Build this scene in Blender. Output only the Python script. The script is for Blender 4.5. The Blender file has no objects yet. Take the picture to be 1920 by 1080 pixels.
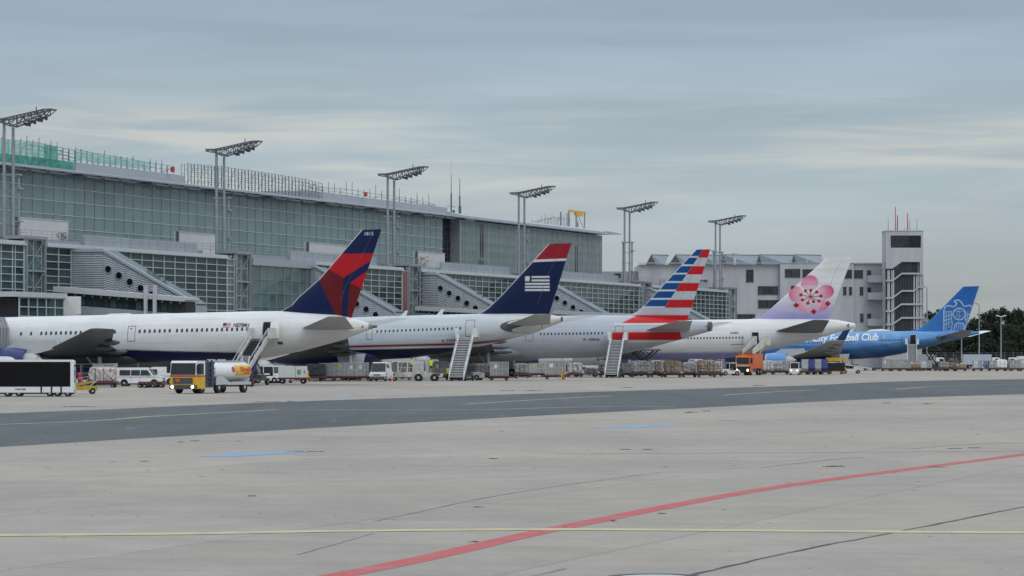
import bpy, bmesh, math, random
import numpy as np
from mathutils import Vector, Matrix
random.seed(7); np.random.seed(7)
R = math.radians
sc = bpy.context.scene
COL = sc.collection
# ------------------------------------------------------------------ camera
CAM_H = 3.3; FPX = 6000.0; HOR = 665.0          # eye height (m), focal length and horizon in photo pixels
cam = bpy.data.cameras.new('camera'); camo = bpy.data.objects.new('camera', cam); COL.objects.link(camo)
camo.location = (0, 0, CAM_H); camo.rotation_euler = (R(90), 0, 0)
cam.lens = 36.0 * FPX / 1920; cam.sensor_width = 36; cam.shift_y = (HOR - 540) / 1920
cam.clip_start = 1; cam.clip_end = 20000
sc.camera = camo
# ------------------------------------------------------------------ world: overcast cloud layer over a Nishita sky
SUN_EL, SUN_ROT = R(42), R(150)
w = bpy.data.worlds.new('World'); sc.world = w; w.use_nodes = True
nt = w.node_tree; nt.nodes.clear(); N = nt.nodes; K = nt.links
def nd(t, **kw):
    n = N.new(t)
    for k, v in kw.items(): setattr(n, k, v)
    return n
def mth(op, a, b=None):
    n = nd('ShaderNodeMath', operation=op)
    for i, v in enumerate((a, b)):
        if v is None: continue
        if isinstance(v, (int, float)): n.inputs[i].default_value = v
        else: K.new(v, n.inputs[i])
    return n.outputs[0]
out = nd('ShaderNodeOutputWorld'); bg = nd('ShaderNodeBackground'); bg.inputs[1].default_value = 0.1
K.new(bg.outputs[0], out.inputs[0])
sky = nd('ShaderNodeTexSky', sky_type='NISHITA'); sky.sun_disc = False; sky.sun_elevation = SUN_EL; sky.sun_rotation = SUN_ROT
tc = nd('ShaderNodeTexCoord'); sep = nd('ShaderNodeSeparateXYZ'); K.new(tc.outputs['Generated'], sep.inputs[0])
zc = mth('MAXIMUM', sep.outputs[2], 0.0)
# overcast brightness grows towards the zenith
ramp = nd('ShaderNodeValToRGB'); K.new(zc, ramp.inputs[0]); e = ramp.color_ramp.elements
SKY = [(0.0, (4.05, 4.3, 4.3)), (0.02, (3.95, 4.4, 4.55)), (0.05, (3.85, 4.6, 5.1)), (0.075, (3.65, 4.5, 5.15)), (0.11, (3.2, 4.05, 4.95)),
       (0.25, (4.6, 5.6, 6.5)), (0.6, (8.6, 9.6, 10.6)), (1.0, (11.5, 12.2, 13.0))]
e[0].position = SKY[0][0]; e[0].color = (*SKY[0][1], 1); e[1].position = 1.0; e[1].color = (*SKY[-1][1], 1)
for p, c in SKY[1:-1]: x = e.new(p); x.color = (*c, 1)
def cloud(sx, sz, det, rough, off, dist=0.6):
    m = nd('ShaderNodeMapping'); m.inputs['Scale'].default_value = (sx, sx, sz); m.inputs['Location'].default_value = off
    K.new(tc.outputs['Generated'], m.inputs[0]); n = nd('ShaderNodeTexNoise'); n.inputs['Scale'].default_value = 1.0
    n.inputs['Detail'].default_value = det; n.inputs['Roughness'].default_value = rough; n.inputs['Distortion'].default_value = dist
    K.new(m.outputs[0], n.inputs['Vector']); return n.outputs['Fac']
def mr(v, a, b, c, d):
    n = nd('ShaderNodeMapRange'); n.interpolation_type = 'SMOOTHSTEP'; K.new(v, n.inputs[0])
    for i, q in enumerate((a, b, c, d)): n.inputs[i + 1].default_value = q
    return n.outputs[0]
def mixc(fac, a, b, blend='MIX'):
    n = nd('ShaderNodeMix', data_type='RGBA', blend_type=blend)
    if isinstance(fac, (int, float)): n.inputs[0].default_value = fac
    else: K.new(fac, n.inputs[0])
    for i, v in ((6, a), (7, b)):
        if isinstance(v, tuple): n.inputs[i].default_value = (*v, 1)
        else: K.new(v, n.inputs[i])
    return n.outputs[2]
n1 = cloud(6, 60, 4, 0.48, (3.1, 0.4, 0.9))            # long flat streaks of stratus
n2 = cloud(14, 150, 3, 0.5, (7.7, 1.4, 2.2))          # thinner bands
n4 = cloud(5, 48, 5, 0.55, (11.3, 2.6, 4.75))          # breaks
n3 = cloud(2.2, 13, 3, 0.5, (1.3, 5.2, 0.3))           # broad light and dark areas
f1 = mr(n1, 0.30, 0.70, 0.93, 1.07); f2 = mr(n2, 0.36, 0.66, 0.98, 1.025); f3 = mr(n3, 0.3, 0.7, 0.94, 1.06)
fm = mth('MULTIPLY', mth('MULTIPLY', f1, f2), f3)
vm = nd('ShaderNodeVectorMath', operation='SCALE'); K.new(ramp.outputs[0], vm.inputs[0]); K.new(fm, vm.inputs['Scale'])
# thin warm breaks between the cloud layers
band = mth('MULTIPLY', mr(zc, 0.040, 0.058, 0, 1), mr(zc, 0.068, 0.086, 1, 0))
brk = mth('MULTIPLY', band, mth('MULTIPLY', mr(n4, 0.40, 0.60, 0, 1), mr(n2, 0.34, 0.60, 0.1, 1)))
lay = mixc(mth('MULTIPLY', brk, 0.56), vm.outputs[0], (6.9, 6.65, 5.9))
K.new(mixc(0.9, sky.outputs[0], lay), bg.inputs[0])
# ------------------------------------------------------------------ sun (behind cloud: weak and very soft)
sl = bpy.data.lights.new('sun', 'SUN'); sl.energy = 0.75; sl.angle = R(35); sl.color = (1, 0.97, 0.92)
so = bpy.data.objects.new('sun', sl); COL.objects.link(so)
sd = Vector((math.sin(SUN_ROT) * math.cos(SUN_EL), math.cos(SUN_ROT) * math.cos(SUN_EL), math.sin(SUN_EL)))
so.rotation_euler = sd.to_track_quat('Z', 'Y').to_euler(); so.location = (0, 0, 100)
vs = sc.view_settings; vs.view_transform = 'Standard'; vs.look = 'None'; vs.exposure = 0.0; vs.gamma = 1; vs.use_curve_mapping = False
sc.cycles.max_bounces = 6; sc.cycles.transparent_max_bounces = 8
# ------------------------------------------------------------------ materials
def S(r, g, b):
    f = lambda c: (c / 255 / 12.92) if c <= 10 else ((c / 255 + 0.055) / 1.055) ** 2.4
    return (f(r), f(g), f(b))
MATS = {}
def mat(name, rgb, rough=0.6, metal=0.0, var=0.12, scale=1.5, bump=0.0, spec=0.5, rnd=0.0, coat=0.0, attr=None, emit=None, alpha=1.0, stretch=(1, 1, 1), dirt=0.0):
    m = bpy.data.materials.new(name); m.use_nodes = True; t = m.node_tree; b = t.nodes['Principled BSDF']
    b.inputs['Roughness'].default_value = rough; b.inputs['Metallic'].default_value = metal
    b.inputs['Specular IOR Level'].default_value = spec; b.inputs['Coat Weight'].default_value = coat; b.inputs['Coat Roughness'].default_value = 0.12
    if alpha < 1: b.inputs['Alpha'].default_value = alpha
    g = t.nodes.new('ShaderNodeTexCoord'); mp = t.nodes.new('ShaderNodeMapping'); mp.inputs['Scale'].default_value = stretch
    t.links.new(g.outputs['Object'], mp.inputs[0])
    n = t.nodes.new('ShaderNodeTexNoise'); n.inputs['Scale'].default_value = scale; n.inputs['Detail'].default_value = 6; n.inputs['Roughness'].default_value = 0.6
    t.links.new(mp.outputs[0], n.inputs['Vector'])
    r = t.nodes.new('ShaderNodeMapRange'); r.inputs[1].default_value = 0.3; r.inputs[2].default_value = 0.7
    r.inputs[3].default_value = 1 - var; r.inputs[4].default_value = 1 + var; t.links.new(n.outputs['Fac'], r.inputs[0])
    v = t.nodes.new('ShaderNodeVectorMath'); v.operation = 'SCALE'
    fac = r.outputs[0]
    if rnd:
        oi = t.nodes.new('ShaderNodeObjectInfo'); r2 = t.nodes.new('ShaderNodeMapRange'); r2.inputs[3].default_value = 1 - rnd; r2.inputs[4].default_value = 1 + rnd
        t.links.new(oi.outputs['Random'], r2.inputs[0]); mu = t.nodes.new('ShaderNodeMath'); mu.operation = 'MULTIPLY'
        t.links.new(fac, mu.inputs[0]); t.links.new(r2.outputs[0], mu.inputs[1]); fac = mu.outputs[0]
    t.links.new(fac, v.inputs['Scale'])
    if attr:
        a = t.nodes.new('ShaderNodeAttribute'); a.attribute_name = attr; t.links.new(a.outputs['Color'], v.inputs[0])
    else: v.inputs[0].default_value = rgb
    t.links.new(v.outputs[0], b.inputs['Base Color'])
    if bump:
        bp = t.nodes.new('ShaderNodeBump'); bp.inputs['Strength'].default_value = bump; bp.inputs['Distance'].default_value = 0.05
        t.links.new(n.outputs['Fac'], bp.inputs['Height']); t.links.new(bp.outputs[0], b.inputs['Normal'])
    if emit: b.inputs['Emission Color'].default_value = (*rgb, 1); b.inputs['Emission Strength'].default_value = emit
    MATS[name] = m; return m
white = mat('white_paint', (0.74, 0.75, 0.75), 0.35, var=0.05)
offwhite = mat('worn_white_paint', (0.58, 0.57, 0.53), 0.5, var=0.16)
greyp = mat('grey_paint', (0.30, 0.32, 0.34), 0.45)
lgrey = mat('light_grey_paint', (0.48, 0.50, 0.52), 0.45, var=0.07)
dgrey = mat('dark_grey_paint', (0.07, 0.075, 0.085), 0.5)
black = mat('black_rubber', (0.018, 0.018, 0.02), 0.75)
steel = mat('galvanised_steel', (0.30, 0.32, 0.35), 0.45, 0.35, var=0.15)
dsteel = mat('dark_steel', (0.12, 0.132, 0.15), 0.5, 0.2)
alu = mat('aluminium', (0.36, 0.365, 0.37), 0.42, 0.3, var=0.3, scale=3, rnd=0.12)
alud = mat('dull_aluminium', (0.30, 0.305, 0.31), 0.45, 0.3, var=0.2, scale=2, rnd=0.1)
red = mat('red_paint', (0.45, 0.03, 0.03), 0.4)
dred = mat('faded_red_paint', (0.13, 0.035, 0.035), 0.55)
orange = mat('orange_paint', (0.62, 0.12, 0.02), 0.4)
yellow = mat('yellow_paint', (0.68, 0.40, 0.02), 0.4)
blue = mat('blue_paint', (0.03, 0.10, 0.40), 0.4)
navy = mat('navy_paint', S(28, 44, 110), 0.3, var=0.05, coat=0.3)
skyb = mat('sky_blue_paint', S(92, 148, 212), 0.3, var=0.05, coat=0.3)
hivis = mat('hi_vis_yellow', (0.55, 0.72, 0.02), 0.7)
hivor = mat('hi_vis_orange', (0.80, 0.13, 0.02), 0.7)
skin = mat('skin', (0.42, 0.25, 0.18), 0.6)
cloth = mat('dark_workwear', (0.025, 0.028, 0.04), 0.85)
hairm = mat('dark_hair', (0.03, 0.02, 0.015), 0.7)
vglass = mat('vehicle_glass', (0.018, 0.022, 0.026), 0.06, spec=0.6, var=0.3, scale=0.8)
bglass = mat('bus_glass', (0.006, 0.006, 0.008), 0.09, spec=0.22, var=0.3, scale=0.5)
lampm = mat('headlamp', (1.0, 0.93, 0.75), 0.3, emit=3.0)
lens = mat('red_lens', (0.5, 0.02, 0.02), 0.25)
amber = mat('amber_lens', (0.8, 0.3, 0.02), 0.25)
wrap = mat('wrapped_goods', (0.40, 0.38, 0.36), 0.30, var=0.65, scale=2.2, bump=0.9, rnd=0.18)
wrapw = mat('white_wrapped_goods', (0.46, 0.46, 0.47), 0.28, var=0.4, scale=2.5, bump=0.9, rnd=0.12)
carton = mat('brown_cartons', (0.27, 0.21, 0.16), 0.6, var=0.4, scale=2.5, bump=0.6, rnd=0.15)
netm = mat('cargo_net', (0.05, 0.05, 0.055), 0.8)
bluec = mat('blue_curtain', (0.06, 0.09, 0.30), 0.6, var=0.25, scale=4)
greent = mat('green_mark', (0.12, 0.40, 0.12), 0.5)
livery = mat('livery_paint', (1, 1, 1), 0.36, attr='Col', var=0.05, scale=0.5, spec=0.32)
def skin_seams(m):
    """faint lap joints of the skin panels and grime drawn back along the body"""
    t = m.node_tree; b = t.nodes['Principled BSDF']; src = b.inputs['Base Color'].links[0].from_socket; g = t.nodes.new('ShaderNodeTexCoord')
    sp = t.nodes.new('ShaderNodeSeparateXYZ'); cb = t.nodes.new('ShaderNodeCombineXYZ'); t.links.new(g.outputs['Object'], sp.inputs[0]); t.links.new(sp.outputs[0], cb.inputs[0]); t.links.new(sp.outputs[2], cb.inputs[1])
    br = t.nodes.new('ShaderNodeTexBrick'); br.offset = .35; br.inputs['Scale'].default_value = 1; br.inputs['Brick Width'].default_value = 3.3; br.inputs['Row Height'].default_value = 1.25; br.inputs['Mortar Size'].default_value = .014
    br.inputs['Color1'].default_value = (1, 1, 1, 1); br.inputs['Color2'].default_value = (.975, .975, .97, 1); br.inputs['Mortar'].default_value = (.70, .70, .70, 1); t.links.new(cb.outputs[0], br.inputs['Vector'])
    mp = t.nodes.new('ShaderNodeMapping'); mp.inputs['Scale'].default_value = (.12, 1, 1.6); t.links.new(g.outputs['Object'], mp.inputs[0]); n = t.nodes.new('ShaderNodeTexNoise'); n.inputs['Scale'].default_value = 1.3; n.inputs['Detail'].default_value = 7; t.links.new(mp.outputs[0], n.inputs['Vector'])
    r = t.nodes.new('ShaderNodeMapRange'); r.inputs[1].default_value = .35; r.inputs[2].default_value = .7; r.inputs[3].default_value = 1.0; r.inputs[4].default_value = .88; t.links.new(n.outputs['Fac'], r.inputs[0])
    m1 = t.nodes.new('ShaderNodeMix'); m1.data_type = 'RGBA'; m1.blend_type = 'MULTIPLY'; m1.inputs[0].default_value = .75; t.links.new(src, m1.inputs[6]); t.links.new(br.outputs['Color'], m1.inputs[7])
    v = t.nodes.new('ShaderNodeVectorMath'); v.operation = 'SCALE'; t.links.new(m1.outputs[2], v.inputs[0]); t.links.new(r.outputs[0], v.inputs['Scale']); t.links.new(v.outputs[0], b.inputs['Base Color'])
skin_seams(livery)
wingm = mat('shaded_wing_grey', (0.085, 0.09, 0.10), 0.42, var=0.12, scale=0.6)  # wing grey darkened so the colour carries the shade on the undersides
tread = mat('pale_stair_tread', (0.55, 0.56, 0.57), 0.4, 0.1, var=0.1)
wingl = mat('pale_wing_grey', (0.33, 0.335, 0.34), 0.42, var=0.1, scale=0.6)
beige = mat('primer_beige', (0.36, 0.35, 0.32), 0.45, var=0.1)
winm = mat('cabin_window_glass', (0.05, 0.055, 0.06), 0.12)
seam = mat('door_seam', (0.10, 0.105, 0.11), 0.6)
voidm = mat('dark_opening', (0.012, 0.012, 0.014), 0.9)
lilac = mat('lilac_paint', S(150, 150, 205), 0.35, var=0.05)
lettr = mat('dark_lettering', (0.03, 0.035, 0.05), 0.5)
lettw = mat('white_lettering', (0.72, 0.74, 0.76), 0.4)
lettred = mat('red_lettering', (0.55, 0.05, 0.02), 0.45)
# buildings
hallglass = mat('hall_glass', (0.250, 0.342, 0.348), 0.13, var=0.10, scale=0.25, rnd=0.09, spec=0.45, alpha=0.55)
louvglass = mat('screened_glass', (0.185, 0.255, 0.245), 0.16, var=0.32, scale=0.13, rnd=0.12, stretch=(1, 1, 3), spec=0.3)
pierglass = mat('pier_glass', (0.026, 0.052, 0.055), 0.05, var=0.6, scale=0.35, rnd=0.5, spec=0.18)
paleglass = mat('pale_green_glass', (0.095, 0.150, 0.150), 0.07, var=0.25, scale=0.2, rnd=0.2, spec=0.3)
officeglass = mat('office_glass', (0.040, 0.050, 0.060), 0.08, var=0.4, scale=0.6, rnd=0.4, spec=0.3)
darkglass = mat('dark_glass', (0.008, 0.015, 0.022), 0.05, var=0.4, scale=0.4, rnd=0.3, spec=0.15)
rooms = mat('interior_lining', (0.26, 0.34, 0.34), 0.8)
undercroft = mat('undercroft_wall', (0.025, 0.027, 0.03), 0.8, var=0.3)  # near-black base puts the ground floor shade into the wall colour
roofm = mat('metal_roof', (0.40, 0.43, 0.47), 0.45, 0.2, var=0.08)
claddm = mat('ribbed_cladding', (0.37, 0.40, 0.44), 0.42, 0.25, var=0.08, rnd=0.05)
panelm = mat('flat_cladding', (0.33, 0.36, 0.40), 0.45, 0.15, var=0.06, rnd=0.05)
framem = mat('pale_window_frame', (0.50, 0.53, 0.55), 0.4, 0.15, var=0.05)
dframe = mat('dark_window_frame', (0.06, 0.07, 0.08), 0.5)
render_w = mat('white_render', (0.44, 0.455, 0.48), 0.85, var=0.13, scale=0.35, bump=0.05, stretch=(1, 1, .22))
conc = mat('weathered_concrete', (0.30, 0.315, 0.335), 0.85, var=0.12, scale=0.4, bump=0.1, stretch=(1, 1, 0.35))
skyroof = mat('skylight_roof', (0.24, 0.27, 0.31), 0.4, 0.2, var=0.08)
gable = mat('dark_gable', (0.065, 0.075, 0.085), 0.5)
netg = mat('green_netting', (0.06, 0.34, 0.27), 0.8, var=0.5, scale=0.8, alpha=0.66)
netl = mat('thin_green_netting', (0.19, 0.46, 0.40), 0.8, var=0.3, scale=0.5, alpha=0.56)
scaf = mat('scaffold_tube', (0.16, 0.17, 0.18), 0.5, 0.3)
brick_r = mat('rusty_panel', (0.20, 0.09, 0.08), 0.7)
# ------------------------------------------------------------------ mesh helpers
class MB:
    """collects shapes; build() links them as ONE mesh object"""
    def __init__(s, off=(0, 0, 0)): s.v = []; s.f = []; s.o = off; s.mi = []; s.cur = 0
    def add(s, vs, fs):
        b = len(s.v); ox, oy, oz = s.o
        s.v += [(x - ox, y - oy, z - oz) for x, y, z in vs]; s.f += [tuple(i + b for i in f) for f in fs]; s.mi += [s.cur] * len(fs); return s
    def bx(s, x0, x1, y0, y1, z0, z1):
        return s.add([(x0, y0, z0), (x1, y0, z0), (x1, y1, z0), (x0, y1, z0), (x0, y0, z1), (x1, y0, z1), (x1, y1, z1), (x0, y1, z1)],
                     [(0, 3, 2, 1), (4, 5, 6, 7), (0, 1, 5, 4), (1, 2, 6, 5), (2, 3, 7, 6), (3, 0, 4, 7)])
    def cy(s, p, q, r0, r1=None, n=8, caps=True):
        r1 = r0 if r1 is None else r1; p = Vector(p); q = Vector(q); d = (q - p).normalized()
        a = d.cross(Vector((0, 0, 1))) if abs(d.z) < 0.95 else d.cross(Vector((1, 0, 0))); a.normalize(); b = d.cross(a)
        vs = []
        for c, r in ((p, r0), (q, r1)):
            for i in range(n):
                t = 2 * math.pi * (i + 0.5) / n; vs.append(tuple(c + a * (r * math.cos(t)) + b * (r * math.sin(t))))
        fs = [(i, (i + 1) % n, n + (i + 1) % n, n + i) for i in range(n)]
        if caps: fs += [tuple(range(n - 1, -1, -1)), tuple(range(n, 2 * n))]
        return s.add(vs, fs)
    def bar(s, p, q, w=0.05): return s.cy(p, q, w * 0.7, n=4)
    def path(s, pts, w=0.05):
        for a, b in zip(pts, pts[1:]): s.bar(a, b, w)
        return s
    def pr(s, poly, lo, hi, axis='y', taper=None):
        """polygon extruded along an axis; taper(z) scales the half depth"""
        n = len(poly); m = (lo + hi) / 2; vs = []
        for e_ in (lo, hi):
            for a, b in poly:
                k = e_ if taper is None else m + (e_ - m) * taper(b)
                vs.append((a, k, b) if axis == 'y' else ((k, a, b) if axis == 'x' else (a, b, k)))
        fs = [tuple(range(n)), tuple(range(2 * n - 1, n - 1, -1))] + [(i, n + i, n + (i + 1) % n, (i + 1) % n) for i in range(n)]
        return s.add(vs, fs)
    def lathe(s, prof, axis='x', c=(0, 0, 0), n=24, sz=1.0):
        vs = []; m = len(prof)
        for a, r in prof:
            for i in range(n):
                t = 2 * math.pi * i / n; u, v_ = r * math.cos(t), r * math.sin(t) * sz
                vs.append((c[0] + a, c[1] + u, c[2] + v_) if axis == 'x' else (c[0] + u, c[1] + v_, c[2] + a))
        fs = [(j * n + i, j * n + (i + 1) % n, (j + 1) * n + (i + 1) % n, (j + 1) * n + i) for j in range(m - 1) for i in range(n)]
        fs += [tuple(range(n - 1, -1, -1)), tuple(range((m - 1) * n, m * n))]
        return s.add(vs, fs)
    def blob(s, x0, x1, y0, y1, z0, z1, amp=0.1, n=5, rs=1):
        """lumpy rounded block, flat below"""
        rr = random.Random(rs); vs = []; fs = []
        P = [i / n for i in range(n + 1)]
        idx = {}
        def vert(a, b, c):
            k = (round(a, 4), round(b, 4), round(c, 4))
            if k in idx: return idx[k]
            q = [2 * a - 1, 2 * b - 1, 2 * c - 1]; l = (abs(q[0]) ** 6 + abs(q[1]) ** 6 + abs(q[2]) ** 6) ** (1 / 6)
            q = [t / l if l > 1 else t for t in q]
            j = lambda: (rr.random() - 0.5) * 2 * amp
            x = x0 + (q[0] + 1) / 2 * (x1 - x0) + j(); y = y0 + (q[1] + 1) / 2 * (y1 - y0) + j(); z = z0 + (q[2] + 1) / 2 * (z1 - z0) + (j() if c > 0 else 0)
            idx[k] = len(vs); vs.append((x, y, z)); return idx[k]
        for i in range(n):
            for j in range(n):
                for c in (0, 1):
                    a0, a1, b0, b1 = P[i], P[i + 1], P[j], P[j + 1]
                    o = (1, -1)[c == 0]
                    for mk in ((lambda a, b: vert(a, b, c)), (lambda a, b: vert(b, c, a)), (lambda a, b: vert(c, a, b))):
                        q = (mk(a0, b0), mk(a1, b0), mk(a1, b1), mk(a0, b1)); fs.append(q if c else q[::-1])
        return s.add(vs, fs)
    def mesh(s, name, mats, smooth=False):
        m = bpy.data.meshes.new(name); m.from_pydata(s.v, [], s.f)
        for q in (mats if isinstance(mats, (list, tuple)) else [mats]): m.materials.append(q)
        if any(s.mi): m.polygons.foreach_set('material_index', s.mi)
        if smooth: m.polygons.foreach_set('use_smooth', [True] * len(m.polygons)); m.set_sharp_from_angle(angle=R(40))
        m.update(); return m
    def build(s, name, mats, parent=None, smooth=False): return link(name, s.mesh(name, mats, smooth), parent)
def link(name, data, parent=None, loc=None, rot=None):
    o = bpy.data.objects.new(name, data); COL.objects.link(o)
    if parent: o.parent = parent
    if loc: o.location = loc
    if rot: o.rotation_euler = rot
    return o
def tag(o, label=None, cat=None, group=None, kind=None):
    if label: o['label'] = label
    if cat: o['category'] = cat
    if group: o['group'] = group
    if kind: o['kind'] = kind
    return o
def thing(name, label, cat, loc=(0, 0, 0), rz=0.0, group=None, pitch=0.0):
    o = bpy.data.objects.new(name, None); COL.objects.link(o); o.empty_display_size = 0.5
    o.location = loc; o.rotation_euler = (0, pitch, rz); return tag(o, label, cat, group)
def copy_tree(o, parent=None, loc=None, rz=None, label=None):
    c = o.copy(); COL.objects.link(c)
    if parent: c.parent = parent
    if loc is not None: c.location = loc
    if rz is not None: c.rotation_euler = (c.rotation_euler[0], c.rotation_euler[1], rz)
    if label: c['label'] = label
    for ch in o.children: copy_tree(ch, c)
    return c
# ------------------------------------------------------------------ places: terminal frame (u along the front, y into the building)
DX, DY = 0.335193, 0.942149; ORG = (-85.0, 372.0); TH = math.atan2(DY, DX)
def W(u, y, z=0.0): return (ORG[0] + u * DX - y * DY, ORG[1] + u * DY + y * DX, z)
def ucol(px, y):                                            # which u on plane y is seen at a photo column
    k = (px - 960) / FPX; return (k * (ORG[1] + y * DX) - ORG[0] + y * DY) / (DX - k * DY)
def zrow(py, u, y): return CAM_H + (HOR - py) * (ORG[1] + u * DY + y * DX) / FPX
def at(px, dist): return ((px - 960) * dist / FPX, dist, 0.0)  # ground point at a distance
def gp(px, py): return at(px, FPX * CAM_H / (py - HOR))
# ------------------------------------------------------------------ ground
def node_mat(name, fn, rough=0.85):
    m = bpy.data.materials.new(name); m.use_nodes = True; t = m.node_tree; b = t.nodes['Principled BSDF']; b.inputs['Roughness'].default_value = rough
    b.inputs['Specular IOR Level'].default_value = 0.3
    g = t.nodes.new('ShaderNodeTexCoord')
    def noise(scale, det=6, stretch=(1, 1, 1), rot=0.0, rough_=0.6):
        mp = t.nodes.new('ShaderNodeMapping'); mp.inputs['Scale'].default_value = stretch; mp.inputs['Rotation'].default_value = (0, 0, rot)
        t.links.new(g.outputs['Object'], mp.inputs[0]); n = t.nodes.new('ShaderNodeTexNoise'); n.inputs['Scale'].default_value = scale; n.inputs['Detail'].default_value = det
        n.inputs['Roughness'].default_value = rough_; t.links.new(mp.outputs[0], n.inputs['Vector']); return n.outputs['Fac']
    def rng(v, a, b_, c, d):
        n = t.nodes.new('ShaderNodeMapRange'); t.links.new(v, n.inputs[0])
        for i, q in enumerate((a, b_, c, d)): n.inputs[i + 1].default_value = q
        return n.outputs[0]
    def mul(a, b_):
        n = t.nodes.new('ShaderNodeMath'); n.operation = 'MULTIPLY'; t.links.new(a, n.inputs[0]); t.links.new(b_, n.inputs[1]); return n.outputs[0]
    def mix(f, a, b_):
        n = t.nodes.new('ShaderNodeMix'); n.data_type = 'RGBA'; t.links.new(f, n.inputs[0])
        for i, v in ((6, a), (7, b_)):
            if isinstance(v, tuple): n.inputs[i].default_value = (*v, 1)
            else: t.links.new(v, n.inputs[i])
        return n.outputs[2]
    def scale(c, f):
        n = t.nodes.new('ShaderNodeVectorMath'); n.operation = 'SCALE'
        if isinstance(c, tuple): n.inputs[0].default_value = c
        else: t.links.new(c, n.inputs[0])
        t.links.new(f, n.inputs['Scale']); return n.outputs[0]
    c = fn(t, g, noise, rng, mul, mix, scale); t.links.new(c, b.inputs['Base Color'])
    bp = t.nodes.new('ShaderNodeBump'); bp.inputs['Strength'].default_value = 0.15; bp.inputs['Distance'].default_value = 0.02
    t.links.new(noise(9), bp.inputs['Height']); t.links.new(bp.outputs[0], b.inputs['Normal'])
    return m
def f_conc(t, g, noise, rng, mul, mix, scale):
    a = noise(0.045, 5); b = noise(0.5, 7); c = noise(0.16, 6, (1, 0.16, 1), -TH + R(90)); d = noise(4.0, 5)
    col = mix(rng(a, 0.35, 0.65, 0, 1), (0.322, 0.296, 0.270), (0.378, 0.338, 0.292))
    f = mul(mul(rng(b, 0.3, 0.7, 0.90, 1.07), rng(c, 0.3, 0.7, 0.92, 1.07)), rng(d, 0.3, 0.7, 0.95, 1.05))
    col = scale(col, f)
    # each cast slab has its own shade
    mp = t.nodes.new('ShaderNodeMapping'); mp.inputs['Rotation'].default_value = (0, 0, -R(72)); t.links.new(g.outputs['Object'], mp.inputs[0])
    br = t.nodes.new('ShaderNodeTexBrick'); br.offset = 0; br.inputs['Scale'].default_value = 1.0; br.inputs['Brick Width'].default_value = 7.5; br.inputs['Row Height'].default_value = 7.5
    br.inputs['Mortar Size'].default_value = 0.035; br.inputs['Color1'].default_value = (0.94, 0.94, 0.94, 1); br.inputs['Color2'].default_value = (1.05, 1.05, 1.05, 1); br.inputs['Mortar'].default_value = (0.70, 0.70, 0.69, 1)
    t.links.new(mp.outputs[0], br.inputs['Vector'])
    n = t.nodes.new('ShaderNodeMix'); n.data_type = 'RGBA'; n.blend_type = 'MULTIPLY'; n.inputs[0].default_value = 0.8
    t.links.new(col, n.inputs[6]); t.links.new(br.outputs['Color'], n.inputs[7])
    # dark oil spots and rubber marks
    s = noise(0.35, 3, (1, 0.5, 1)); return mix(rng(s, 0.70, 0.80, 0, 0.55), n.outputs[2], (0.11, 0.11, 0.115))
def f_asph(t, g, noise, rng, mul, mix, scale):
    a = noise(0.06, 5, (1, 0.2, 1), -TH + R(90)); b = noise(0.7, 7); c = noise(0.5, 6, (1, 0.05, 1), -TH + R(90))
    col = mix(rng(a, 0.35, 0.65, 0, 1), (0.078, 0.090, 0.098), (0.112, 0.122, 0.128))
    col = scale(col, mul(rng(b, 0.3, 0.7, 0.9, 1.1), rng(c, 0.3, 0.7, 0.88, 1.12)))
    return mix(rng(noise(0.9, 5, (1, 0.12, 1), -TH + R(90)), 0.64, 0.74, 0, 0.35), col, (0.34, 0.36, 0.37))
def f_grass(t, g, noise, rng, mul, mix, scale):
    return mix(noise(0.05, 8), (0.035, 0.05, 0.02), (0.075, 0.085, 0.035))
concm = node_mat('apron_concrete', f_conc); asphm = node_mat('taxiway_asphalt', f_asph); grassm = node_mat('grass_verge', f_grass, 0.95)
def worn(name, rgb, wear, lo=0.52, hi=0.62):
    def f(t, g, noise, rng, mul, mix, scale):
        c = mix(rng(noise(1.1, 7), lo, hi, 0, 0.75), rgb, wear); return scale(c, rng(noise(6, 5), 0.3, 0.7, 0.88, 1.1))
    return node_mat(name, f, 0.75)
redm = worn('red_road_paint', (0.49, 0.105, 0.105), (0.38, 0.21, 0.20), 0.48, 0.72); yelm = worn('yellow_road_paint', (0.54, 0.49, 0.29), (0.36, 0.33, 0.26), 0.45, 0.70)
ywm = worn('worn_yellow_paint', (0.50, 0.47, 0.27), (0.16, 0.18, 0.18), 0.42, 0.60); bluem = worn('blue_road_paint', (0.21, 0.35, 0.54), (0.34, 0.36, 0.38))
whm = worn('worn_white_paint', (0.52, 0.52, 0.52), (0.34, 0.34, 0.34)); jointm = worn('joint_sealant', (0.075, 0.075, 0.08), (0.15, 0.15, 0.15)); fjoint = worn('faint_joint', (0.17, 0.165, 0.16), (0.28, 0.27, 0.26), .42, .58); patm = worn('repair_tar', (0.07, 0.075, 0.08), (0.2, 0.2, 0.2), 0.5, 0.7)
def sheet(name, mats, quads, z, lab=None):
    b = MB()
    for q in quads: b.add([(x, y, z) for x, y, *_ in q], [tuple(range(len(q)))])
    return tag(b.build(name, mats), kind='structure')
sheet('ground', concm, [[(-900, -80), (900, -80), (1400, 1080), (-900, 1080)]], 0.0)
sheet('grass_verge', grassm, [[(-3500, 1080), (6000, 1080), (6000, 9000), (-3500, 9000)]], 0.0)
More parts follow.
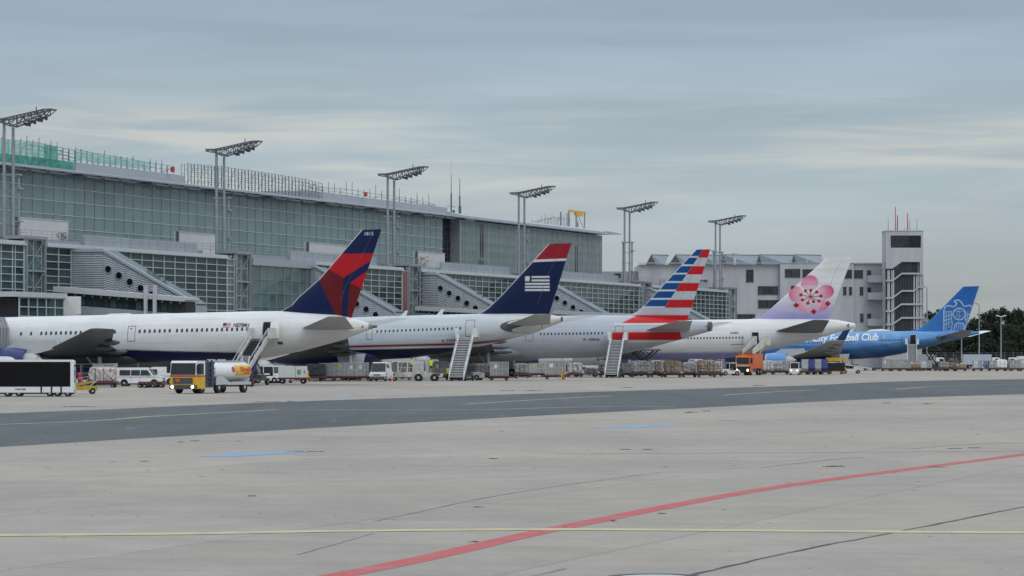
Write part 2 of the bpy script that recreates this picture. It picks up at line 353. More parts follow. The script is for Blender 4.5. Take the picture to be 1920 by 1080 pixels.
# ribbons follow points seen on the ground
def smooth(pts, n=8):
    P = [Vector(p[:2]) for p in pts]; o = []
    P = [2 * P[0] - P[1]] + P + [2 * P[-1] - P[-2]]
    for i in range(1, len(P) - 2):
        a, b, c, d = P[i - 1:i + 3]
        for k in range(n):
            t = k / n; o.append(0.5 * (2 * b + (c - a) * t + (2 * a - 5 * b + 4 * c - d) * t * t + (3 * b - a - 3 * c + d) * t ** 3))
    return o + [P[-2]]
def ribbon(name, m, pts, width, z, kind='structure', jitter=0.0, parent=None):
    P = smooth(pts); b = MB(); vs = []
    for i, p in enumerate(P):
        t = (P[min(i + 1, len(P) - 1)] - P[max(i - 1, 0)]).normalized(); s = Vector((-t.y, t.x)); w2 = width / 2 * (1 + random.uniform(-jitter, jitter)); j = random.uniform(-jitter, jitter) * width
        for q in (p + s * (j - w2), p + s * (j + w2)): vs.append((q.x, q.y, z))
    b.add(vs, [(2 * i, 2 * i + 1, 2 * i + 3, 2 * i + 2) for i in range(len(P) - 1)])
    return tag(b.build(name, m, parent), kind=kind)
G = gp
near = smooth([(-36, 60, 0), (-27, 86, 0), G(0, 838), G(640, 800), G(1280, 766), G(1920, 739), (130, 395, 0), (260, 560, 0)], 10)
far = smooth([(-78, 90, 0), (-52, 140, 0), G(0, 775), G(440, 757), G(1000, 738), G(1480, 724), G(1920, 711), (210, 560, 0), (330, 720, 0)], 9)
NP = 60
def resample(P, n):
    d = [0]
    for a, b in zip(P, P[1:]): d.append(d[-1] + (b - a).length)
    o = []
    for i in range(n):
        s = d[-1] * i / (n - 1); k = max(j for j in range(len(d)) if d[j] <= s + 1e-9); k = min(k, len(P) - 2)
        o.append(P[k].lerp(P[k + 1], (s - d[k]) / max(d[k + 1] - d[k], 1e-6)))
    return o
a_, b_ = resample(near, NP), resample(far, NP)
sheet('taxiway', asphm, [[a_[i], a_[i + 1], b_[i + 1], b_[i]] for i in range(NP - 1)], 0.004)
ribbon('taxiway_centreline', ywm, [(-50, 110, 0), G(0, 796), G(300, 780), G(520, 768)], 0.42, 0.008)
ribbon('taxiway_centreline', ywm, [G(870, 758), G(1000, 750), G(1150, 742)], 0.42, 0.008)
ribbon('taxiway_centreline', ywm, [G(1355, 741), G(1450, 735), G(1535, 731)], 0.5, 0.008)
ribbon('taxiway_centreline', ywm, [G(1680, 730), G(1740, 725), G(1800, 723), G(1925, 720)], 0.5, 0.008)
ribbon('taxiway_edge_line', whm, [G(560, 769), G(700, 768), G(900, 768), G(1100, 763), G(1270, 762)], 0.35, 0.008)
ribbon('tar_seam', patm, [G(180, 795), G(260, 794), G(380, 792)], 0.5, 0.008, jitter=0.4)
ribbon('tar_seam', patm, [G(640, 783), G(800, 780), G(960, 776)], 0.4, 0.008, jitter=0.4)
ribbon('red_boundary_line', redm, [(-9.5, 28, 0), G(630, 1080), G(1060, 988), G(1480, 910), G(1920, 852), (34, 150, 0), (55, 200, 0)], 0.52, 0.004)
ribbon('yellow_guide_line', yelm, [(-30, 57.0, 0), G(0, 1004), G(640, 996), G(1060, 993), G(1500, 996), G(1920, 999), (32, 57, 0)], 0.72, 0.008)
for pts, wd in (([(1.2, 44, 0), G(1290, 1080), G(1500, 1032), G(1700, 994), G(1920, 950), (22, 97, 0)], 0.10), ([G(700, 978), G(940, 928), G(1160, 896), G(1240, 886)], 0.07), ([G(1430, 876), G(1560, 862), G(1620, 857)], 0.16),
                ([G(1000, 1080), G(1060, 1066)], 0.09), ([G(1040, 851), G(1300, 850), G(1640, 848), G(1920, 846)], 0.2), ([G(560, 1040), G(700, 1000)], 0.05), ([G(1300, 790), G(1600, 786), G(1900, 785)], 0.22), ([G(1700, 842), G(1840, 832), G(1925, 830)], 0.15)):
    ribbon('expansion_joint', jointm if wd == .10 else fjoint, pts, wd, 0.0035, jitter=0.3)
# long faint pale yellow and blue old markings
def patch(name, m, px, z=0.006): sheet(name, m, [[G(*p) for p in px]], z)
patch('blue_marking', bluem, [(374, 856), (410, 851), (560, 846), (580, 848), (500, 853), (430, 857)])
patch('blue_marking', bluem, [(1110, 803), (1170, 799), (1265, 796), (1270, 798), (1190, 803)])
patch('blue_marking', worn('faded_blue_paint', (0.27, 0.34, 0.42), (0.35, 0.34, 0.32), .4, .6), [(1355, 788.5), (1370, 786.5), (1435, 786.5), (1425, 789)])
patch('blue_marking', bluem, [(622, 742), (655, 740), (662, 743), (630, 745)])
b = MB()
for i in range(26):
    px = 150 + i * 52 + random.uniform(-12, 12); py = 741 - i * 1.35 + random.uniform(-1, 1)
    if py < 712: py = 712 + random.uniform(-1, 1)
    x, y, _ = G(px, py); b.bx(x, x + random.uniform(0.8, 2.6), y, y + 0.35, 0.0035, 0.006)
tag(b.build('stand_dashes', whm), kind='stuff')
# round cover plate painted with a ring, at the lower edge of the view
c = G(1225, 1080); t = thing('inspection_cover', 'round cover plate with a dark rim in the concrete at the near edge', 'manhole cover', (c[0], c[1] - 0.3, 0.0))
b = MB(); b.lathe([(0.002, 0.70), (0.012, 0.70), (0.012, 0.52), (0.002, 0.52)], 'z', n=40); b.build('rim', jointm, t)
b = MB(); b.lathe([(0.002, 0.51), (0.009, 0.51)], 'z', n=40); b.build('plate', lgrey, t)
# weeds and crumbling edges along the joints
weedm = mat('weeds', (0.045, 0.055, 0.025), 0.9, var=0.4)
b = MB(); rr = random.Random(3)
WEED = [(1560, 875, 26), (1572, 874, 14), (1755, 876, 22), (1785, 841, 18), (1828, 840, 14), (560, 847, 30), (590, 847, 22), (1300, 773, 12), (1325, 771, 12), (1290, 774, 8), (490, 754, 22), (512, 754, 14), (545, 753, 8), (925, 860, 8), (365, 827, 10), (340, 829, 8),
        (470, 930, 12), (1060, 988, 7), (895, 951, 14), (890, 1016, 12), (1240, 963, 10), (1150, 977, 8), (150, 763, 40), (950, 733, 14), (1000, 733, 18), (1180, 727, 14), (1420, 723, 18), (1170, 843, 14), (1215, 843, 14), (270, 865, 8), (1662, 756, 12), (1740, 757, 14)]
for px, py, wd in WEED:
    x0, y0, _ = G(px, py); sc_ = y0 / FPX
    for k in range(int(14 + 1.4 * wd)):
        x = x0 + rr.gauss(0, wd * sc_ * 0.38); y = y0 + rr.gauss(0, 0.10) + (x - x0) * .12; r = rr.uniform(0.7, 1.6) * sc_ * 2.4; h = r * rr.uniform(0.12, 0.42); a = rr.gauss(0, .35)
        ca, sa = math.cos(a) * r, math.sin(a) * r
        b.add([(x - ca, y - sa, 0.002), (x + ca, y + sa, 0.002), (x + sa * 0.3, y - ca * 0.3, h), (x + sa, y - ca, 0.002)], [(0, 1, 2), (1, 3, 2), (3, 0, 2)])
for k in range(330):
    px, py = rr.uniform(-40, 1960), 690 + 390 * rr.random() ** 1.3
    if py < 720: continue
    x, y, _ = G(px, py); r = rr.uniform(0.5, 1.6) * y / FPX; h = r * 0.4
    l = r * rr.choice((1, 1, 2, 5)); b.add([(x - l, y, 0.009), (x + l, y + r, 0.009), (x, y - r, 0.009), (x, y, h + 0.01)], [(0, 2, 3), (2, 1, 3), (1, 0, 3)])
tag(b.build('weeds', weedm), kind='stuff')
# ------------------------------------------------------------------ terminal and pier
class Bld:
    """a thing with its own base point in the terminal frame; shapes are given in (u, y, z)"""
    def __init__(s, name, label, cat, u, y, group=None):
        s.t = thing(name, label, cat, W(u, y), TH, group); s.o = (u, y, 0)
    def mb(s): return MB(s.o)
    def add(s, name, b, m, parent=None, smooth=False): return b.build(name, m, parent or s.t, smooth)
PANE = {}
def pane_mesh(w, h, m):
    k = (round(w, 3), round(h, 3), m.name)
    if k not in PANE:
        b = MB(); b.bx(-w / 2, w / 2, -0.02, 0.02, -h / 2, h / 2); PANE[k] = b.mesh('glass_pane', m)
    return PANE[k]
def glazing(B, u0, u1, z0, z1, y, nc, nr, m, fm=None, fw=0.11, clip=None, name='glass_pane', vf=1.0, hf=1.0):
    """panes one by one in a frame; clip(u) gives the lowest z that shows"""
    fm = fm or framem; pw, ph = (u1 - u0) / nc, (z1 - z0) / nr
    for i in range(nc):
        for j in range(nr):
            uc, zc_ = u0 + (i + .5) * pw, z0 + (j + .5) * ph
            if clip and zc_ + ph / 2 < clip(uc + pw / 2): continue
            link(name, pane_mesh(pw - 0.04, ph - 0.04, m), B.t, (uc - B.o[0], y - B.o[1], zc_), (R(random.uniform(-.35, .35)), 0, R(random.uniform(-.3, .3))))
    b = B.mb()
    for i in range(nc + 1 if vf else 0):
        u = u0 + i * pw; lo = max(z0, clip(u) if clip else z0)
        if lo < z1: b.bx(u - fw * vf / 2, u + fw * vf / 2, y - 0.14, y + 0.06, lo, z1)
    for j in range(nr + 1):
        z = z0 + j * ph; us = u0
        if clip:
            while us < u1 and clip(us) > z: us += 0.25
        if us < u1: b.bx(us, u1, y - 0.12, y + 0.05, z - fw * hf / 2, z + fw * hf / 2)
    return B.add('window_frame', b, fm)
# ---- main hall
HY = 25.0; HT = 31.0
B = Bld('terminal_hall', 'long grey green glass terminal hall with a sloping metal roof edge, behind the pier', 'terminal building', 186, HY)
glazing(B, 40, 282, 18.5, 30.9, HY, 71, 6, hallglass, framem, 0.085, vf=0.0)
b = B.mb()
for i in range(72): u = 40 + i * 242 / 71; b.bx(u - .022, u + .022, HY - .05, HY + .04, 18.5, 30.9)
B.add('glass_joint', b, dgrey)
b = B.mb(); b.bx(40, 282, HY + 2.2, HY + 2.5, 0, 31); B.add('inner_wall', b, rooms)
b = B.mb(); b.bx(40, 282, HY - 0.3, HY + 2.2, 0, 18.4); B.add('lower_wall', b, panelm)
for k, u in enumerate((55, 121.5, 189, 256)):               # leaning columns behind the glass
    for du, lean in ((-2.2, 1.2), (2.4, -0.7)):
        b = B.mb(); b.cy((u + du, HY + 0.75, 18.4), (u + du - lean, HY + 0.75, 30.9), 0.36, n=8); B.add('column', b, black)
    b = B.mb(); b.bx(u - 4.4, u + 4.4, HY + 0.4, HY + 1.1, 22.1, 22.5); b.bx(u - 3.6, u - 3.3, HY + 0.4, HY + 1.1, 18.5, 22.1); b.bx(u, u + .3, HY + 0.4, HY + 1.1, 18.5, 22.1); B.add('inner_frame', b, black)
b = B.mb(); b.pr([(HY - 2.6, 31.15), (HY + 1, 31.05), (HY + 60, 34.2), (HY + 60, 34.6), (HY + 1, 31.95), (HY - 2.6, 31.45)], 36, 289, 'x'); B.add('roof', b, roofm)
b = B.mb()
for i in range(42): b.bx(42 + i * 6.0, 42.3 + i * 6.0, HY - 2.4, HY, 30.75, 31.12)
for i in range(42):
    if i % 4: b.bx(42.5 + i * 6, 47.0 + i * 6, HY - 2.9, HY - 2.65, 30.6, 30.85)
b.bx(36, 289, HY - 1.2, HY - 0.9, 30.75, 30.95); tag(B.add('eaves_bracket', b, dsteel), kind='stuff')
for q in ((101, 165), (216, 289)): b = B.mb(); b.bx(q[0], q[1], HY + 1.6, HY + 14, 32.0, 33.3); B.add('roof_upstand', b, roofm)
# ---- second hall with vertical louvres
B = Bld('louvred_hall', 'glass hall end with close vertical bars and a flat projecting roof tip', 'terminal building', 338, HY)
glazing(B, 282.3, 291, 17, 31, HY + 1.6, 4, 9, darkglass, dframe, 0.09)
glazing(B, 291.3, 386, 15, 30.9, HY, 27, 8, louvglass, lgrey, 0.05)
lv = MB(); lv.bx(-0.05, 0.05, -0.10, 0.06, -8, 8); lv = lv.mesh('louvre', greyp)
for i in range(76): link('louvre', lv, B.t, (291.6 + i * 1.245 - B.o[0], -0.35, 22.95))
b = B.mb(); b.bx(291.3, 386, HY + 0.5, HY + 40, 0, 30.9); b.bx(282.2, 291.2, HY + 2.2, HY + 40, 0, 30.9); B.add('inner_wall', b, rooms)
b = B.mb(); b.bx(290.6, 291.2, HY - 0.5, HY + 1.6, 15, 31.4); B.add('corner_post', b, steel)
b = B.mb()
for u, wd, z0, z1 in ((303, 3.2, 17.5, 23.0), (303.5, 2.2, 23.5, 30.5), (352, 9.5, 26.4, 28.2), (357, 9.0, 17.2, 20.8), (366, 2.0, 22, 28)): b.bx(u, u + wd, HY - 0.16, HY - 0.08, z0, z1)
B.add('opening', b, darkglass)
b = B.mb(); b.pr([(HY - 1.6, 31.2), (HY + 42, 31.2), (HY + 42, 32.5), (HY + 1.5, 32.4), (HY - 1.6, 31.7)], 289.2, 386.2, 'x'); B.add('roof', b, roofm)
b = B.mb(); b.add([(386.3, HY - 1.6, 31.2), (386.3, HY + 24, 31.2), (396.5, HY + 20, 31.55), (396.5, HY - 1.6, 31.55), (386.3, HY - 1.6, 32.0), (386.3, HY + 24, 32.0), (396.5, HY + 20, 31.75), (396.5, HY - 1.6, 31.75)],
    [(0, 1, 2, 3), (7, 6, 5, 4), (0, 3, 7, 4), (3, 2, 6, 7), (2, 1, 5, 6), (1, 0, 4, 5)]); B.add('canopy_tip', b, roofm)
# ---- terrace between pier and halls
T = Bld('roof_terrace', 'white parapet and terrace deck running along the foot of the glass halls', 'terrace', 200, 10)
b = T.mb(); b.bx(40, 402, 2.2, HY - 0.3, 17.6, 18.2); T.add('deck', b, lgrey)
b = T.mb()
for u0, u1 in ((40, 118), (125.6, 192), (197, 261), (265, 329), (333, 402)): b.bx(u0, u1, 1.4, 1.7, 18.2, 19.05)
T.add('parapet', b, panelm)
b = T.mb()
for i in range(120): b.cy((42 + i * 3, 1.0, 18.6), (42 + i * 3, 1.0, 20.1), 0.035, n=4)
for z in (19.3, 19.7, 20.1): b.bx(42, 400, 0.97, 1.03, z - .03, z + .03)
tag(T.add('railing', b, steel), kind='stuff')
hutw = mat('hut_plaster', (.50, .49, .50), .85, var=.06, scale=.4)
for p0, p1, pt, lab in ((33, 128, 408, 'white plastered box hut on the terrace beside the nearest light mast'), (334, 404, 435, 'white hut half hidden behind the second light mast'), (578, 648, 455, 'low white hut behind the navy and red tail fin'), (782, 834, 472, 'tall white hut on the terrace left of the dark glass slot')):
    ua, ub = ucol(p0, 9), ucol(p1, 9); z1 = zrow(pt, ua, 9); h = Bld('terrace_hut', lab, 'hut', ua, 12, 'white huts on the terrace'); b = h.mb(); b.bx(ua, ub, 9, 9.7, 18.2, z1); h.add('wall', b, hutw)
    b = h.mb(); b.bx(ua - .45, ua - 0.05, 8.8, 9.2, 18.2, z1 + 0.1); h.add('end_post', b, dgrey); b = h.mb(); b.bx(ua - .04, ub + .1, 8.9, 9.8, z1 + .01, z1 + .12); h.add('coping', b, lgrey)
leafg = mat('shrub_leaf', (0.075, 0.095, 0.035), 0.8, var=0.4); leafd = mat('dry_shrub_leaf', (0.17, 0.15, 0.08), 0.8, var=0.4)
def shrub(u, y, z, r, h, m, lab):
    t = Bld('potted_shrub', lab, 'shrub', u, y, 'shrubs along the terrace'); b = t.mb(); rr = random.Random(int(u))
    for i in range(170):
        a = rr.uniform(0, 6.28); q = rr.random() ** 0.6; x = u + math.cos(a) * r * q; yy = y + math.sin(a) * r * q; zz = z + 0.5 + h * rr.random() ** 0.8
        s = 0.28; d = Vector((rr.gauss(0, 1), rr.gauss(0, 1), rr.gauss(0, 1))).normalized() * s; e_ = Vector((rr.gauss(0, 1), rr.gauss(0, 1), rr.gauss(0, 1))).normalized() * s
        b.add([(x, yy, zz), tuple(Vector((x, yy, zz)) + d), tuple(Vector((x, yy, zz)) + d + e_)], [(0, 1, 2)])
    t.add('foliage', b, m); b = t.mb(); b.cy((u, y, z), (u, y, z + 0.7), 0.35, 0.45); t.add('pot', b, conc)
for px, py, r, h, m, lab in ((118, 440, .9, 1.6, leafd, 'dry brownish shrub by the left white hut on the terrace'), (250, 443, 1.2, 1.8, leafg, 'rounded green shrub on the terrace above the porthole wall'), (277, 448, .8, 1.0, leafd, 'low sparse shrub right of the green terrace shrub'),
                             (350, 449, .7, 1.1, leafg, 'small shrub in front of the hut at the second mast'), (792, 490, 1.3, 2.2, leafd, 'tall straw coloured shrub before the tall terrace hut')):
    u = ucol(px, 4); shrub(u, 4, 18.2, r, h, m, lab)
# ---- gate pavilions of the pier
PITCH = 68.3
def corr(B, u0, u1, z0, z1, y, m, top=None, pitch=0.42):
    """ribbed metal sheet, clipped by top(u)"""
    b = B.mb(); z = z0
    while z < z1 - 0.01:
        e_ = u1
        if top:
            e_ = u0
            while e_ < u1 and top(e_) > z + pitch * 0.5: e_ += 0.1
        if e_ > u0 + 0.05: b.add([(u0, y, z), (e_, y, z), (e_, y - 0.13, z + pitch * 0.5), (u0, y - 0.13, z + pitch * 0.5), (e_, y, z + pitch), (u0, y, z + pitch)], [(0, 1, 2, 3), (3, 2, 4, 5)])
        z += pitch
    return B.add('cladding_panel', b, m) if b.v else None
def lattice(b, u0, u1, y0, y1, z0, z1, n, w=0.16):
    for u in (u0, u1):
        for y in (y0, y1): b.bx(u - w, u + w, y - w, y + w, z0, z1)
    for i in range(n + 1):
        z = z0 + (z1 - z0) * i / n
        for y in (y0, y1): b.bx(u0, u1, y - w * .7, y + w * .7, z - w * .8, z + w * .8)
        if i < n:
            zz = z0 + (z1 - z0) * (i + 1) / n
            b.bar((u0, y0, z), (u1, y0, zz), w * 0.6); b.bar((u1, y0, z), (u0, y0, zz), w * 0.6)
LABS = ['gate pavilion at the left edge with a trussed stair tower', 'gate pavilion with round portholes in its ramp, behind the nearest airliner', 'gate pavilion behind the navy and red tail with a brown strip by its tower', 'gate pavilion behind the navy flag tail fin',
        'gate pavilion left of the striped red and blue tail fin', 'gate pavilion at the far end of the pier beside the white building']
PY = -3.0
def pavilion(k, T0, spans):
    """T0: u of its stair tower; spans: glass fronts along the pier"""
    B = Bld('gate_pavilion', LABS[k], 'gate building', T0, PY, 'gate pavilions along the pier')
    b = B.mb(); lattice(b, T0 - 2.6, T0 + 2.6, PY - .2, PY + 2.6, 6, 18.6, 3); b.bx(T0 - 2.9, T0 + 2.9, PY - .5, PY + 2.8, 18.6, 19.0); B.add('stair_tower', b, steel)
    glazing(B, T0 - 2.4, T0 + 2.4, 6, 18.5, PY + .25, 2, 6, paleglass, framem, 0.12)
    zt = 17.7; z0 = 8.0
    for u0, u1 in spans:
        nc = max(1, round((u1 - u0) / 3.5)); glazing(B, u0, u1, z0, zt, PY, nc, 10, pierglass, framem, 0.10, vf=1.3)
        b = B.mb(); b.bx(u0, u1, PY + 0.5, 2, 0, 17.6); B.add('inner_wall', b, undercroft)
        b = B.mb(); n = max(1, round((u1 - u0) / 3.4)); du = (u1 - u0) / n
        for i in range(n): b.bx(u0 + i * du + .04, u0 + (i + 1) * du - .04, PY - 0.35, PY + 0.2, 17.75, 18.25)
        b.bx(u0 - 0.2, u1 + .2, PY - 0.2, 2, 17.72, 18.2); b.bx(u0 - .2, u1 + .2, PY - 0.5, PY - 0.36, 17.7, 17.95); B.add('roof_edge', b, framem)
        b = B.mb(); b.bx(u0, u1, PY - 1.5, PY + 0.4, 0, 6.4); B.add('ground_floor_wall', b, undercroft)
    u1 = T0 - 2.9; glazing(B, u1 - 2.5, u1, z0, zt, PY + 0.02, 1, 10, paleglass, framem, 0.12)
    if k:
        for i in range(8):                                     # taller flat parapet behind with panels
            b = B.mb(); w_ = 4.6; u = T0 - 44 + i * w_; b.bx(u + .03, u + w_ - .03, 1.0, 1.4, 18.3, 20.0); B.add('parapet_panel', b, panelm)
    if k == 2:
        b = B.mb(); b.bx(T0 - 5.3, T0 - 3.0, PY - .12, PY - .03, 9.5, 17.5); B.add('brown_strip', b, brick_r); b = B.mb(); b.bx(T0 - 5.3, T0 - 3.0, PY - .13, PY - .04, 8.2, 9.4); B.add('blue_panel', b, blue)
def ramp(label, u, blk, zs=17.2, run=13.4, ze=10.0):
    """closed ramp running out from the pier over the apron; its ribbed side wall faces along the pier"""
    B = Bld('boarding_ramp', label, 'boarding ramp', u, PY, 'closed ramps from the pier'); ya, yb, yc = PY + .4, PY - blk, PY - blk - run
    top = lambda y: zs if y > yb else zs + (yb - y) * (ze - zs) / run
    # ribs: level on the block, laid along the slope on the ramp
    def ribs(y0, y1, lo, slope):
        b = B.mb(); q = .30
        ztop = lambda y: top(y) - .02; k = 0; z = lo
        c = (top(y1) - top(y0)) * .55 if slope else 0.0       # ribs fall about half as fast as the cap
        z = lo - (max(0, -c))
        while z < top(y0) + .4:
            za, zb_ = z, z + c; ha, hb = min(q, ztop(y0) - za), min(q, ztop(y1) - zb_)
            yy1, zz1 = y1, zb_
            if hb <= 0.02 and ha > .02:
                f = ha / max(1e-3, (ha - (ztop(y1) - zb_))); f = max(0.02, min(1, f)); yy1 = y0 + (y1 - y0) * f; zz1 = za + c * f; hb = .02
            if za > lo - abs(c) - .01 and ha > .02 and zz1 > lo - .8: b.add([(u, y0, za), (u, yy1, zz1), (u - .10, yy1, zz1 + hb * .5), (u - .10, y0, za + ha * .5), (u, yy1, zz1 + hb), (u, y0, za + ha)], [(0, 1, 2, 3), (3, 2, 4, 5)])
            z += q
        if b.v: B.add('cladding_panel', b, claddm)
    n = max(1, round(blk / 1.6))
    if blk > 1:
        for i in range(n): ribs(ya - .4 - blk * i / n - .015, PY - blk * (i + 1) / n + .015, 9.0, False)
    m = 8
    for i in range(m): ribs(yb - run * i / m - .015, yb - run * (i + 1) / m + .015, 8.4, True)
    b = B.mb(); P = [(ya, 8.2), (yc, 8.2), (yc, ze - .05), (yb, zs - .05), (ya, zs - .05)]; b.pr(P, u + .03, u + 4.2, 'x'); B.add('core', b, panelm)
    b = B.mb(); b.pr([(ya, zs), (yb, zs), (yc - .3, ze - .1), (yc - .3, ze + .30), (yb, zs + .42), (ya, zs + .42)], u - .22, u + .22, 'x'); B.add('sloping_cap', b, roofm)
    b = B.mb(); b.pr([(ya, zs + .02), (yb, zs + .02), (yc - .1, ze), (yc - .1, ze + .12), (yb, zs + .16), (ya, zs + .16)], u + .23, u + 4.2, 'x'); B.add('ramp_roof', b, pierglass)
    for i in range(7):
        y = yb - .75 - i * 1.62; z = top(y) - 1.95
        if z < 9.2: break
        b = B.mb(); b.cy((u - .16, y, z), (u - .12, y, z), .45, n=18); B.add('round_window', b, darkglass)
        b = B.mb(); vs = [(u - d2, y + math.cos(q_ * .349) * r2, z + math.sin(q_ * .349) * r2) for r2, d2 in ((.46, .10), (.46, .20), (.53, .20), (.53, .05)) for q_ in range(18)]
        b.add(vs, [(m_ * 18 + (q_ + 1) % 18, m_ * 18 + q_, (m_ + 1) * 18 + q_, (m_ + 1) * 18 + (q_ + 1) % 18) for m_ in range(3) for q_ in range(18)]); B.add('round_frame', b, claddm)
def bridge(label, u, y0, y1, za, zb_, full):
    """covered bridge on posts running out from the pier towards the aircraft"""
    B = Bld('covered_bridge', label, 'boarding bridge', u, y0, 'covered bridges below the ramps'); n = 24; f = lambda y: za + (zb_ - za) * (y0 - y) / (y0 - y1)
    b = B.mb(); b.pr([(y0, za), (y1, zb_), (y1 - .4, zb_ + .25), (y1 - .4, zb_ + .55), (y0, za + .75)], u - .6, u + 3.4, 'x'); B.add('roof', b, framem)
    b = B.mb()
    for i in range(15): y = y0 + (y1 - y0) * (i + .5) / 15; b.bx(u - .45, u - .2, y - .12, y + .12, f(y) - .35, f(y) - .02)
    tag(B.add('roof_bracket', b, dsteel), kind='stuff')
    ys, ye = y0 - 3.5, y1 + .8; nw = 16; w_ = (ys - ye) / nw; pm = pane_mesh(w_ - .12, 1.0, pierglass)
    for i in range(nw):
        y = ys - w_ * (i + .5); link('bridge_window', pm, B.t, (-.04, y - B.o[1], f(y) - .98), (0, R(random.uniform(-.4, .4)), R(90)))
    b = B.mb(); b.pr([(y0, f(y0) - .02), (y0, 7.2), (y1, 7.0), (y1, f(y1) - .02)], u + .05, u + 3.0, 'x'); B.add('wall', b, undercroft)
    b = B.mb(); b.pr([(y0, f(y0) - 1.6), (y0, 7.2), (y1, 7.0), (y1, f(y1) - 1.6)], u - .12, u + .04, 'x'); b.pr([(ys + .2, f(ys) - .4), (y0, f(y0) - .4), (y0, f(y0) - 1.5), (ys + .2, f(ys) - 1.5)], u - .10, u + .045, 'x'); B.add('lower_panel', b, panelm)
    b = B.mb()
    for q in (.36, .92): y = y0 + (y1 - y0) * q; b.bx(u + .3, u + .8, y - .25, y + .25, 0, 7.1)
    B.add('post', b, greyp)
    if full:
        for y in (y0 - 13.6, y0 - 14.9): b = B.mb(); b.bx(u - .9, u - .5, y - .2, y + .2, 6.5, 12.4); B.add('upright', b, lgrey)
pavilion(0, 56.3, [(44, 53.2)]); pavilion(1, 122.6, [(59.4, 117.0)]); pavilion(2, 194.2, [(150.2, 188.6)]); pavilion(3, 262.3, [(197.3, 256.6)]); pavilion(4, 330.6, [(265.4, 325.0)]); pavilion(5, 398.5, [(333.7, 392.9)])
ramp('ramp with three dark portholes right behind the nearest airliner', 67.0, 4.8); ramp('ramp mostly hidden behind the navy and red tail fin', ucol(580, PY), 1.0); ramp('ramp with portholes left of the navy flag tail fin', 198.5, 2.7); ramp('ramp with portholes right of the navy flag tail fin', 251.0, 4.6); ramp('ramp hidden behind the striped tail fin', 329.5, 1.2)
bridge('long covered bridge with a window strip above the nearest airliner', 56.5, PY - 3.0, PY - 22, 11.6, 10.2, True); bridge('covered bridge right of the navy and red tail fin', 190.5, PY - 2, PY - 17, 10.9, 10.2, False); bridge('covered bridge left of the striped tail', 246.0, PY - 8, PY - 24, 10.9, 10.2, False)
# glass lobby and boarding bridge head beside the nearest airliner
B = Bld('glass_lobby', 'low glass lobby with a white edge at the left above the nearest airliner', 'lobby', 44, -9)
glazing(B, 40, 52, 7.0, 10.6, -9.5, 5, 3, pierglass, framem, .12); b = B.mb(); b.bx(40, 52, -9.2, -4, 0, 10.5); B.add('inner_wall', b, undercroft); b = B.mb(); b.bx(38, 52.4, -9.9, -4, 10.65, 11.3); B.add('roof_edge', b, framem)
b = B.mb(); b.bx(52.05, 53.2, -11.5, -9.6, 8.6, 10.9); b.bx(52.05, 53.2, -11.4, -9.7, 6.5, 8.58); B.add('plant_box', b, white)
# green glass wing between the second and third pavilion (upper floor)
B = Bld('glass_wing', 'plain pale green glass wing right of the second light mast', 'gate building', 140, 0)
glazing(B, 126, 150, 6.4, 17.0, -3.2, 8, 5, paleglass, greyp, 0.05)
b = B.mb(); b.bx(126, 150, -2.5, 6, 0, 17); B.add('inner_wall', b, rooms)
b = B.mb(); b.bx(125.7, 150.1, -3.5, 6, 17.02, 18.15); B.add('parapet', b, panelm)
# ---- low grey block and the white office building with saw-tooth skylights (faces the runway end)
def Z(px, y): return (px - 960) * y / FPX
def zh(py, y): return CAM_H + (HOR - py) * y / FPX
def free(name, label, cat, px, y, group=None): t = thing(name, label, cat, at(px, y), 0, group); return t, (Z(px, y), y, 0)
t, o = free('service_block', 'low plain grey block showing between the louvred hall and the white office', 'building', 1165, 805)
b = MB(o); b.bx(Z(1100, 805), Z(1230, 805), 805, 830, 0, zh(509, 805)); b.build('wall', conc, t)
b = MB(o); b.bx(Z(1152, 805), Z(1164, 805), 804.8, 804.98, zh(521, 805), zh(513, 805)); b.build('window', darkglass, t)
D = 800.0
t, o = free('office_building', 'long white flat roofed building with saw-tooth skylights and balconies', 'office building', 1430, D); white_b = t
def rect(px0, px1, py0, py1, d=D): return Z(px0, d), Z(px1, d), zh(py1, d), zh(py0, d)
b = MB(o); b.bx(Z(1198, D), Z(1462, D), D, D + 30, 0, zh(496, D)); b.bx(Z(1462, D), Z(1600, D), D - 1.2, D + 30, 0, zh(494, D)); b.bx(Z(1600, D), Z(1659, D), D - 0.6, D + 26, 0, zh(494.5, D)); b.build('wall', render_w, t)
b = MB(o); b.bx(Z(1197, D), Z(1660, D), D - 1.4, D + 0.4, zh(494, D) + .01, zh(492.8, D)); b.build('coping', lgrey, t)
for i, (a, c) in enumerate(((1212, 1248), (1255, 1300), (1300, 1352), (1352, 1420), (1420, 1486), (1486, 1550))):
    z0, z1 = zh(496, D), zh(476, D); x0, x1 = Z(a, D), Z(c, D); s = MB(o); yb = D + 6
    w_ = x1 - x0; k = .30 if i < 3 else .10; ax = x0 + w_ * k; bx2 = x0 + w_ * k * 2; ex = x1 + (w_ * .28 if i < 5 else -.3)
    s.add([(x0, yb, z0), (ax, yb, z1), (bx2, yb, z0), (x1, yb + .2, z0), (ex, yb + 5, z1), (x1, yb + 9, z0)], [(0, 2, 1), (1, 2, 3, 4), (0, 1, 4, 5), (2, 0, 5, 3)]); sk = s.build('skylight', skyroof, t)
    s = MB(o); s.add([(x0 + .1, yb - .05, z0 + .05), (bx2 - .1, yb - .05, z0 + .05), (ax, yb - .05, z1 - .15)], [(0, 1, 2)]); s.build('gable_end', gable, sk)
    s = MB(o); s.bar((ax, yb - .05, z1), (ex, yb + 4.9, z1 + .02), .14); s.build('ridge', dsteel, sk)
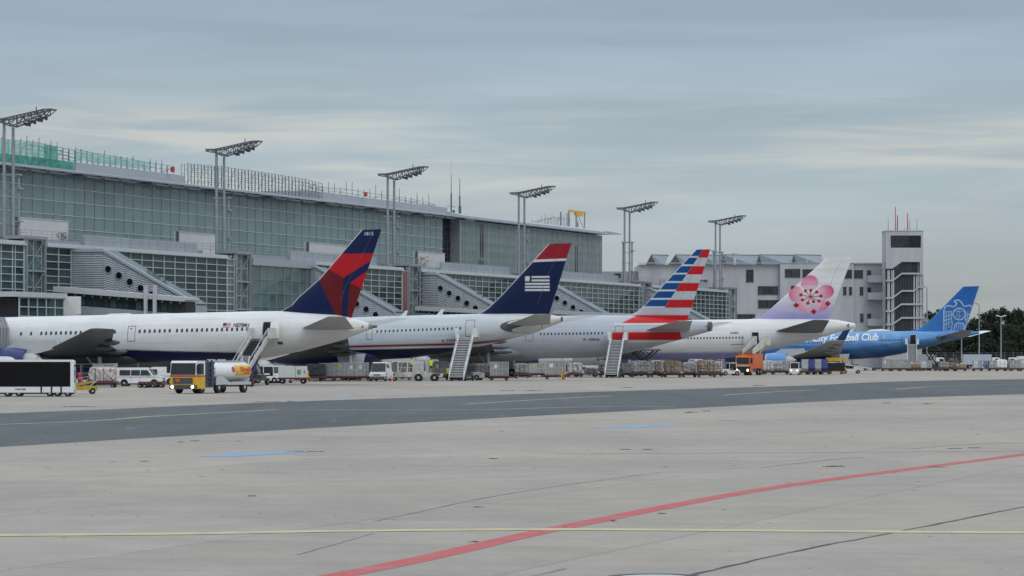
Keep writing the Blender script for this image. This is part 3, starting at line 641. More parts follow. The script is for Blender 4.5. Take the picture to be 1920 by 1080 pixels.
def fwin(px0, px1, py0, py1, n, dd=D, par=None, oo=None, proud=0.0):
    x0, x1, z0, z1 = rect(px0, px1, py0, py1, dd); y = dd - proud; oo = oo or o
    f = MB(oo); f.bx(x0 - .1, x1 + .1, y - 0.16, y + .02, z1, z1 + .12); f.bx(x0 - .1, x1 + .1, y - 0.2, y + .02, z0 - .12, z0)
    for i in range(n + 1): xx = x0 + (x1 - x0) * i / n; f.bx(xx - .06, xx + .06, y - 0.14, y + .02, z0, z1)
    f = f.build('window', dframe, par or t)
    for i in range(n):
        q = MB(oo); q.bx(x0 + (x1 - x0) * i / n + .07, x0 + (x1 - x0) * (i + 1) / n - .07, y - 0.06, y - .02, z0 + .01, z1 - .01); q.build('pane', officeglass, f)
for a in ((1399.5, 1412.5, 506.5, 528, 2), (1471.5, 1499, 505.5, 519.5, 6), (1504.5, 1530, 506, 519.5, 5), (1583, 1596, 507, 521, 3), (1601.5, 1617, 507.5, 521, 3), (1625.5, 1632, 508, 516, 1), (1421.5, 1458.5, 537.5, 551.5, 8), (1422, 1460, 563.5, 577, 8), (1380, 1415, 590, 598, 8), (1483, 1490, 537, 551, 2),
          (1580.5, 1585.5, 539, 552.5, 1), (1591.5, 1596, 539, 552.5, 1), (1612, 1617.5, 539, 553, 1), (1626, 1632, 540, 549, 1), (1612.5, 1618, 589, 603, 1), (1626, 1632, 589, 599, 1)):
    fwin(*a, proud=0.62 if a[0] > 1600 else (1.22 if a[0] > 1462 else 0.02))
b = MB(o); b.bx(Z(1214, D), Z(1262, D), D - .1, D - .02, zh(542, D), zh(536, D)); b.build('dark_band', dgrey, t)
for py in (519, 551, 600):
    x0, x1 = Z(1625, D), Z(1662, D); z1 = zh(py - 2, D); z0 = zh(py + 11, D); s = MB(o); s.bx(x0, x1, D - 3.2, D - 3.0, z0 + .3, z1); s.bx(x0, x0 + .2, D - 3.0, D - .6, z0 + .3, z1); s.bx(x0, x1 + .1, D - 3.3, D - .6, z0, z0 + .3); s.build('balcony', render_w, t)
for px, h in ((1340, 4.2), (1379, 3.4), (1516, 2.2)):
    b = MB(o); b.cy((Z(px, D), D + 3, 25), (Z(px, D), D + 3, 25 + h), .35 if px < 1500 else .12, n=10); b.cy((Z(px, D), D + 3, 25 + h), (Z(px, D), D + 3, 25.4 + h), .7 if px < 1500 else .14, n=10); b.build('roof_vent', lgrey, t)
t, o = free('flood_light_rack', 'small rack of floodlights standing behind the striped tail fin', 'floodlights', 1325, 742)
b = MB(o); yy = 742.0
b.cy((Z(1322, yy), yy, 12), (Z(1322, yy), yy, zh(524, yy)), .15)
for j in range(2): b.bar((Z(1313, yy), yy, zh(526 + j * 4, yy)), (Z(1327, yy), yy, zh(526 + j * 4, yy)), .12)
b.build('stand', dsteel, t)
for i in range(3):
    for j in range(2):
        s = MB(o); x, z = Z(1314.5 + i * 5.2, yy), zh(526.5 + j * 4, yy); s.bx(x - .25, x + .25, yy - .35, yy - .1, z - .22, z + .22); s.build('floodlight', dgrey, t)
# ---- control tower
D2 = 790.0
t, o = free('control_tower', 'square white control tower with slanted cab windows and a glazed stair well', 'control tower', 1696, D2)
x0, x1 = Z(1661, D2), Z(1731, D2); zt = zh(433.5, D2); xm = (x0 + x1) / 2; wd = x1 - x0
def zz(py): return zh(py, D2)
# walls round the openings
fr = MB(o); y0, y1 = D2, D2 + wd * .9
fr.bx(x0, x1, y0, y1, zz(463.5), zz(433.5)) if False else None
fr.bx(x0, x1, y0, y1, zz(441.5), zt)                                    # head band
fr.bx(x0, Z(1670, D2), y0, y1, zz(464.5), zz(441.5)); fr.bx(Z(1727, D2), x1, y0, y1, zz(464.5), zz(441.5))
fr.pr([(x0, zz(503.5)), (Z(1673, D2), zz(503.5)), (Z(1691, D2), zz(491)), (Z(1725, D2), zz(491)), (Z(1725, D2), zz(512)), (x1, zz(514)), (x1, zz(464.5)), (x0, zz(464.5))], y0, y0 + .5)
fr.bx(x0, x1, y0 + .5, y1, zz(491), zz(464.5)); fr.bx(x0, x1, y0 + 2.5, y1, 0, zz(491))
fr.build('wall', render_w, t)
s = MB(o); s.bx(x0 - .15, x1 + .15, y0 - .15, y1 + .15, zt + .005, zt + .25); s.build('coping', lgrey, t)
for sgn, (a, c) in enumerate(((1669.5, 1703.2), (1704.0, 1727.5))):      # cab glass leaning outwards
    s = MB(o); i0, i1 = (1671 if sgn == 0 else 1704, 1703.2 if sgn == 0 else 1724.5); s.add([(Z(i0, D2), y0 + .8, zz(464.3)), (Z(i1, D2), y0 + .8, zz(464.3)), (Z(c, D2), y0 + .15, zz(441.8)), (Z(a, D2), y0 + .15, zz(441.8))], [(0, 1, 2, 3)])
    s.add([(Z(i0, D2), y0 + .85, zz(464.3)), (Z(i1, D2), y0 + .85, zz(464.3)), (Z(c, D2), y0 + .2, zz(441.8)), (Z(a, D2), y0 + .2, zz(441.8))], [(3, 2, 1, 0)]); s.build('cab_window', officeglass, t)
s = MB(o); s.bx(Z(1703.2, D2), Z(1704, D2), y0 + .1, y0 + .9, zz(464.3), zz(441.8)); s.build('cab_mullion', dframe, t)
levels = [(503.5, 528), (528, 560.5), (560.5, 586), (586, 611), (611, 640)]
for a, c in levels:
    for i in range(7):
        p0 = 1662 + i * 9.9
        if a < 510 and i == 6: continue
        s = MB(o); s.bx(Z(p0, D2) + .04, Z(p0 + 9.6, D2), y0 + .9, y0 + .95, zz(c) + .1, zz(a) - .05 if not (a < 510 and i > 2) else zz(492)); s.build('stair_window', pierglass if i in (0, 1, 5, 6) else officeglass, t)
s = MB(o)
for i in range(24): p0 = 1662 + i * 3.0; s.bx(Z(p0, D2) - .07, Z(p0, D2) + .07, y0 + .65, y0 + .88, zz(640), zz(505 if p0 < 1690 or p0 > 1725 else 492))
tag(s.build('window_bar', dframe, t), kind='stuff')
s = MB(o)
for p0 in (1665.5, 1668, 1673, 1676, 1714.5, 1719, 1722, 1726, 1729): s.bx(Z(p0, D2) - .14, Z(p0, D2) + .14, y0 + .55, y0 + .64, zz(640), zz(506 if p0 < 1690 else 516))
tag(s.build('bright_mullion', framem, t), kind='stuff')
for pts in (((1661, 527.5), (1674, 527.5), (1691, 514.5), (1731, 514.5)), ((1661, 560.5), (1674, 560), (1691, 547), (1714, 547), (1722, 539.5), (1731, 539.5)), ((1661, 585), (1672, 585), (1690, 572), (1731, 572)), ((1661, 610), (1673, 610), (1691, 597.5), (1731, 597.5))):
    s = MB(o)
    for (a, c), (d, f) in zip(pts, pts[1:]): s.add([(Z(a, D2), y0 + q, zz(c) + h) for q in (-.05, .5) for h in (0, .42)] + [(Z(d, D2), y0 + q, zz(f) + h) for q in (-.05, .5) for h in (0, .42)], [(0, 4, 5, 1), (1, 5, 7, 3), (2, 3, 7, 6), (0, 2, 6, 4)])
    s.build('stair_string', render_w, t)
for px, top, m, r in ((1669, 408, steel, .09), (1682.5, 386, red, .13), (1686.3, 402, red, .17), (1705.5, 398, red, .15), (1709.5, 410, steel, .1), (1723, 407, steel, .09), (1700, 425, steel, .07)):
    s = MB(o); s.cy((Z(px, D2), y0 + 4, zt), (Z(px, D2), y0 + 4, zz(top)), r, r * .6, n=6); s.build('antenna', m, t)
# ---- light masts
def mast(u, lab):
    B = Bld('apron_light_mast', lab, 'light mast', u, 0, 'apron light masts along the pier'); HM = 34.3
    # two poles; the head runs out over the apron (towards -y)
    for uu, yy_, top in ((u - .5, .3, HM), (u + .5, -.5, HM - .9)):
        b = B.mb(); b.cy((uu, yy_, 6), (uu, yy_, top), .25, .20, n=10); B.add('pole', b, steel, smooth=True)
    b = B.mb()
    for uu, yy_ in ((u + 1.9, 1.4), (u + 1.9, -.6)): b.cy((uu, yy_, 17), (uu, yy_, 27.2), .16, n=6)
    for i in range(5):
        z = 18.4 + i * 2.2; b.bar((u + 1.9, 1.4, z), (u + 1.9, -.6, z), .1); b.bar((u + 1.9, -.6, z), (u + .5, -.5, z), .1); b.bar((u + 1.9, 1.4, z), (u - .5, .3, z), .1)
        b.bx(u + 1.2, u + 2.2, -1.1, -.3, z + .25, z + .5) if i in (1, 3) else None
    b.bx(u + .9, u + 2.1, -1.0, 1.5, 27.1, 27.3); B.add('cable_ladder', b, steel)
    top = lambda y: HM + (0.15 if y > .3 else 0.15 + (-y + .3) * .18); bot = lambda y: HM - .10 - max(0, .85 - abs(y + 0.8) * (.5 if y > -.8 else .15)) + (max(0, -y) * .14)
    Y = [1.9, .4, -.8, -1.9, -3.0, -4.0, -5.0, -5.8]
    for du in (-.9, .9):
        b = B.mb()
        for a, c in zip(Y, Y[1:]):
            ba, bc = (top(a), top(c)); la, lc = min(bot(a), ba - .12), min(bot(c), bc - .12)
            b.bar((u + du, a, ba), (u + du, c, bc), .19); b.bar((u + du, a, la), (u + du, c, lc), .17); b.bar((u + du, a, la), (u + du, c, bc), .09); b.bar((u + du, c, lc), (u + du, c, bc), .11)
        B.add('head_truss', b, dsteel)
    b = B.mb()
    for a in Y[1:]: b.bar((u - .9, a, top(a)), (u + .9, a, top(a)), .12); b.bar((u - .9, a, bot(a)), (u + .9, a, bot(a)), .09)
    b.bar((u - .9, Y[-1] - .9, top(-6.5) - .1), (u + .9, Y[-1] - .9, top(-6.5) - .1), .16)
    for du in (-.9, .9): b.bar((u + du, Y[-1], top(Y[-1])), (u + du, Y[-1] - .9, top(-6.5) - .1), .15); b.bar((u + du, Y[-1], bot(Y[-1])), (u + du, Y[-1] - .9, top(-6.5) - .1), .1)
    for q in (-.9, .9): b.bar((u + q, 1.9, top(1.9)), (u, 2.4, top(1.9)), .12)
    b.cy((u, -4.2, top(-4.2)), (u, -4.2, top(-4.2) + .75), .07); B.add('head_frame', b, dsteel)
    for i, yy_ in enumerate((-2.6, -3.5, -4.4, -5.2)):
        for du in ((-.6, .5) if i % 2 else (-.1, .7)):
            s = B.mb(); z = bot(yy_) - .1; s.add([(u + du - .2, yy_ + .2, z + .1), (u + du + .2, yy_ + .2, z + .1), (u + du + .3, yy_ - .3, z - .0), (u + du - .3, yy_ - .3, z - .0), (u + du - .2, yy_ + .15, z - .15), (u + du + .2, yy_ + .15, z - .15), (u + du + .3, yy_ - .25, z - .42), (u + du - .3, yy_ - .25, z - .42)],
                [(0, 3, 2, 1), (4, 5, 6, 7), (0, 1, 5, 4), (1, 2, 6, 5), (2, 3, 7, 6), (3, 0, 4, 7)]); B.add('floodlight', s, dgrey)
for k, (u, lab) in enumerate(zip((54.6, 121.1, 191.0, 258.8, 326.2, 396.3), ('nearest apron light mast, cut by the left edge of the picture', 'light mast in front of the scaffolded hall roof', 'light mast just right of the navy and red tail fin', 'light mast in front of the louvred hall',
      'light mast standing free right of the louvred hall', 'farthest light mast, in front of the white office building'))): mast(u, lab)
# ---- things on the roofs
def scaffold(lab, px0, px1, tops, y, zb, nn, netmat=None, netpx=None, rows=4, over=.6, gnt=0.0):
    """tubes on the roof; tops: px->py of the upper edge"""
    u0, u1 = ucol(px0, y), ucol(px1, y); B = Bld('roof_scaffold', lab, 'scaffolding', (u0 + u1) / 2, y); xs = [p for p, _ in tops]; ys = [q for _, q in tops]; rr = random.Random(int(px0))
    b = B.mb(); P = []
    for i in range(nn + 1):
        px = px0 + (px1 - px0) * i / nn; u = ucol(px, y); z1 = zrow(float(np.interp(px, xs, ys)), u, y); P.append((u, z1))
        b.cy((u, y, zb), (u, y, z1 + (rr.random() ** 2) * over * 1.6), .055, n=4)
        b.cy((u, y + 1.2, zb), (u, y + 1.2, z1 + (rr.random() ** 2) * over), .05, n=4)
    for j in range(rows):
        f = (j + 1) / rows
        for (ua, za), (uc, zc_) in zip(P, P[1:]):
            b.bar((ua, y - .05, zb + (za - zb) * f), (uc, y - .05, zb + (zc_ - zb) * f), .06)
            if rr.random() < .6: b.bar((ua, y + 1.2, zb + (za - zb) * f - .2), (uc, y + 1.2, zb + (zc_ - zb) * f - .2), .06)
    for i in range(0, nn - 1, 3): b.bar((P[i][0], y, zb), (P[i + 2][0], y, P[i + 2][1]), .05)
    B.add('tubes', b, scaf)
    for (m, a, c, lo, hi) in (netpx or []):
        n = MB(B.o); vs = []; k = 24
        for i in range(k + 1):
            px = a + (c - a) * i / k; u = ucol(px, y - .2); z1 = zrow(float(np.interp(px, xs, ys)), u, y); h = z1 - zb
            for f in (lo, hi): vs.append((u, y - .25 + rr.uniform(-.15, .15), zb + h * f + rr.uniform(-.12, .12)))
        n.add(vs, [(2 * i, 2 * i + 2, 2 * i + 3, 2 * i + 1) for i in range(k)]); B.add('netting', n, m)
RY = 26.2
scaffold('roof scaffold hung with green netting at the left edge', -40, 141, [(-40, 255), (0, 261), (60, 266), (110, 276), (141, 283)], RY, 31.9, 16, rows=6, netpx=[(netg, -40, 141, 0.0, .42), (netl, -40, 108, .42, .98), (netg, 82, 108, .3, 1.0)])
scaffold('low roof scaffold with thin pale green netting', 142, 325, [(142, 280), (180, 288), (225, 295), (280, 305), (325, 312)], RY + .5, 33.3, 17, rows=2, netpx=[(netl, 142, 280, .15, .95)])
scaffold('dense bare grey scaffold on the middle of the hall roof', 352, 604, [(352, 307), (400, 311), (470, 320), (558, 334), (580, 338), (604, 345)], RY, 31.9, 40, rows=5, over=.15)
scaffold('low bent guard rail scaffold at the right of the hall roof', 594, 815, [(594, 351), (640, 353), (690, 362), (740, 368), (790, 377), (815, 384)], RY + 2, 33.2, 20, rows=2, over=1.2)
scaffold('thin standing tubes on the louvred hall roof', 985, 1068, [(985, 420), (1040, 407), (1068, 412)], RY + 4, 32.4, 14, rows=1, over=1.0)
def roofbox(px, lab):
    u = ucol(px, RY - .6); t = Bld('red_roof_box', lab, 'box', u, RY - .6, 'red boxes on the hall roof'); b = t.mb(); z0, z1 = (33.5, 34.9) if px < 400 else (33.4, 34.5); b.bx(u - .35, u + .35, RY - .8, RY - .35, z0, z0 + .75); t.add('body', b, red); b = t.mb(); b.bx(u - .38, u + .38, RY - .83, RY - .32, z0 + .75, z0 + .82); t.add('lid', b, dred)
roofbox(324, 'red box on the hall roof left of the dense scaffold'); roofbox(686, 'red box on the hall roof near the third light mast')
for px, top, lab in ((846, 327, 'taller antenna mast with a cross arm, on the roof joint'), (862, 334, 'plain thin antenna mast right of the cross armed one')):
    y = 30.; u = ucol(px, y); t = Bld('antenna_mast', lab, 'antenna', u, y, 'antenna masts on the hall roof'); z1 = zrow(top, u, y); zb = 32.0
    b = t.mb(); b.cy((u, y, zb), (u, y, zb + (z1 - zb) * .55), .16, n=6); b.cy((u, y, zb + (z1 - zb) * .55), (u, y, z1), .09, .05, n=6); t.add('pole', b, dsteel)
    b = t.mb()
    if px < 850: b.bar((u - 2.6, y, zb + 2.1), (u + 2.6, y, zb + 2.1), .09); b.cy((u + 1.1, y, zb + 1.1), (u + 1.1, y - .3, zb + 1.1), .35, n=10); b.bar((u, y, zb + 1.2), (u + 1.1, y, zb + 1.1), .06); b.cy((u, y, z1), (u, y, z1 + 3), .02, n=4)
    else: b.bx(u - .2, u + .4, y - .2, y + .2, zb + .3, zb + 2.4)
    t.add('fittings', b, dsteel)
y = 31.; u0, u1 = ucol(1067, y), ucol(1096, y); t = Bld('roof_gantry', 'yellow topped steel gantry standing on the louvred hall roof', 'gantry', (u0 + u1) / 2, y); z1 = zrow(397, u0, y); b = t.mb()
for u in (u0, u1, u0 + (u1 - u0) * .45):
    for q in (y, y + 2): b.bx(u - .12, u + .12, q - .12, q + .12, 32.4, z1)
b.bar((u1, y, 32.5), (u0 + (u1 - u0) * .5, y, z1), .1); t.add('legs', b, steel)
b = t.mb(); b.bx(u0 - .3, u1 + .3, y - .3, y + .25, z1, z1 + .45); b.bx(u0 + (u1 - u0) * .4, u0 + (u1 - u0) * .8, y - .35, y + .3, z1 - .7, z1 - .02); t.add('beam', b, yellow)
# ---- trees, posts and fence beyond the apron
leaf1 = mat('dark_leaf', (0.017, 0.028, 0.017), 0.9, var=0.35, scale=0.35); leaf2 = mat('mid_leaf', (0.024, 0.036, 0.020), 0.9, var=0.35, scale=0.35); bark = mat('bark', (0.05, 0.04, 0.03), 0.9)
def tree(px, py, y, wpx, m, lab, seed):
    rr = random.Random(seed); h = zh(py, y); r = wpx / 2 * y / FPX; t = thing('tree', lab, 'tree', at(px, y), rr.uniform(0, 6), 'trees beyond the apron')
    b = MB(); b.cy((0, 0, -.2), (0.2, 0, h * .55), .45, .25, n=7)
    cl = []
    for i in range(22):
        a = rr.uniform(0, 6.28); q = r * rr.random() ** .55 * .8; z = h * rr.uniform(.28, .9); lim = math.sqrt(max(0.05, 1 - ((z / h - .5) / .56) ** 2)); cl.append((math.cos(a) * q * lim, math.sin(a) * q * lim, z, r * rr.uniform(.22, .4)))
        if i % 3 == 0: b.cy((0.1, 0, h * rr.uniform(.2, .5)), cl[-1][:3], .16, .06, n=5)
    cl += [(rr.uniform(-.2, .2) * r, 0, h * .9, r * .3), (rr.uniform(-.4, .4) * r, rr.uniform(-.4, .4) * r, h * .86, r * .3)]
    b.build('trunk', bark, t); v = []; f = []
    for cx, cy_, cz, cr in cl:
        for k in range(120):
            d = Vector((rr.gauss(0, 1), rr.gauss(0, 1), rr.gauss(0, 1))).normalized() * cr * rr.random() ** .35; p = Vector((cx, cy_, min(cz + d.z, h + .3))) + Vector((d.x, d.y, 0)); s = rr.uniform(.5, 1.0)
            e1 = Vector((rr.gauss(0, 1), rr.gauss(0, 1), rr.gauss(0, 1))).normalized() * s; e2 = Vector((rr.gauss(0, 1), rr.gauss(0, 1), rr.gauss(0, 1))).normalized() * s
            i = len(v); v += [tuple(p), tuple(p + e1), tuple(p + e1 * .5 + e2)]; f.append((i, i + 1, i + 2))
    b = MB(); b.v = v; b.f = f; b.mi = [0] * len(f); b.build('crown', m, t)
kinds = ['tall dark tree', 'broad dark tree', 'rounded dark tree', 'slim dark tree', 'low bushy tree']
TR = [(1760, 578, 1150, 62), (1790, 590, 1120, 60), (1735, 640, 1100, 60), (1830, 596, 1130, 64), (1856, 582, 1160, 62), (1880, 574, 1180, 66), (1905, 577, 1200, 60), (1930, 572, 1170, 70), (1868, 606, 1060, 60), (1900, 610, 1050, 64), (1838, 622, 1050, 60), (1800, 626, 1060, 56), (1925, 606, 1040, 60),
      (1775, 640, 1055, 60), (1860, 640, 1010, 54), (1895, 644, 1000, 56), (1825, 648, 1005, 50), (1750, 652, 1020, 50), (1925, 640, 1000, 56), (1715, 655, 1030, 52), (1690, 660, 1040, 50), (1660, 662, 1040, 50), (1625, 662, 1045, 52), (1590, 664, 1045, 52)]
NB = ['right of the control tower', 'behind the blue tail fin', 'below the control tower', 'just right of the blue tail', 'behind the tall lamp post', 'highest in the right skyline', 'near the right edge of the skyline', 'cut by the right edge', 'in front of the lamp post row', 'behind the twin lamp', 'behind the blue tail cone', 'under the blue tailplane', 'filling the right edge lower down',
      'above the grey box lorry', 'above the pale blue lorry', 'right of the pale blue lorry', 'over the car park', 'behind the blue belly', 'beside the containers at the right edge', 'left of the grey lorry', 'far behind the stairs', 'far behind the container row', 'behind the white belt loader', 'behind the yellow cart']
for i, (q, nb) in enumerate(zip(TR, NB)): tree(*q, (leaf1, leaf2)[i % 2], '%s %s' % (kinds[i % 5], nb), 40 + i)
def wood():
    rr = random.Random(9); v = []; f = []
    for i in range(5200):
        y = rr.uniform(1230, 1290); x = rr.uniform(120, 260); h = 14 + 3 * math.sin(x * .11) + 2 * math.sin(x * .37); p = Vector((x, y, h * rr.random() ** .7)); s = rr.uniform(.7, 1.5)
        e1 = Vector((rr.gauss(0, 1), rr.gauss(0, 1), rr.gauss(0, 1))).normalized() * s; e2 = Vector((rr.gauss(0, 1), rr.gauss(0, 1), rr.gauss(0, 1))).normalized() * s; k = len(v); v += [tuple(p), tuple(p + e1), tuple(p + e1 * .5 + e2)]; f.append((k, k + 1, k + 2))
    b = MB(); b.v = v; b.f = f; b.mi = [0] * len(f); tag(b.build('woodland', leaf1), 'dark woodland filling in behind the separate trees', None, None, 'stuff')
wood()
t, o = free('pink_roof_house', 'distant pinkish gable roof left of the blue tail fin', 'house', 1742, 1300)
b = MB(o); yy = 1300.; b.bx(Z(1722, yy), Z(1765, yy), yy, yy + 14, 0, zh(604, yy)); b.build('wall', render_w, t); b = MB(o); b.pr([(Z(1720, yy), zh(604, yy)), (Z(1767, yy), zh(604, yy)), (Z(1746, yy), zh(585, yy))], yy - .4, yy + 15); b.build('roof', mat('clay_roof', (0.40, 0.30, 0.29), 0.8), t)
def lamp(px, py, y, twin, lab):
    t = thing('lamp_post', lab, 'lamp post', at(px, y), 0, 'lamp posts at the apron edge'); h = zh(py, y); b = MB(); b.cy((0, 0, 0), (0, 0, h), .22, .13, n=7); b.build('pole', steel, t)
    for s in ((-1, 1) if twin else (-1,)): b = MB(); b.cy((0, 0, h), (s * 1.0, 0, h + .25), .1, n=5); b.bx(min(s * .6, s * 1.3), max(s * .6, s * 1.3), -.25, .25, h + .2, h + .42); b.build('lamp_head', white if twin else steel, t)
lamp(1738, 539, 840, False, 'thin lamp post beside the control tower'); lamp(1836, 571, 900, False, 'grey lamp post right of the blue tail fin'); lamp(1877, 594, 820, True, 'lamp post with two white heads before the trees'); lamp(1803, 620, 940, False, 'thin lamp post below the blue tailplane')
t, o = free('perimeter_fence', 'long wire mesh fence on thin posts before the trees', 'fence', 1800, 960)
b = MB(o); yy = 960.
for i in range(30): b.cy((Z(1500 + i * 16, yy), yy, 0), (Z(1500 + i * 16, yy), yy, 4.0), .05, n=4)
tag(b.build('post', steel, t), kind='stuff'); b = MB(o)
for i in range(9): b.bx(Z(1500, yy), Z(1970, yy), yy - .02, yy + .02, .3 + i * .45, .33 + i * .45)
b.build('wire', steel, t)
# ------------------------------------------------------------------ airliners
# local frame: x aft, y away from the camera side (starboard), z up; base point on the ground under the fin tip
class Plane:
    def __init__(s, label, tip, scale, pitch):
        Y = FPX / scale; s.P = ((tip[0] - 960) / scale, Y); s.p = R(pitch); s.yaw = math.atan2(-DX, DY)
        s.t = thing('airliner', label, 'airliner', (s.P[0], Y, 0), s.yaw, 'airliners parked nose in along the pier', pitch=-s.p)
    def loc(s, px, py, lat=0.0):
        """photo point -> (x, z) on the upright plane at distance lat to the camera side of the centre line"""
        k = (px - 960) / FPX; P0 = s.P[0] - lat * DX; P1 = s.P[1] - lat * DY
        t = (k * P1 - P0) / (DY + k * DX); y = P1 - t * DX; h = CAM_H + (HOR - py) * y / FPX; c, n = math.cos(s.p), math.sin(s.p)
        return (t * c + h * n, -t * n + h * c)
    def poly(s, pts, lat=0.0): return [s.loc(a, b, lat) for a, b in pts]
    def world(s, x, y, z=0.0):
        c, n = math.cos(s.p), math.sin(s.p); xx = x * c - z * n
        return (s.P[0] + xx * DY + y * DX, s.P[1] - xx * DX + y * DY, x * n + z * c)
def inpoly(P, x, z):
    c = np.zeros(x.shape, bool); n = len(P)
    for i in range(n):
        (x1, z1), (x2, z2) = P[i], P[(i + 1) % n]
        c ^= ((z1 > z) != (z2 > z)) & (x < (x2 - x1) * (z - z1) / (z2 - z1 + 1e-12) + x1)
    return c
def paint(col, mask, rgb): col[mask] = rgb
def blend(col, d, rgb, wd): a = np.clip(.5 + d / wd, 0, 1)[:, None]; col[:] = col * (1 - a) + np.array(rgb) * a
def sdist(P, x, z):
    d = np.full(x.shape, 1e9)
    for (x1, z1), (x2, z2) in zip(P, list(P[1:]) + [P[0]]):
        dx, dz = x2 - x1, z2 - z1; t = np.clip(((x - x1) * dx + (z - z1) * dz) / (dx * dx + dz * dz + 1e-12), 0, 1); d = np.minimum(d, np.hypot(x - x1 - t * dx, z - z1 - t * dz))
    return np.where(inpoly(P, x, z), d, -d)
def attr_mesh(name, V, F, C, smooth=True):
    m = bpy.data.meshes.new(name); m.from_pydata(V.tolist(), [], F); m.materials.append(livery)
    a = m.color_attributes.new('Col', 'FLOAT_COLOR', 'POINT'); a.data.foreach_set('color', np.c_[C, np.ones(len(C))].astype(np.float32).ravel())
    if smooth: m.polygons.foreach_set('use_smooth', [True] * len(m.polygons)); m.set_sharp_from_angle(angle=R(50))
    m.update(); return m
def grid_faces(nr, nc, wrap=False, flip=False):
    F = []
    for i in range(nr - 1):
        for j in range(nc if wrap else nc - 1):
            q = (i * nc + j, i * nc + (j + 1) % nc, (i + 1) * nc + (j + 1) % nc, (i + 1) * nc + j); F.append(q[::-1] if flip else q)
    return F
class Body:
    def __init__(s, A, top, bot, Rw, nose, colour, noseR=9.0, hump=None):
        s.A = A; tx, tz = zip(*top); bx_, bz = zip(*bot); s.x1 = max(tx[-1], bx_[-1]); s.x0 = nose
        s.full = tz[0] - bz[0]; s.Rw = Rw; s.d = (tx, tz, bx_, bz, noseR, hump)
        X = np.concatenate([np.linspace(nose, nose + 8, 26), np.linspace(nose + 8.3, -46, 40), np.linspace(-45.7, s.x1, 250)]) if nose < -50 else np.linspace(nose, s.x1, 300)
        NA = 140; V = np.zeros((len(X), NA, 3)); th = np.linspace(0, 2 * np.pi, NA, endpoint=False)
        for i, x in enumerate(X):
            t, b, hw = s.sec(x); V[i, :, 0] = x; V[i, :, 1] = -np.cos(th) * hw; V[i, :, 2] = (t + b) / 2 + np.sin(th) * (t - b) / 2
        V = V.reshape(-1, 3); F = grid_faces(len(X), NA, True, True); n = len(X)
        F += [tuple(range(NA)), tuple(range(n * NA - 1, (n - 1) * NA - 1, -1))]
        s.o = link('fuselage', attr_mesh('fuselage', V, F, colour(V[:, 0], V[:, 2], V[:, 1])), A.t)
    def sec(s, x):
        tx, tz, bx_, bz, nr, hump = s.d; t = float(np.interp(x, tx, tz)); b = float(np.interp(x, bx_, bz)); hw = s.Rw * (t - b) / s.full
        if hump and x < hump[0]: t += hump[1] * min(1, (hump[0] - x) / hump[2])
        u = (x - s.x0) / nr
        if u < 1: f = math.sqrt(max(1e-4, 1 - (1 - u) ** 2)); c = b + (t - b) * (.40 + .1 * u); hw *= f; t = c + (t - c) * f; b = c + (b - c) * f
        return t, b, hw
    def y(s, x, z, off=0.0):
        t, b, hw = s.sec(x); q = (z - (t + b) / 2) / ((t - b) / 2); return -hw * math.sqrt(max(0.0, 1 - min(1, q * q))) - off
    def patch(s, name, pts, m, off=0.012, parent=None, build=True):
        """thin panel lying on the camera side of the skin; pts in (x, z)"""
        n = len(pts); b = MB(); cx, cz = sum(p[0] for p in pts) / n, sum(p[1] for p in pts) / n
        V = [(x, s.y(x, z, off), z) for x, z in pts] + [(x, s.y(x, z, -.02), z) for x, z in pts] + [(cx, s.y(cx, cz, off), cz)]
        F = [(i, (i + 1) % n, 2 * n) for i in range(n)] + [(i, n + i, n + (i + 1) % n, (i + 1) % n) for i in range(n)]
        b.add(V, F); return b.build(name, m, parent or s.A.t) if build else b
    def sheet(s, name, x0, x1, z0, z1, m, off=.012, parent=None, nx=3, nz=6, shear=0.0):
        b = MB(); V = []; 
        for j in range(nz + 1):
            for i in range(nx + 1):
                z = z0 + (z1 - z0) * j / nz; x = x0 + (x1 - x0) * i / nx; V.append((x, s.y(x, z, off), z))
        b.add(V, grid_faces(nz + 1, nx + 1)); return b.build(name, m, parent or s.A.t)
    def frame(s, name, x0, x1, z0, z1, m, w=.07, parent=None, off=.014):
        b = MB()
        for a, c, d, e in ((x0, x1, z1 - w, z1), (x0, x1, z0, z0 + w), (x0, x0 + w, z0, z1), (x1 - w, x1, z0, z1)):
            n = 8; V = []
            for j in range(n + 1): z = d + (e - d) * j / n; V += [(a, s.y(a, z, off), z), (c, s.y(c, z, off), z)]
            b.add(V, [(2 * j, 2 * j + 1, 2 * j + 3, 2 * j + 2) for j in range(n)])
        return b.build(name, m, parent or s.A.t)
    def windows(s, pxs, py0, py1, wd=.28, ht=.42):
        """pxs: photo columns; the row runs from py0 to py1"""
        for i, px in enumerate(pxs):
            f = (px - pxs[0]) / max(1e-6, pxs[-1] - pxs[0]); x, z = s.A.loc(px, py0 + (py1 - py0) * f, s.Rw * .93)
            P = [(x + wd / 2 * math.copysign(abs(math.cos(q)) ** .6, math.cos(q)), z + ht / 2 * math.copysign(abs(math.sin(q)) ** .6, math.sin(q))) for q in [k * math.pi / 5 + .3 for k in range(10)]]
            s.patch('cabin_window', P, winm, .01)
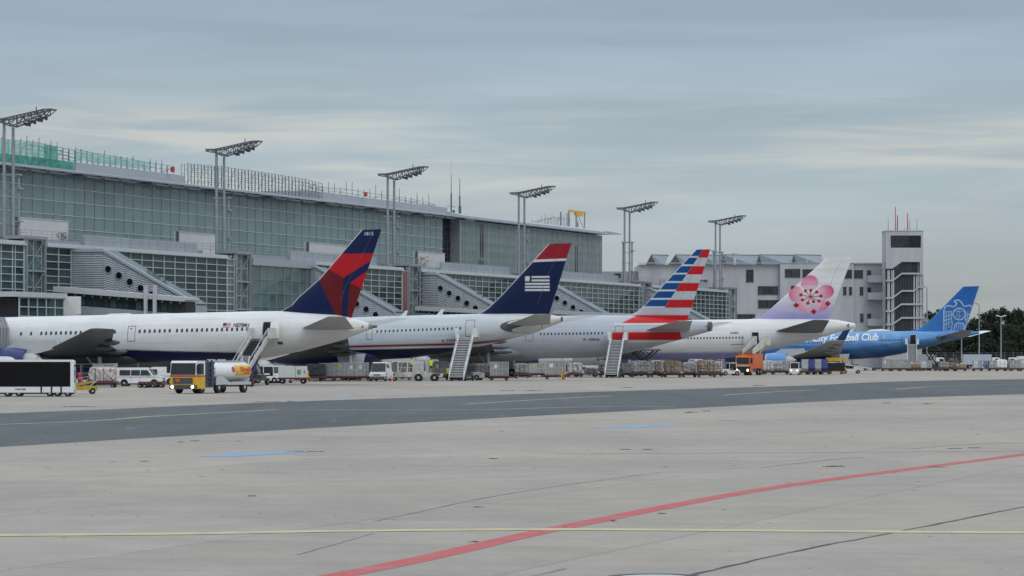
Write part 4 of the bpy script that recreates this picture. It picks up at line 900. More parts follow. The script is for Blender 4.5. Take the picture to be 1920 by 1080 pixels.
    def door(s, px0, px1, py0, py1, open_=False, side=1, m=None, w=.06):
        la = s.Rw * .97; x0, z1 = s.A.loc(px0, py0, la); x1, z0 = s.A.loc(px1, py1, la)
        if open_:
            d = s.sheet('doorway', x0, x1, z0, z1, voidm, .012); s.frame('door_frame', x0 - .05, x1 + .05, z0 - .05, z1 + .05, lgrey, .08, d, .02)
            b = MB(); yy = s.y(x0, (z0 + z1) / 2, .75); a = x1 + .15; c = a + (x1 - x0); n = 6
            if side < 0: c = x0 - .15; a = c - (x1 - x0)
            for j in range(n): za, zb_ = z0 + (z1 - z0) * j / n, z0 + (z1 - z0) * (j + 1) / n; b.add([(q, s.y(x0, z, r_), z) for z in (za, zb_) for q in (a, c) for r_ in (.55, .70)], [(0, 2, 6, 4), (1, 5, 7, 3), (0, 4, 5, 1), (2, 3, 7, 6)])
            b.build('open_door', m or white, s.A.t)
        else:
            s.frame('door', x0, x1, z0, z1, seam, w)
        return (x0 + x1) / 2, z0
    def text(s, body, px0, px1, py_base, m, size, font_shear=0.0, py_end=None, bold=0.0, name='lettering'):
        x0, z0 = s.A.loc(px0, py_base, s.Rw * .95); x1, z1 = s.A.loc(px1, py_base if py_end is None else py_end, s.Rw * .95)
        return textmesh(name, body, m, size, s.A.t, lambda u, v: (x0 + (x1 - x0) * u, s.y(x0 + (x1 - x0) * u, z0 + (z1 - z0) * u + v, .03), z0 + (z1 - z0) * u + v), bold)
def textmesh(name, body, m, size, parent, place, bold=0.0):
    """lettering cut as a thin sheet; u runs 0..1 along the line, v is the height in metres"""
    c = bpy.data.curves.new('lettering', 'FONT'); c.body = body; c.size = size; c.offset = bold; c.resolution_u = 3
    o = bpy.data.objects.new('tmp', c); me = bpy.data.meshes.new_from_object(o); bpy.data.objects.remove(o)
    bm = bmesh.new(); bm.from_mesh(me); ys_ = [v.co.y for v in bm.verts]
    for q in np.arange(min(ys_) + .12, max(ys_), .12): bmesh.ops.bisect_plane(bm, geom=bm.verts[:] + bm.edges[:] + bm.faces[:], plane_co=(0, float(q), 0), plane_no=(0, 1, 0))
    bmesh.ops.triangulate(bm, faces=bm.faces)
    xs = [v.co.x for v in bm.verts]; a, b_ = min(xs), max(xs)
    for v in bm.verts: v.co = place((v.co.x - a) / (b_ - a), v.co.y)
    bmesh.ops.recalc_face_normals(bm, faces=bm.faces); bm.to_mesh(me); bm.free(); me.materials.clear(); me.materials.append(m); return link(name, me, parent)
def fin(A, le, te, colour, root_drop=1.3, tc=.095, n=170):
    """le, te: edge points (x, z) from base to tip"""
    lx, lz = zip(*le); ex, ez = zip(*te); zb, zt = lz[0] - root_drop, lz[-1]; V = []; nz, nc = n, n
    zs = np.linspace(zb, zt, nz); u = np.linspace(0, 1, nc); th = 5 * tc * (.2969 * np.sqrt(u) - .1260 * u - .3516 * u ** 2 + .2843 * u ** 3 - .1036 * u ** 4)
    V = np.zeros((2, nz, nc, 3))
    for i, z in enumerate(zs):
        a, c = float(np.interp(z, lz, lx)), float(np.interp(z, ez, ex)); ch = min(c - a, 7.5)
        for k, sg in ((0, -1), (1, 1)): V[k, i, :, 0] = a + u * (c - a); V[k, i, :, 1] = sg * np.maximum(th * ch, .01); V[k, i, :, 2] = z + 0 * u
    P = V.reshape(-1, 3); m = nz * nc; F = grid_faces(nz, nc) + [tuple(q + m for q in f[::-1]) for f in grid_faces(nz, nc)]
    F += [((nz - 1) * nc + j, (nz - 1) * nc + j + 1, m + (nz - 1) * nc + j + 1, m + (nz - 1) * nc + j) for j in range(nc - 1)]
    F += [(i * nc + nc - 1, m + i * nc + nc - 1, m + (i + 1) * nc + nc - 1, (i + 1) * nc + nc - 1) for i in range(nz - 1)] + [(i * nc, (i + 1) * nc, m + (i + 1) * nc, m + i * nc) for i in range(nz - 1)]
    o = link('tail_fin', attr_mesh('tail_fin', P, F, colour(P[:, 0], P[:, 2], P[:, 1])), A.t)
    # rudder hinge line
    b = MB(); V = []
    for z in np.linspace(lz[0] + .9, zt - .3, 12):
        a, c = float(np.interp(z, lz, lx)), float(np.interp(z, ez, ex)); x = a + .70 * (c - a); x = c - (c - a if c - a < 6 else 6) * .32; k = (x - a) / (c - a); t = 5 * tc * (.2969 * math.sqrt(k) - .126 * k - .3516 * k * k + .2843 * k ** 3 - .1036 * k ** 4) * min(c - a, 7.5)
        V += [(x, -t - .006, z), (x + .035, -t - .006, z)]
    b.add(V, [(2 * i, 2 * i + 1, 2 * i + 3, 2 * i + 2) for i in range(11)]); b.build('rudder_line', seam, o); return o
def lift(A, name, secs, m, tc=.11, flip=1, parent=None, under=None):
    """secs: (x_le, y, z, chord, thickness scale) from root to tip; flip=-1 gives the far side"""
    u = np.concatenate([np.linspace(0, .2, 5), np.linspace(.3, 1, 8)]); th = 5 * tc * (.2969 * np.sqrt(u) - .126 * u - .3516 * u ** 2 + .2843 * u ** 3 - .1036 * u ** 4); V = []; k = len(u)
    for x, y, z, c, ts in secs:
        up = [(x + c * a, y * flip, z + c * t * ts * .75 - .02 * c * a) for a, t in zip(u, th)]; dn = [(x + c * a, y * flip, z - c * t * ts * .6 - .02 * c * a) for a, t in zip(u, th)]
        V += up + dn[::-1]
    n = 2 * k; F = grid_faces(len(secs), n, True, flip > 0) + [tuple(range(n)), tuple(range(len(V) - 1, len(V) - n - 1, -1))]
    b = MB(); b.add(V, F); return b.build(name, m, parent or A.t, True)
def wheel_mesh(r, w):
    b = MB(); b.lathe([(-w / 2, r * .6), (-w / 2, r * .93), (-w * .38, r), (w * .38, r), (w / 2, r * .93), (w / 2, r * .6)], 'x', n=18); b.v = [(y, x, z) for x, y, z in b.v]; b.f = [f[::-1] for f in b.f]; t = b.mesh('wheel', black, True)
    b = MB(); b.lathe([(-w * .51, r * .25), (-w * .47, r * .58), (w * .47, r * .58), (w * .51, r * .25)], 'x', n=14); b.v = [(y, x, z) for x, y, z in b.v]; b.f = [f[::-1] for f in b.f]; return t, b.mesh('rim', lgrey)
WM = {}
def wheel(par, x, y, r=.45, w=.3):
    k = (r, w)
    if k not in WM: WM[k] = wheel_mesh(r, w)
    o = link('wheel', WM[k][0], par, (x, y, r)); link('rim', WM[k][1], o); return o
def airgear(A, x, y, zt, n, r=.62):
    b = MB(); g0 = -x * math.tan(A.p) ; g0 = x * -math.tan(A.p)
    b.cy((x, y, g0 + r), (x, y, zt), .17, .24, n=10); b.bar((x, y, g0 + r * 2), (x - 1.6, y, zt), .1); b.bx(x - .9 * (n / 2 - 1) - .1, x + .9 * (n / 2 - 1) + .1, y - .12, y + .12, g0 + r - .12, g0 + r + .12); g = b.build('main_gear', lgrey, A.t)
    for i in range(n // 2):
        for s in (-.55, .55):
            o = wheel(g, x + (i - (n / 2 - 1) / 2) * 1.35, y + s, r, .45); o.location.z += g0
    return g
def engine(A, x, y, z, r, L, cowl, pyl, lip=True):
    c = (x, y, z); b = MB(); b.lathe([(.9, r * .80), (.25, r * .83), (0.0, r * .90), (.12, r * .97), (.45, r * 1.0)], 'x', c, 36); b.f = b.f[:-2]; lipo = b
    b = MB(); b.lathe([(.45, r * 1.0), (L * .3, r * 1.05), (L * .55, r * 1.02), (L * .8, r * .88), (L * .8, r * .80)], 'x', c, 36); b.f = b.f[:-2]; e_ = b.build('engine', cowl, A.t, True)
    lipo.build('intake_lip', lgrey, e_, True)
    b = MB(); b.lathe([(.9, .05), (.92, r * .8)], 'x', c, 30); b.lathe([(.55, .03), (.9, r * .25)], 'x', c, 16); b.build('fan', dgrey, e_)
    b = MB(); b.lathe([(L * .72, r * .66), (L * .92, r * .58), (L * 1.04, r * .42), (L * 1.04, r * .3), (L * 1.16, .06)], 'x', c, 28); b.build('exhaust_nozzle', lgrey, e_, True)
    b = MB(); b.pr([(x + L * .28, z + r * .95), (x + L * .95, z + r * .5), (x + L * 1.5, z + r * .95), (x + L * 1.45, z + r * 1.5), (x + L * .6, z + r * 1.5)], y - .2, y + .2); b.build('pylon', pyl, A.t)
def fairings(A, w_, pts, m):
    for x, y, z, l in pts:
        b = MB(); b.lathe([(0, .02), (l * .2, .26), (l * .6, .3), (l * .85, .2), (l, .03)], 'x', (x, y, z), 10, 1.1); b.build('flap_fairing', m, w_, True)
def bellyfair(A, x0, x1, hw, zc_, hh, m):
    b = MB(); P = []
    for u in np.linspace(0, 1, 15): P.append((x0 + (x1 - x0) * u, max(.03, math.sin(math.pi * min(1, max(0, u))) ** .45)))
    V = []; n = 20
    for x, f in P: V += [(x, hw * f * math.cos(2 * math.pi * i / n), zc_ + hh * f * math.sin(2 * math.pi * i / n)) for i in range(n)]
    b.add(V, grid_faces(len(P), n, True)); return b.build('belly_fairing', m, A.t, True)
def wing_pair(A, root, kink, tip, m, fair=None, fm=None, winglet=None):
    """each of root, kink, tip: (x, y, z, chord)"""
    o = None
    for sg in (-1, 1):
        w_ = lift(A, 'wing', [(*root, 1.15), (*kink, 1.0), (*tip, .8)], m, .125, -sg if False else sg)
        if fair: fairings(A, w_, [(x, sg * y, z, l) for x, y, z, l in fair], fm or m)
        if winglet: winglet(w_, sg)
        if sg == -1: o = w_
    return o
WH = (.75, .76, .765)
# ---- 1: white, navy belly, navy and red tail
A = Plane('nearest airliner, white with a navy belly and a navy and red faceted tail', (714, 431), 17.3, 1.0)
NV = S(8, 26, 76); NVF = S(6, 26, 74); RD = S(186, 18, 34); DR = S(104, 14, 26)
def col(x, z, y):
    c = np.tile(WH, (len(x), 1)); ln = 4.44 + (x + 31.3) * (-.0413); ln = np.where(x > -14.5, -9, ln); blend(c, ln - z, NV, .13)
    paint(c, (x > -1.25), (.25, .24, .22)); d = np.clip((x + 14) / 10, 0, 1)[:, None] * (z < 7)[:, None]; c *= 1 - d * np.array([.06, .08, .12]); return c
top = [(-52, 8.33), (-14.6, 8.33), (-11.6, 8.28), (-8.5, 8.02), (-5.0, 7.72), (-3.2, 7.35), (-1.4, 6.80), (-.76, 6.52)]; bot = [(-52, 2.92), (-17, 2.92), (-15.2, 2.98), (-12.8, 3.28), (-9.3, 3.85), (-4.1, 5.05), (-1.39, 5.98), (-.76, 6.2)]
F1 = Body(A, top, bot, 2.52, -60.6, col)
LE = A.poly([(527, 583), (547, 572), (560, 557), (600, 522), (640, 475), (678, 431)]); TE = A.poly([(660, 593), (715, 431)])
pol = lambda q: A.poly(q)
P1 = [(pol([(632, 476), (702, 475), (695, 489), (645, 521), (615, 503)]), RD), (pol([(615, 503), (645, 521), (641, 593), (632, 593), (599, 522)]), DR), (pol([(688.5, 508), (657, 530.5), (677, 541), (690, 541), (700, 508)]), RD), (pol([(657, 530.5), (677, 541), (680, 541), (664, 600), (651, 600)]), DR)]
def col(x, z, y):
    c = np.tile(NVF, (len(x), 1))
    for p, q in P1: blend(c, sdist(p, x, z), q, .07)
    le = np.interp(z, [q[1] for q in LE], [q[0] for q in LE]); blend(c, .15 - x + le, (.6, .6, .62), .06); return c
f_ = fin(A, LE, TE, col)
x, z = A.loc(686, 440); textmesh('lettering', '1815', lettw, .55, f_, lambda u, v: (x + u * 1.0 - .05, -.16 - .02, z + v - .1))
for sg in (-1, 1): lift(A, 'tailplane', [(-9.0, 1.0, 6.25, 6.4, .9), (-2.2, 9.3, 7.35, 2.0, .8)], wingl, .10, sg)
w_ = wing_pair(A, (-40.2, 2.0, 4.15, 10.6), (-34.9, 9.0, 4.75, 7.0), (-21.9, 25.8, 6.3, 2.9), wingm, [(-29.9, 6.2, 4.1, 2.6), (-28.2, 12.2, 4.5, 2.3), (-25.0, 16.5, 5.0, 2.0)], wingm)
bellyfair(A, -43, -27.5, 2.6, 3.5, 1.0, wingm)
for s_ in (-1, 1): engine(A, -43.1, s_ * 7.9, 3.25, 1.5, 5.6, navy, lgrey); airgear(A, -31.5, s_ * 4.6, 3.6, 4)
for q in ([40, 59], list(np.linspace(78, 198, 14)), [207, 216], list(np.linspace(262.5, 318.8, 7)), list(np.linspace(332.5, 463.8, 15))): F1.windows([float(t) for t in q], 626 - (q[0] - 40) * 9 / 423, 626 - (q[-1] - 40) * 9 / 423)
F1.door(239, 254, 611, 640)
b = A.loc(245.5, 615, 2.4); F1.patch('door_window', [(b[0] - .12, b[1]), (b[0] + .12, b[1]), (b[0], b[1] - .25)], winm)
DOOR1 = F1.door(491, 508, 603.5, 634, True, 1)
F1.text('N839MH', 437, 466, 613, lettr, .62, bold=.012)
def flag(Bd, px, py, w_=.95, h=.5, bars=7):
    x, z = Bd.A.loc(px, py, Bd.Rw * .95); f = Bd.sheet('flag', x, x + w_, z - h, z, white, .012)
    for i in range(0, bars, 2): Bd.sheet('flag_stripe', x, x + w_, z - h * (i + 1) / bars, z - h * i / bars, red, .018, f, 3, 1)
    Bd.sheet('flag_canton', x, x + w_ * .45, z - h * .55, z, navy, .024, f)
flag(F1, 417, 605.5)
b = MB(); b.lathe([(0, .05), (.3, .12), (2.6, .12), (3.0, .05)], 'x', (-32.8, 0, 8.33), 12); b.build('antenna_fairing', white, A.t, True)
F1.patch('hatch', A.poly([(517, 640.5), (527, 640.5), (527, 646), (518, 646)], 2.3), dgrey); F1.patch('exhaust_port', A.poly([(675, 611), (678, 611), (678, 614.5), (675, 614.5)], 1), dgrey)
b = MB(); b.lathe([(-.85, .17), (-.35, .12)], 'x', (0, 0, 6.36), 10); b.build('tail_exhaust', dgrey, A.t)
AIR1 = A
w0 = A.world(-45.4, -3.0); t = thing('boarding_bridge', 'grey folding hood of a boarding bridge docked at the nearest airliner, left edge', 'boarding bridge', (w0[0], w0[1], 0), A.yaw)
b = MB()
for i in range(9): y = -.1 - i * .35; r_ = .12 * (i % 2); b.pr([(-2.2 - r_, 3.9), (1.6 + r_, 3.9), (1.75 + r_, 6.3), (1.2 + r_, 7.5), (-1.8 - r_, 7.6), (-2.3 - r_, 6.5)], y - .2, y + .15)
b.build('folding_hood', greyp, t)
b = MB(); b.bx(-3.5, 1.9, -7.2, -3.2, 3.0, 7.4); b.build('cab', greyp, t); b = MB(); b.bx(-1.2, -.6, -5.4, -4.8, 0, 3.0); b.bx(-2.2, .6, -5.7, -4.5, .1, .8); b.build('lift_column', dgrey, t)
# ---- 2: pale blue grey, navy tail with flag emblem
A = Plane('pale blue grey airliner with a white flag emblem on its navy tail', (1070, 457), 14.75, 1.9)
SL = S(196, 204, 210); NV2 = S(6, 20, 56)
ST = A.poly([(560, 655), (662, 650), (852, 645.5), (884, 643.5), (961, 634.5), (1000, 625)], 2.7)
def col(x, z, y):
    c = np.tile(SL, (len(x), 1)); wv = np.sin((z - 6 + .0035 * (x + 20) ** 2 * .5) * 6.3 + .25 * x) + .6 * np.sin(z * 11 + x * .5); c *= (1 + .045 * np.clip(wv, -1, 1))[:, None]
    ln = np.interp(x, [q[0] for q in ST], [q[1] for q in ST]); blend(c, ln + .16 - z, S(122, 26, 46), .13); blend(c, ln - .14 - z, (.68, .69, .70), .13); blend(c, ln - .40 - z, NV2, .13)
    k = np.clip((x + 12) / 8, 0, 1)[:, None]; k = np.where((z > ln)[:, None], k, 0); c = c * (1 - k) + np.array(S(214, 214, 210)) * k; paint(c, x > -1.05, (.04, .04, .04)); return c
top = [(-52, 9.15), (-27.5, 9.15), (-12.7, 8.98), (-6.5, 8.78), (-2.6, 8.5), (-.88, 8.18)]; bot = [(-52, 3.51), (-26, 3.51), (-22, 3.55), (-15, 4.22), (-9.2, 5.3), (-7.7, 5.62), (-4.8, 6.15), (-.89, 7.55)]
F2 = Body(A, top, bot, 2.82, -58.4, col)
LE = A.poly([(893, 590), (903, 586), (915, 578), (940, 554), (1000, 489), (1028, 458)]); TE = A.poly([(1029.5, 590), (1071, 457)])
u_ = A.poly([(1006, 487), (1062, 484.5), (1003, 491.5), (1062, 489)])
EM = [A.poly(q) for q in ([(986, 518), (994.5, 518), (994.5, 527.5), (986, 527.5)], [(998, 518), (1031, 517.6), (1031, 521), (998, 521.2)], [(998, 524.2), (1031, 524), (1031, 527.5), (998, 527.6)], [(986, 530.7), (1031, 530.4), (1031, 534), (986, 534)], [(986, 536.4), (1031, 536.2), (1031, 539.6), (986, 539.7)], [(986, 542.2), (1031, 542), (1031, 545.6), (986, 545.6)])]
def col(x, z, y):
    c = np.tile(S(6, 28, 70), (len(x), 1)); zr = np.interp(x, [u_[0][0], u_[1][0]], [u_[0][1], u_[1][1]]); blend(c, z - zr + .3, (.66, .66, .68), .06); blend(c, z - zr, S(150, 22, 40), .06)
    for p in EM: blend(c, sdist(p, x, z), (.68, .69, .71), .06)
    le = np.interp(z, [q[1] for q in LE], [q[0] for q in LE]); blend(c, .15 - x + le, (.62, .63, .65), .06); return c
fin(A, LE, TE, col)
for sg in (-1, 1): lift(A, 'tailplane', [(-8.1, 1.2, 7.35, 6.0, .9), (-1.3, 9.6, 8.35, 2.2, .8)], wingl, .10, sg)
def ell(cx, cz, rx, rz, n=26): return [(cx + rx * math.cos(a), cz + rz * math.sin(a)) for a in [2 * math.pi * i / n for i in range(n)]]
F2.patch('tailplane_shade', ell(-6.0, 7.15, 2.7, .85), wingm, .02)  # dark ellipse on the skin: painted shade round the tailplane root
w_ = wing_pair(A, (-39.5, 2.4, 4.4, 11.5), (-33.5, 10.0, 5.1, 7.4), (-21.0, 29.4, 7.9, 2.5), wingm, [(-29.6, 7.5, 4.3, 3.0), (-28.2, 12.5, 4.7, 2.6), (-25.6, 17.0, 5.3, 2.4), (-23.6, 21.5, 6.0, 2.0)], wingm)
bellyfair(A, -42, -24.5, 3.0, 4.2, 1.35, navy)
for s_ in (-1, 1): engine(A, -43.2, s_ * 9.4, 2.95, 1.6, 5.6, navy, lgrey); airgear(A, -28.0, s_ * 5.3, 4.3, 4)
b = MB(); b.pr([(-30.2, 4.3), (-26.2, 4.3), (-26.9, 1.7), (-29.6, 1.9)], -4.5, -4.38); b.build('gear_door', lgrey, A.t)
F2.windows([float(t) for t in np.linspace(707.5, 861, 21)], 621.5, 615.5, .24, .36)
F2.door(687, 698.5, 612, 637); DOOR2 = F2.door(869, 887, 600, 631)
F2.text('N290AY', 836, 868, 640.8, lettr, .5, bold=.01); flag(F2, 826, 637.5, .6, .34, 5)
for px in (757, 825): x, z = A.loc(px, 592); b = MB(); b.pr([(x - .5, 9.0), (x + .3, 9.0), (x + .6, 9.75), (x + .25, 9.75)], -.05, .05); b.build('antenna_blade', white, A.t)
AIR2 = A
# ---- 3: silver, striped tail
A = Plane('silver airliner with red, white and blue striped tail', (1331, 467), 13.0, 0.6)
SI = S(184, 190, 200); BL = S(0, 74, 136); RB = S(196, 24, 34); GW = S(212, 214, 216)
RP = A.poly([(1195, 591), (1287, 590), (1286, 600), (1262, 606), (1171, 606.5)], .6); RQ = A.poly([(1149, 623), (1272, 622), (1272, 637.5), (1149, 637.5)], 2.4); WQ = A.poly([(1155, 606.3), (1268, 606), (1268, 608.5), (1155, 609)], 1.6)
def col(x, z, y):
    c = np.tile(SI, (len(x), 1)); blend(c, sdist(RP, x, z), RB, .13); blend(c, sdist(WQ, x, z), GW, .13); blend(c, sdist(RQ, x, z), RB, .14)
    for i in range(3): q = np.array(RQ)[:, 1]; 
    paint(c, (x > -14.5) & (x < -4.4) & (z < q.min()) & (z > q.min() - .3), GW); paint(c, x > -.2, (.12, .12, .12)); return c
top = [(-52, 9.25), (-16, 9.25), (-13.3, 9.18), (-9, 8.95), (-5.5, 8.6), (-3.2, 8.3), (.32, 8.05)]; bot = [(-52, 3.0), (-19, 3.0), (-16.5, 3.1), (-13.8, 3.42), (-8.1, 4.62), (-4.84, 5.4), (.31, 6.72)]
F3 = Body(A, top, bot, 3.1, -62.6, col)
LE = A.poly([(1165, 592), (1185, 589.5), (1196, 583), (1210, 571), (1260, 516), (1305, 468)]); TE = A.poly([(1289, 600), (1332, 467)])
rows = [467.5 + 15.75 * i for i in range(8)]
ST3 = []
for i in range(7):
    y0, y1 = rows[i], rows[i + 1]; bx0 = lambda y: 1319 - (y - 467.5) * .655
    ST3.append((A.poly([(1100, y0), (bx0(y0), y0), (bx0(y1), y1), (1100, y1)]), GW)); ST3.append((A.poly([(1100, y0), (bx0(y0), y0), (bx0(y1 - 3.2), y1 - 3.2), (1100, y1 - 3.2)]), BL))
    ST3.append((A.poly([(bx0(y0), y0), (1345, y0), (1345, y1), (bx0(y1), y1)]), RB if i % 2 == 0 else S(190, 194, 200)))
ST3.append((A.poly([(1100, 577), (1345, 577), (1345, 591), (1100, 591)]), S(190, 194, 202))); ST3.append((A.poly([(1192, 591), (1345, 590.5), (1345, 606), (1168, 606.5)]), RB))
def col(x, z, y):
    c = np.tile(SI, (len(x), 1)); le = np.interp(z, [q[1] for q in LE], [q[0] for q in LE])
    for p, q in ST3: blend(c, sdist(p, x, z), q, .07)
    blend(c, .13 - x + le, (.66, .66, .68), .06); return c
fin(A, LE, TE, col)
for sg in (-1, 1): lift(A, 'tailplane', [(-9.6, 1.2, 6.85, 6.9, .9), (-1.7, 10.7, 8.1, 2.3, .8)], wingl, .10, sg)
w_ = wing_pair(A, (-44.5, 2.6, 3.9, 13.0), (-37.0, 11.0, 4.7, 7.6), (-24.5, 30.3, 7.4, 2.3), wingm, [(-31, 7.5, 4.0, 3.6), (-29, 13.5, 4.6, 3.2), (-27, 19, 5.4, 2.8)], wingm)
bellyfair(A, -48, -25.5, 3.5, 4.1, 1.7, livery if False else wingl)
for s_ in (-1, 1): engine(A, -46.5, s_ * 9.6, 2.9, 1.75, 6.4, lgrey, lgrey); airgear(A, -32.0, s_ * 5.5, 4.0, 6)
F3.windows([float(t) for t in np.linspace(1014.5, 1129.5, 18)], 626.3, 624.8, .25, .38)
F3.door(985, 1000, 623.5, 640, m=None); DOOR3 = F3.door(1152, 1167, 611, 637)
F3.text('N783AN', 1104.5, 1124, 638.8, lettr, .5, bold=.012); flag(F3, 1094, 634.8, .65, .34, 5)
F3.patch('exhaust_port', A.poly([(1322, 612), (1327, 607), (1333, 605.5), (1333, 616.5), (1325, 617)], .6), dgrey)
b = MB(); b.cy((-11.8, -3.0, 6.1), (-11.7, -3.3, 5.4), .07, .05, n=6); b.build('drain_mast', white, A.t)
AIR3 = A
# ---- 4: white with pink blossom tail
A = Plane('white four engined airliner with a pink plum blossom on its white to lilac tail', (1597, 483), 11.3, 0.4)
LI = S(146, 146, 204)
def col(x, z, y):
    c = np.tile((.77, .77, .765), (len(x), 1)); blend(c, np.minimum(4.0 - z, -14 - x), S(196, 196, 205), .14); blend(c, np.minimum(3.72 - z, -14.5 - x), LI, .14); return c
top = [(-60, 9.3), (-18, 9.38), (-15.6, 9.45), (-8, 9.3), (-4, 9.2), (-2.3, 9.1), (-1.7, 8.9)]; bot = [(-60, 2.72), (-26, 2.72), (-21, 2.95), (-14.3, 4.25), (-8.8, 5.3), (-4.2, 6.45), (-2.3, 7.05), (-1.7, 7.3)]
F4 = Body(A, top, bot, 3.25, -69.0, col, hump=(-37, .62, 8))
LE = A.poly([(1408, 598), (1425, 594.5), (1437, 586), (1490, 538), (1550, 483)]); TE = A.poly([(1552.5, 600), (1598, 483)])
C0 = A.loc(1521, 555.5); PX = 1 / (11.3 * DY) # metres per photo pixel
def q_(X, Y): return A.loc(1140 + X / 4, 350 + Y / 4)
PET = [(q_(1515, 722), 17.5, 15.5, .05), (q_(1632, 790), 17.0, 14.0, .35), (q_(1412, 805), 14.5, 16.0, .25), (q_(1478, 895), 14.5, 12.0, -.35), (q_(1604, 892), 13.0, 11.0, .5)]
DOT = [(q_(a, b_), 3.0) for a, b_ in ((1485, 782), (1525, 778), (1568, 790), (1600, 820), (1450, 812), (1462, 850), (1502, 874), (1545, 862), (1585, 858))]; SEP = [(q_(a, b_), 5.2) for a, b_ in ((1415, 890), (1650, 878), (1545, 938))]
CC = q_(1522, 826)
def col(x, z, y):
    z0, z1 = A.loc(1500, 545)[1], A.loc(1500, 596)[1]; k = np.clip((z0 - z) / (z0 - z1), 0, 1)[:, None]; k = k ** 1.35; c = np.array((.83, .83, .82)) * (1 - k) + np.array(S(160, 154, 212)) * k
    for (px, pz), a, b_, ro in PET:
        dx, dz = (x - px) * DY, z - pz; ca, sa = math.cos(ro), math.sin(ro); d = np.sqrt(((dx * ca + dz * sa) / (a * .92 / 11.3)) ** 2 + ((-dx * sa + dz * ca) / (b_ * .94 / 11.3)) ** 2)
        e_ = np.hypot((x - CC[0]) * DY, z - CC[1]) / (34 / 11.3); t = np.clip(np.maximum(e_ * 1.1 - .35, (d - .55) * .9), 0, 1)[:, None] ** 1.1; pk = np.array(S(238, 216, 222)) * (1 - t) + np.array(S(226, 84, 138)) * t; a_2 = np.clip(.5 + (1 - d) * 12, 0, 1)[:, None]; c[:] = c * (1 - a_2) + pk * a_2
    for (px, pz), r_ in DOT:
        paint(c, np.hypot((x - px) * DY, z - pz) < r_ / 11.3, S(176, 22, 44)); t = np.clip(((x - CC[0]) * (px - CC[0]) + (z - CC[1]) * (pz - CC[1])) / ((px - CC[0]) ** 2 + (pz - CC[1]) ** 2), 0, 1)
        paint(c, np.hypot((x - CC[0] - t * (px - CC[0])) * DY, z - CC[1] - t * (pz - CC[1])) < .75 / 11.3, S(186, 40, 70))
    for (px, pz), r_ in SEP: paint(c, (abs((x - px) * DY) + abs(z - pz)) < r_ / 11.3 * 1.1, S(186, 22, 40))
    return c
fin(A, LE, TE, col)
for sg in (-1, 1): lift(A, 'tailplane', [(-13.2, 1.4, 7.15, 8.6, .9), (-3.9, 11.0, 8.95, 2.9, .8)], wingm, .10, sg)
w_ = wing_pair(A, (-50, 2.8, 3.9, 15.0), (-42.0, 12.0, 4.8, 9.0), (-26.5, 31.8, 8.0, 3.0), wingl, [(-36, 8.5, 4.1, 3.6), (-33, 14.5, 4.8, 3.2)], wingl)
for s_ in (-1, 1): engine(A, -50.5, s_ * 11.8, 2.7, 1.35, 5.2, lgrey, lgrey); engine(A, -41.5, s_ * 21.0, 3.6, 1.35, 5.2, lgrey, lgrey); airgear(A, -38.5, s_ * 5.5, 4.0, 4)
F4.windows([float(t) for t in list(np.linspace(1285, 1392, 19))], 634.3, 633, .25, .38)
DOOR4 = F4.door(1408.5, 1421, 623, 646, True, -1); F4.text('N168CL', 1369.5, 1385, 626, lettr, .5, bold=.01); F4.text('SERVICE PANEL', 1368, 1392, 646.6, lettr, .12) if False else None
b = A.loc(1368, 646, 3.2); F4.sheet('panel_line', b[0], b[0] + 2.2, b[1] - .05, b[1] + .05, seam, .014)
b = MB(); b.lathe([(-1.75, .75), (-.5, .55), (.6, .35)], 'x', (0, 0, 8.1), 16, 1.15); tc_ = b.build('tail_cone', white, A.t, True); textmesh('lettering', '4', lettr, 1.1, tc_, lambda u, v: (-.7 + u * .5, -.68, 7.75 + v))
AIR4 = A
# ---- 5: blue
A = Plane('farthest airliner, sky blue with white lettering and an eagle emblem on its tail', (1836, 537), 9.08, 1.8)
SB = np.array(S(106, 158, 212)); SD_ = np.array(S(24, 78, 142)); SM = np.array(S(62, 122, 192))
def col(x, z, y):
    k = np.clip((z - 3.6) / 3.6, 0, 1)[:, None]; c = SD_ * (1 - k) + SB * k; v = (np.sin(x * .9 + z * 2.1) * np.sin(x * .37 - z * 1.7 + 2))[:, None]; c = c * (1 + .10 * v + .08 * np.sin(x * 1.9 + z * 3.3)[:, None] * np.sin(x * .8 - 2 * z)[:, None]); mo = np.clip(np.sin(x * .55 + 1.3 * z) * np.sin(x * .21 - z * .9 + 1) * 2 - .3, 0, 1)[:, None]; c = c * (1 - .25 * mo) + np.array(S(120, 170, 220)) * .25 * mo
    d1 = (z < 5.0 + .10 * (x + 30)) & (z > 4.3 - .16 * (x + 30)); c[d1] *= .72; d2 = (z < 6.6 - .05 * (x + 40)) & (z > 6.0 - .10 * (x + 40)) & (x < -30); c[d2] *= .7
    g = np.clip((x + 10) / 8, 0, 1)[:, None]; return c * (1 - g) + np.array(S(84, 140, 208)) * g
top = [(-52, 8.85), (-22, 8.85), (-13.8, 8.62), (-8, 8.45), (-2.7, 8.2), (.2, 8.1)]; bot = [(-52, 3.2), (-25, 3.2), (-21, 3.3), (-16.2, 3.95), (-11.7, 5.0), (-7.2, 6.05), (-2.7, 7.0), (.2, 7.6)]
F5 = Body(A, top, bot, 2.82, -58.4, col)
LE = A.poly([(1710, 621), (1722, 617), (1740, 604), (1773, 571), (1806, 537.5)]); TE = A.poly([(1809, 622), (1837, 537)])
def e5(q): return [A.loc(1640 + a / 5.4, 520 + b_ / 5.4) for a, b_ in q]
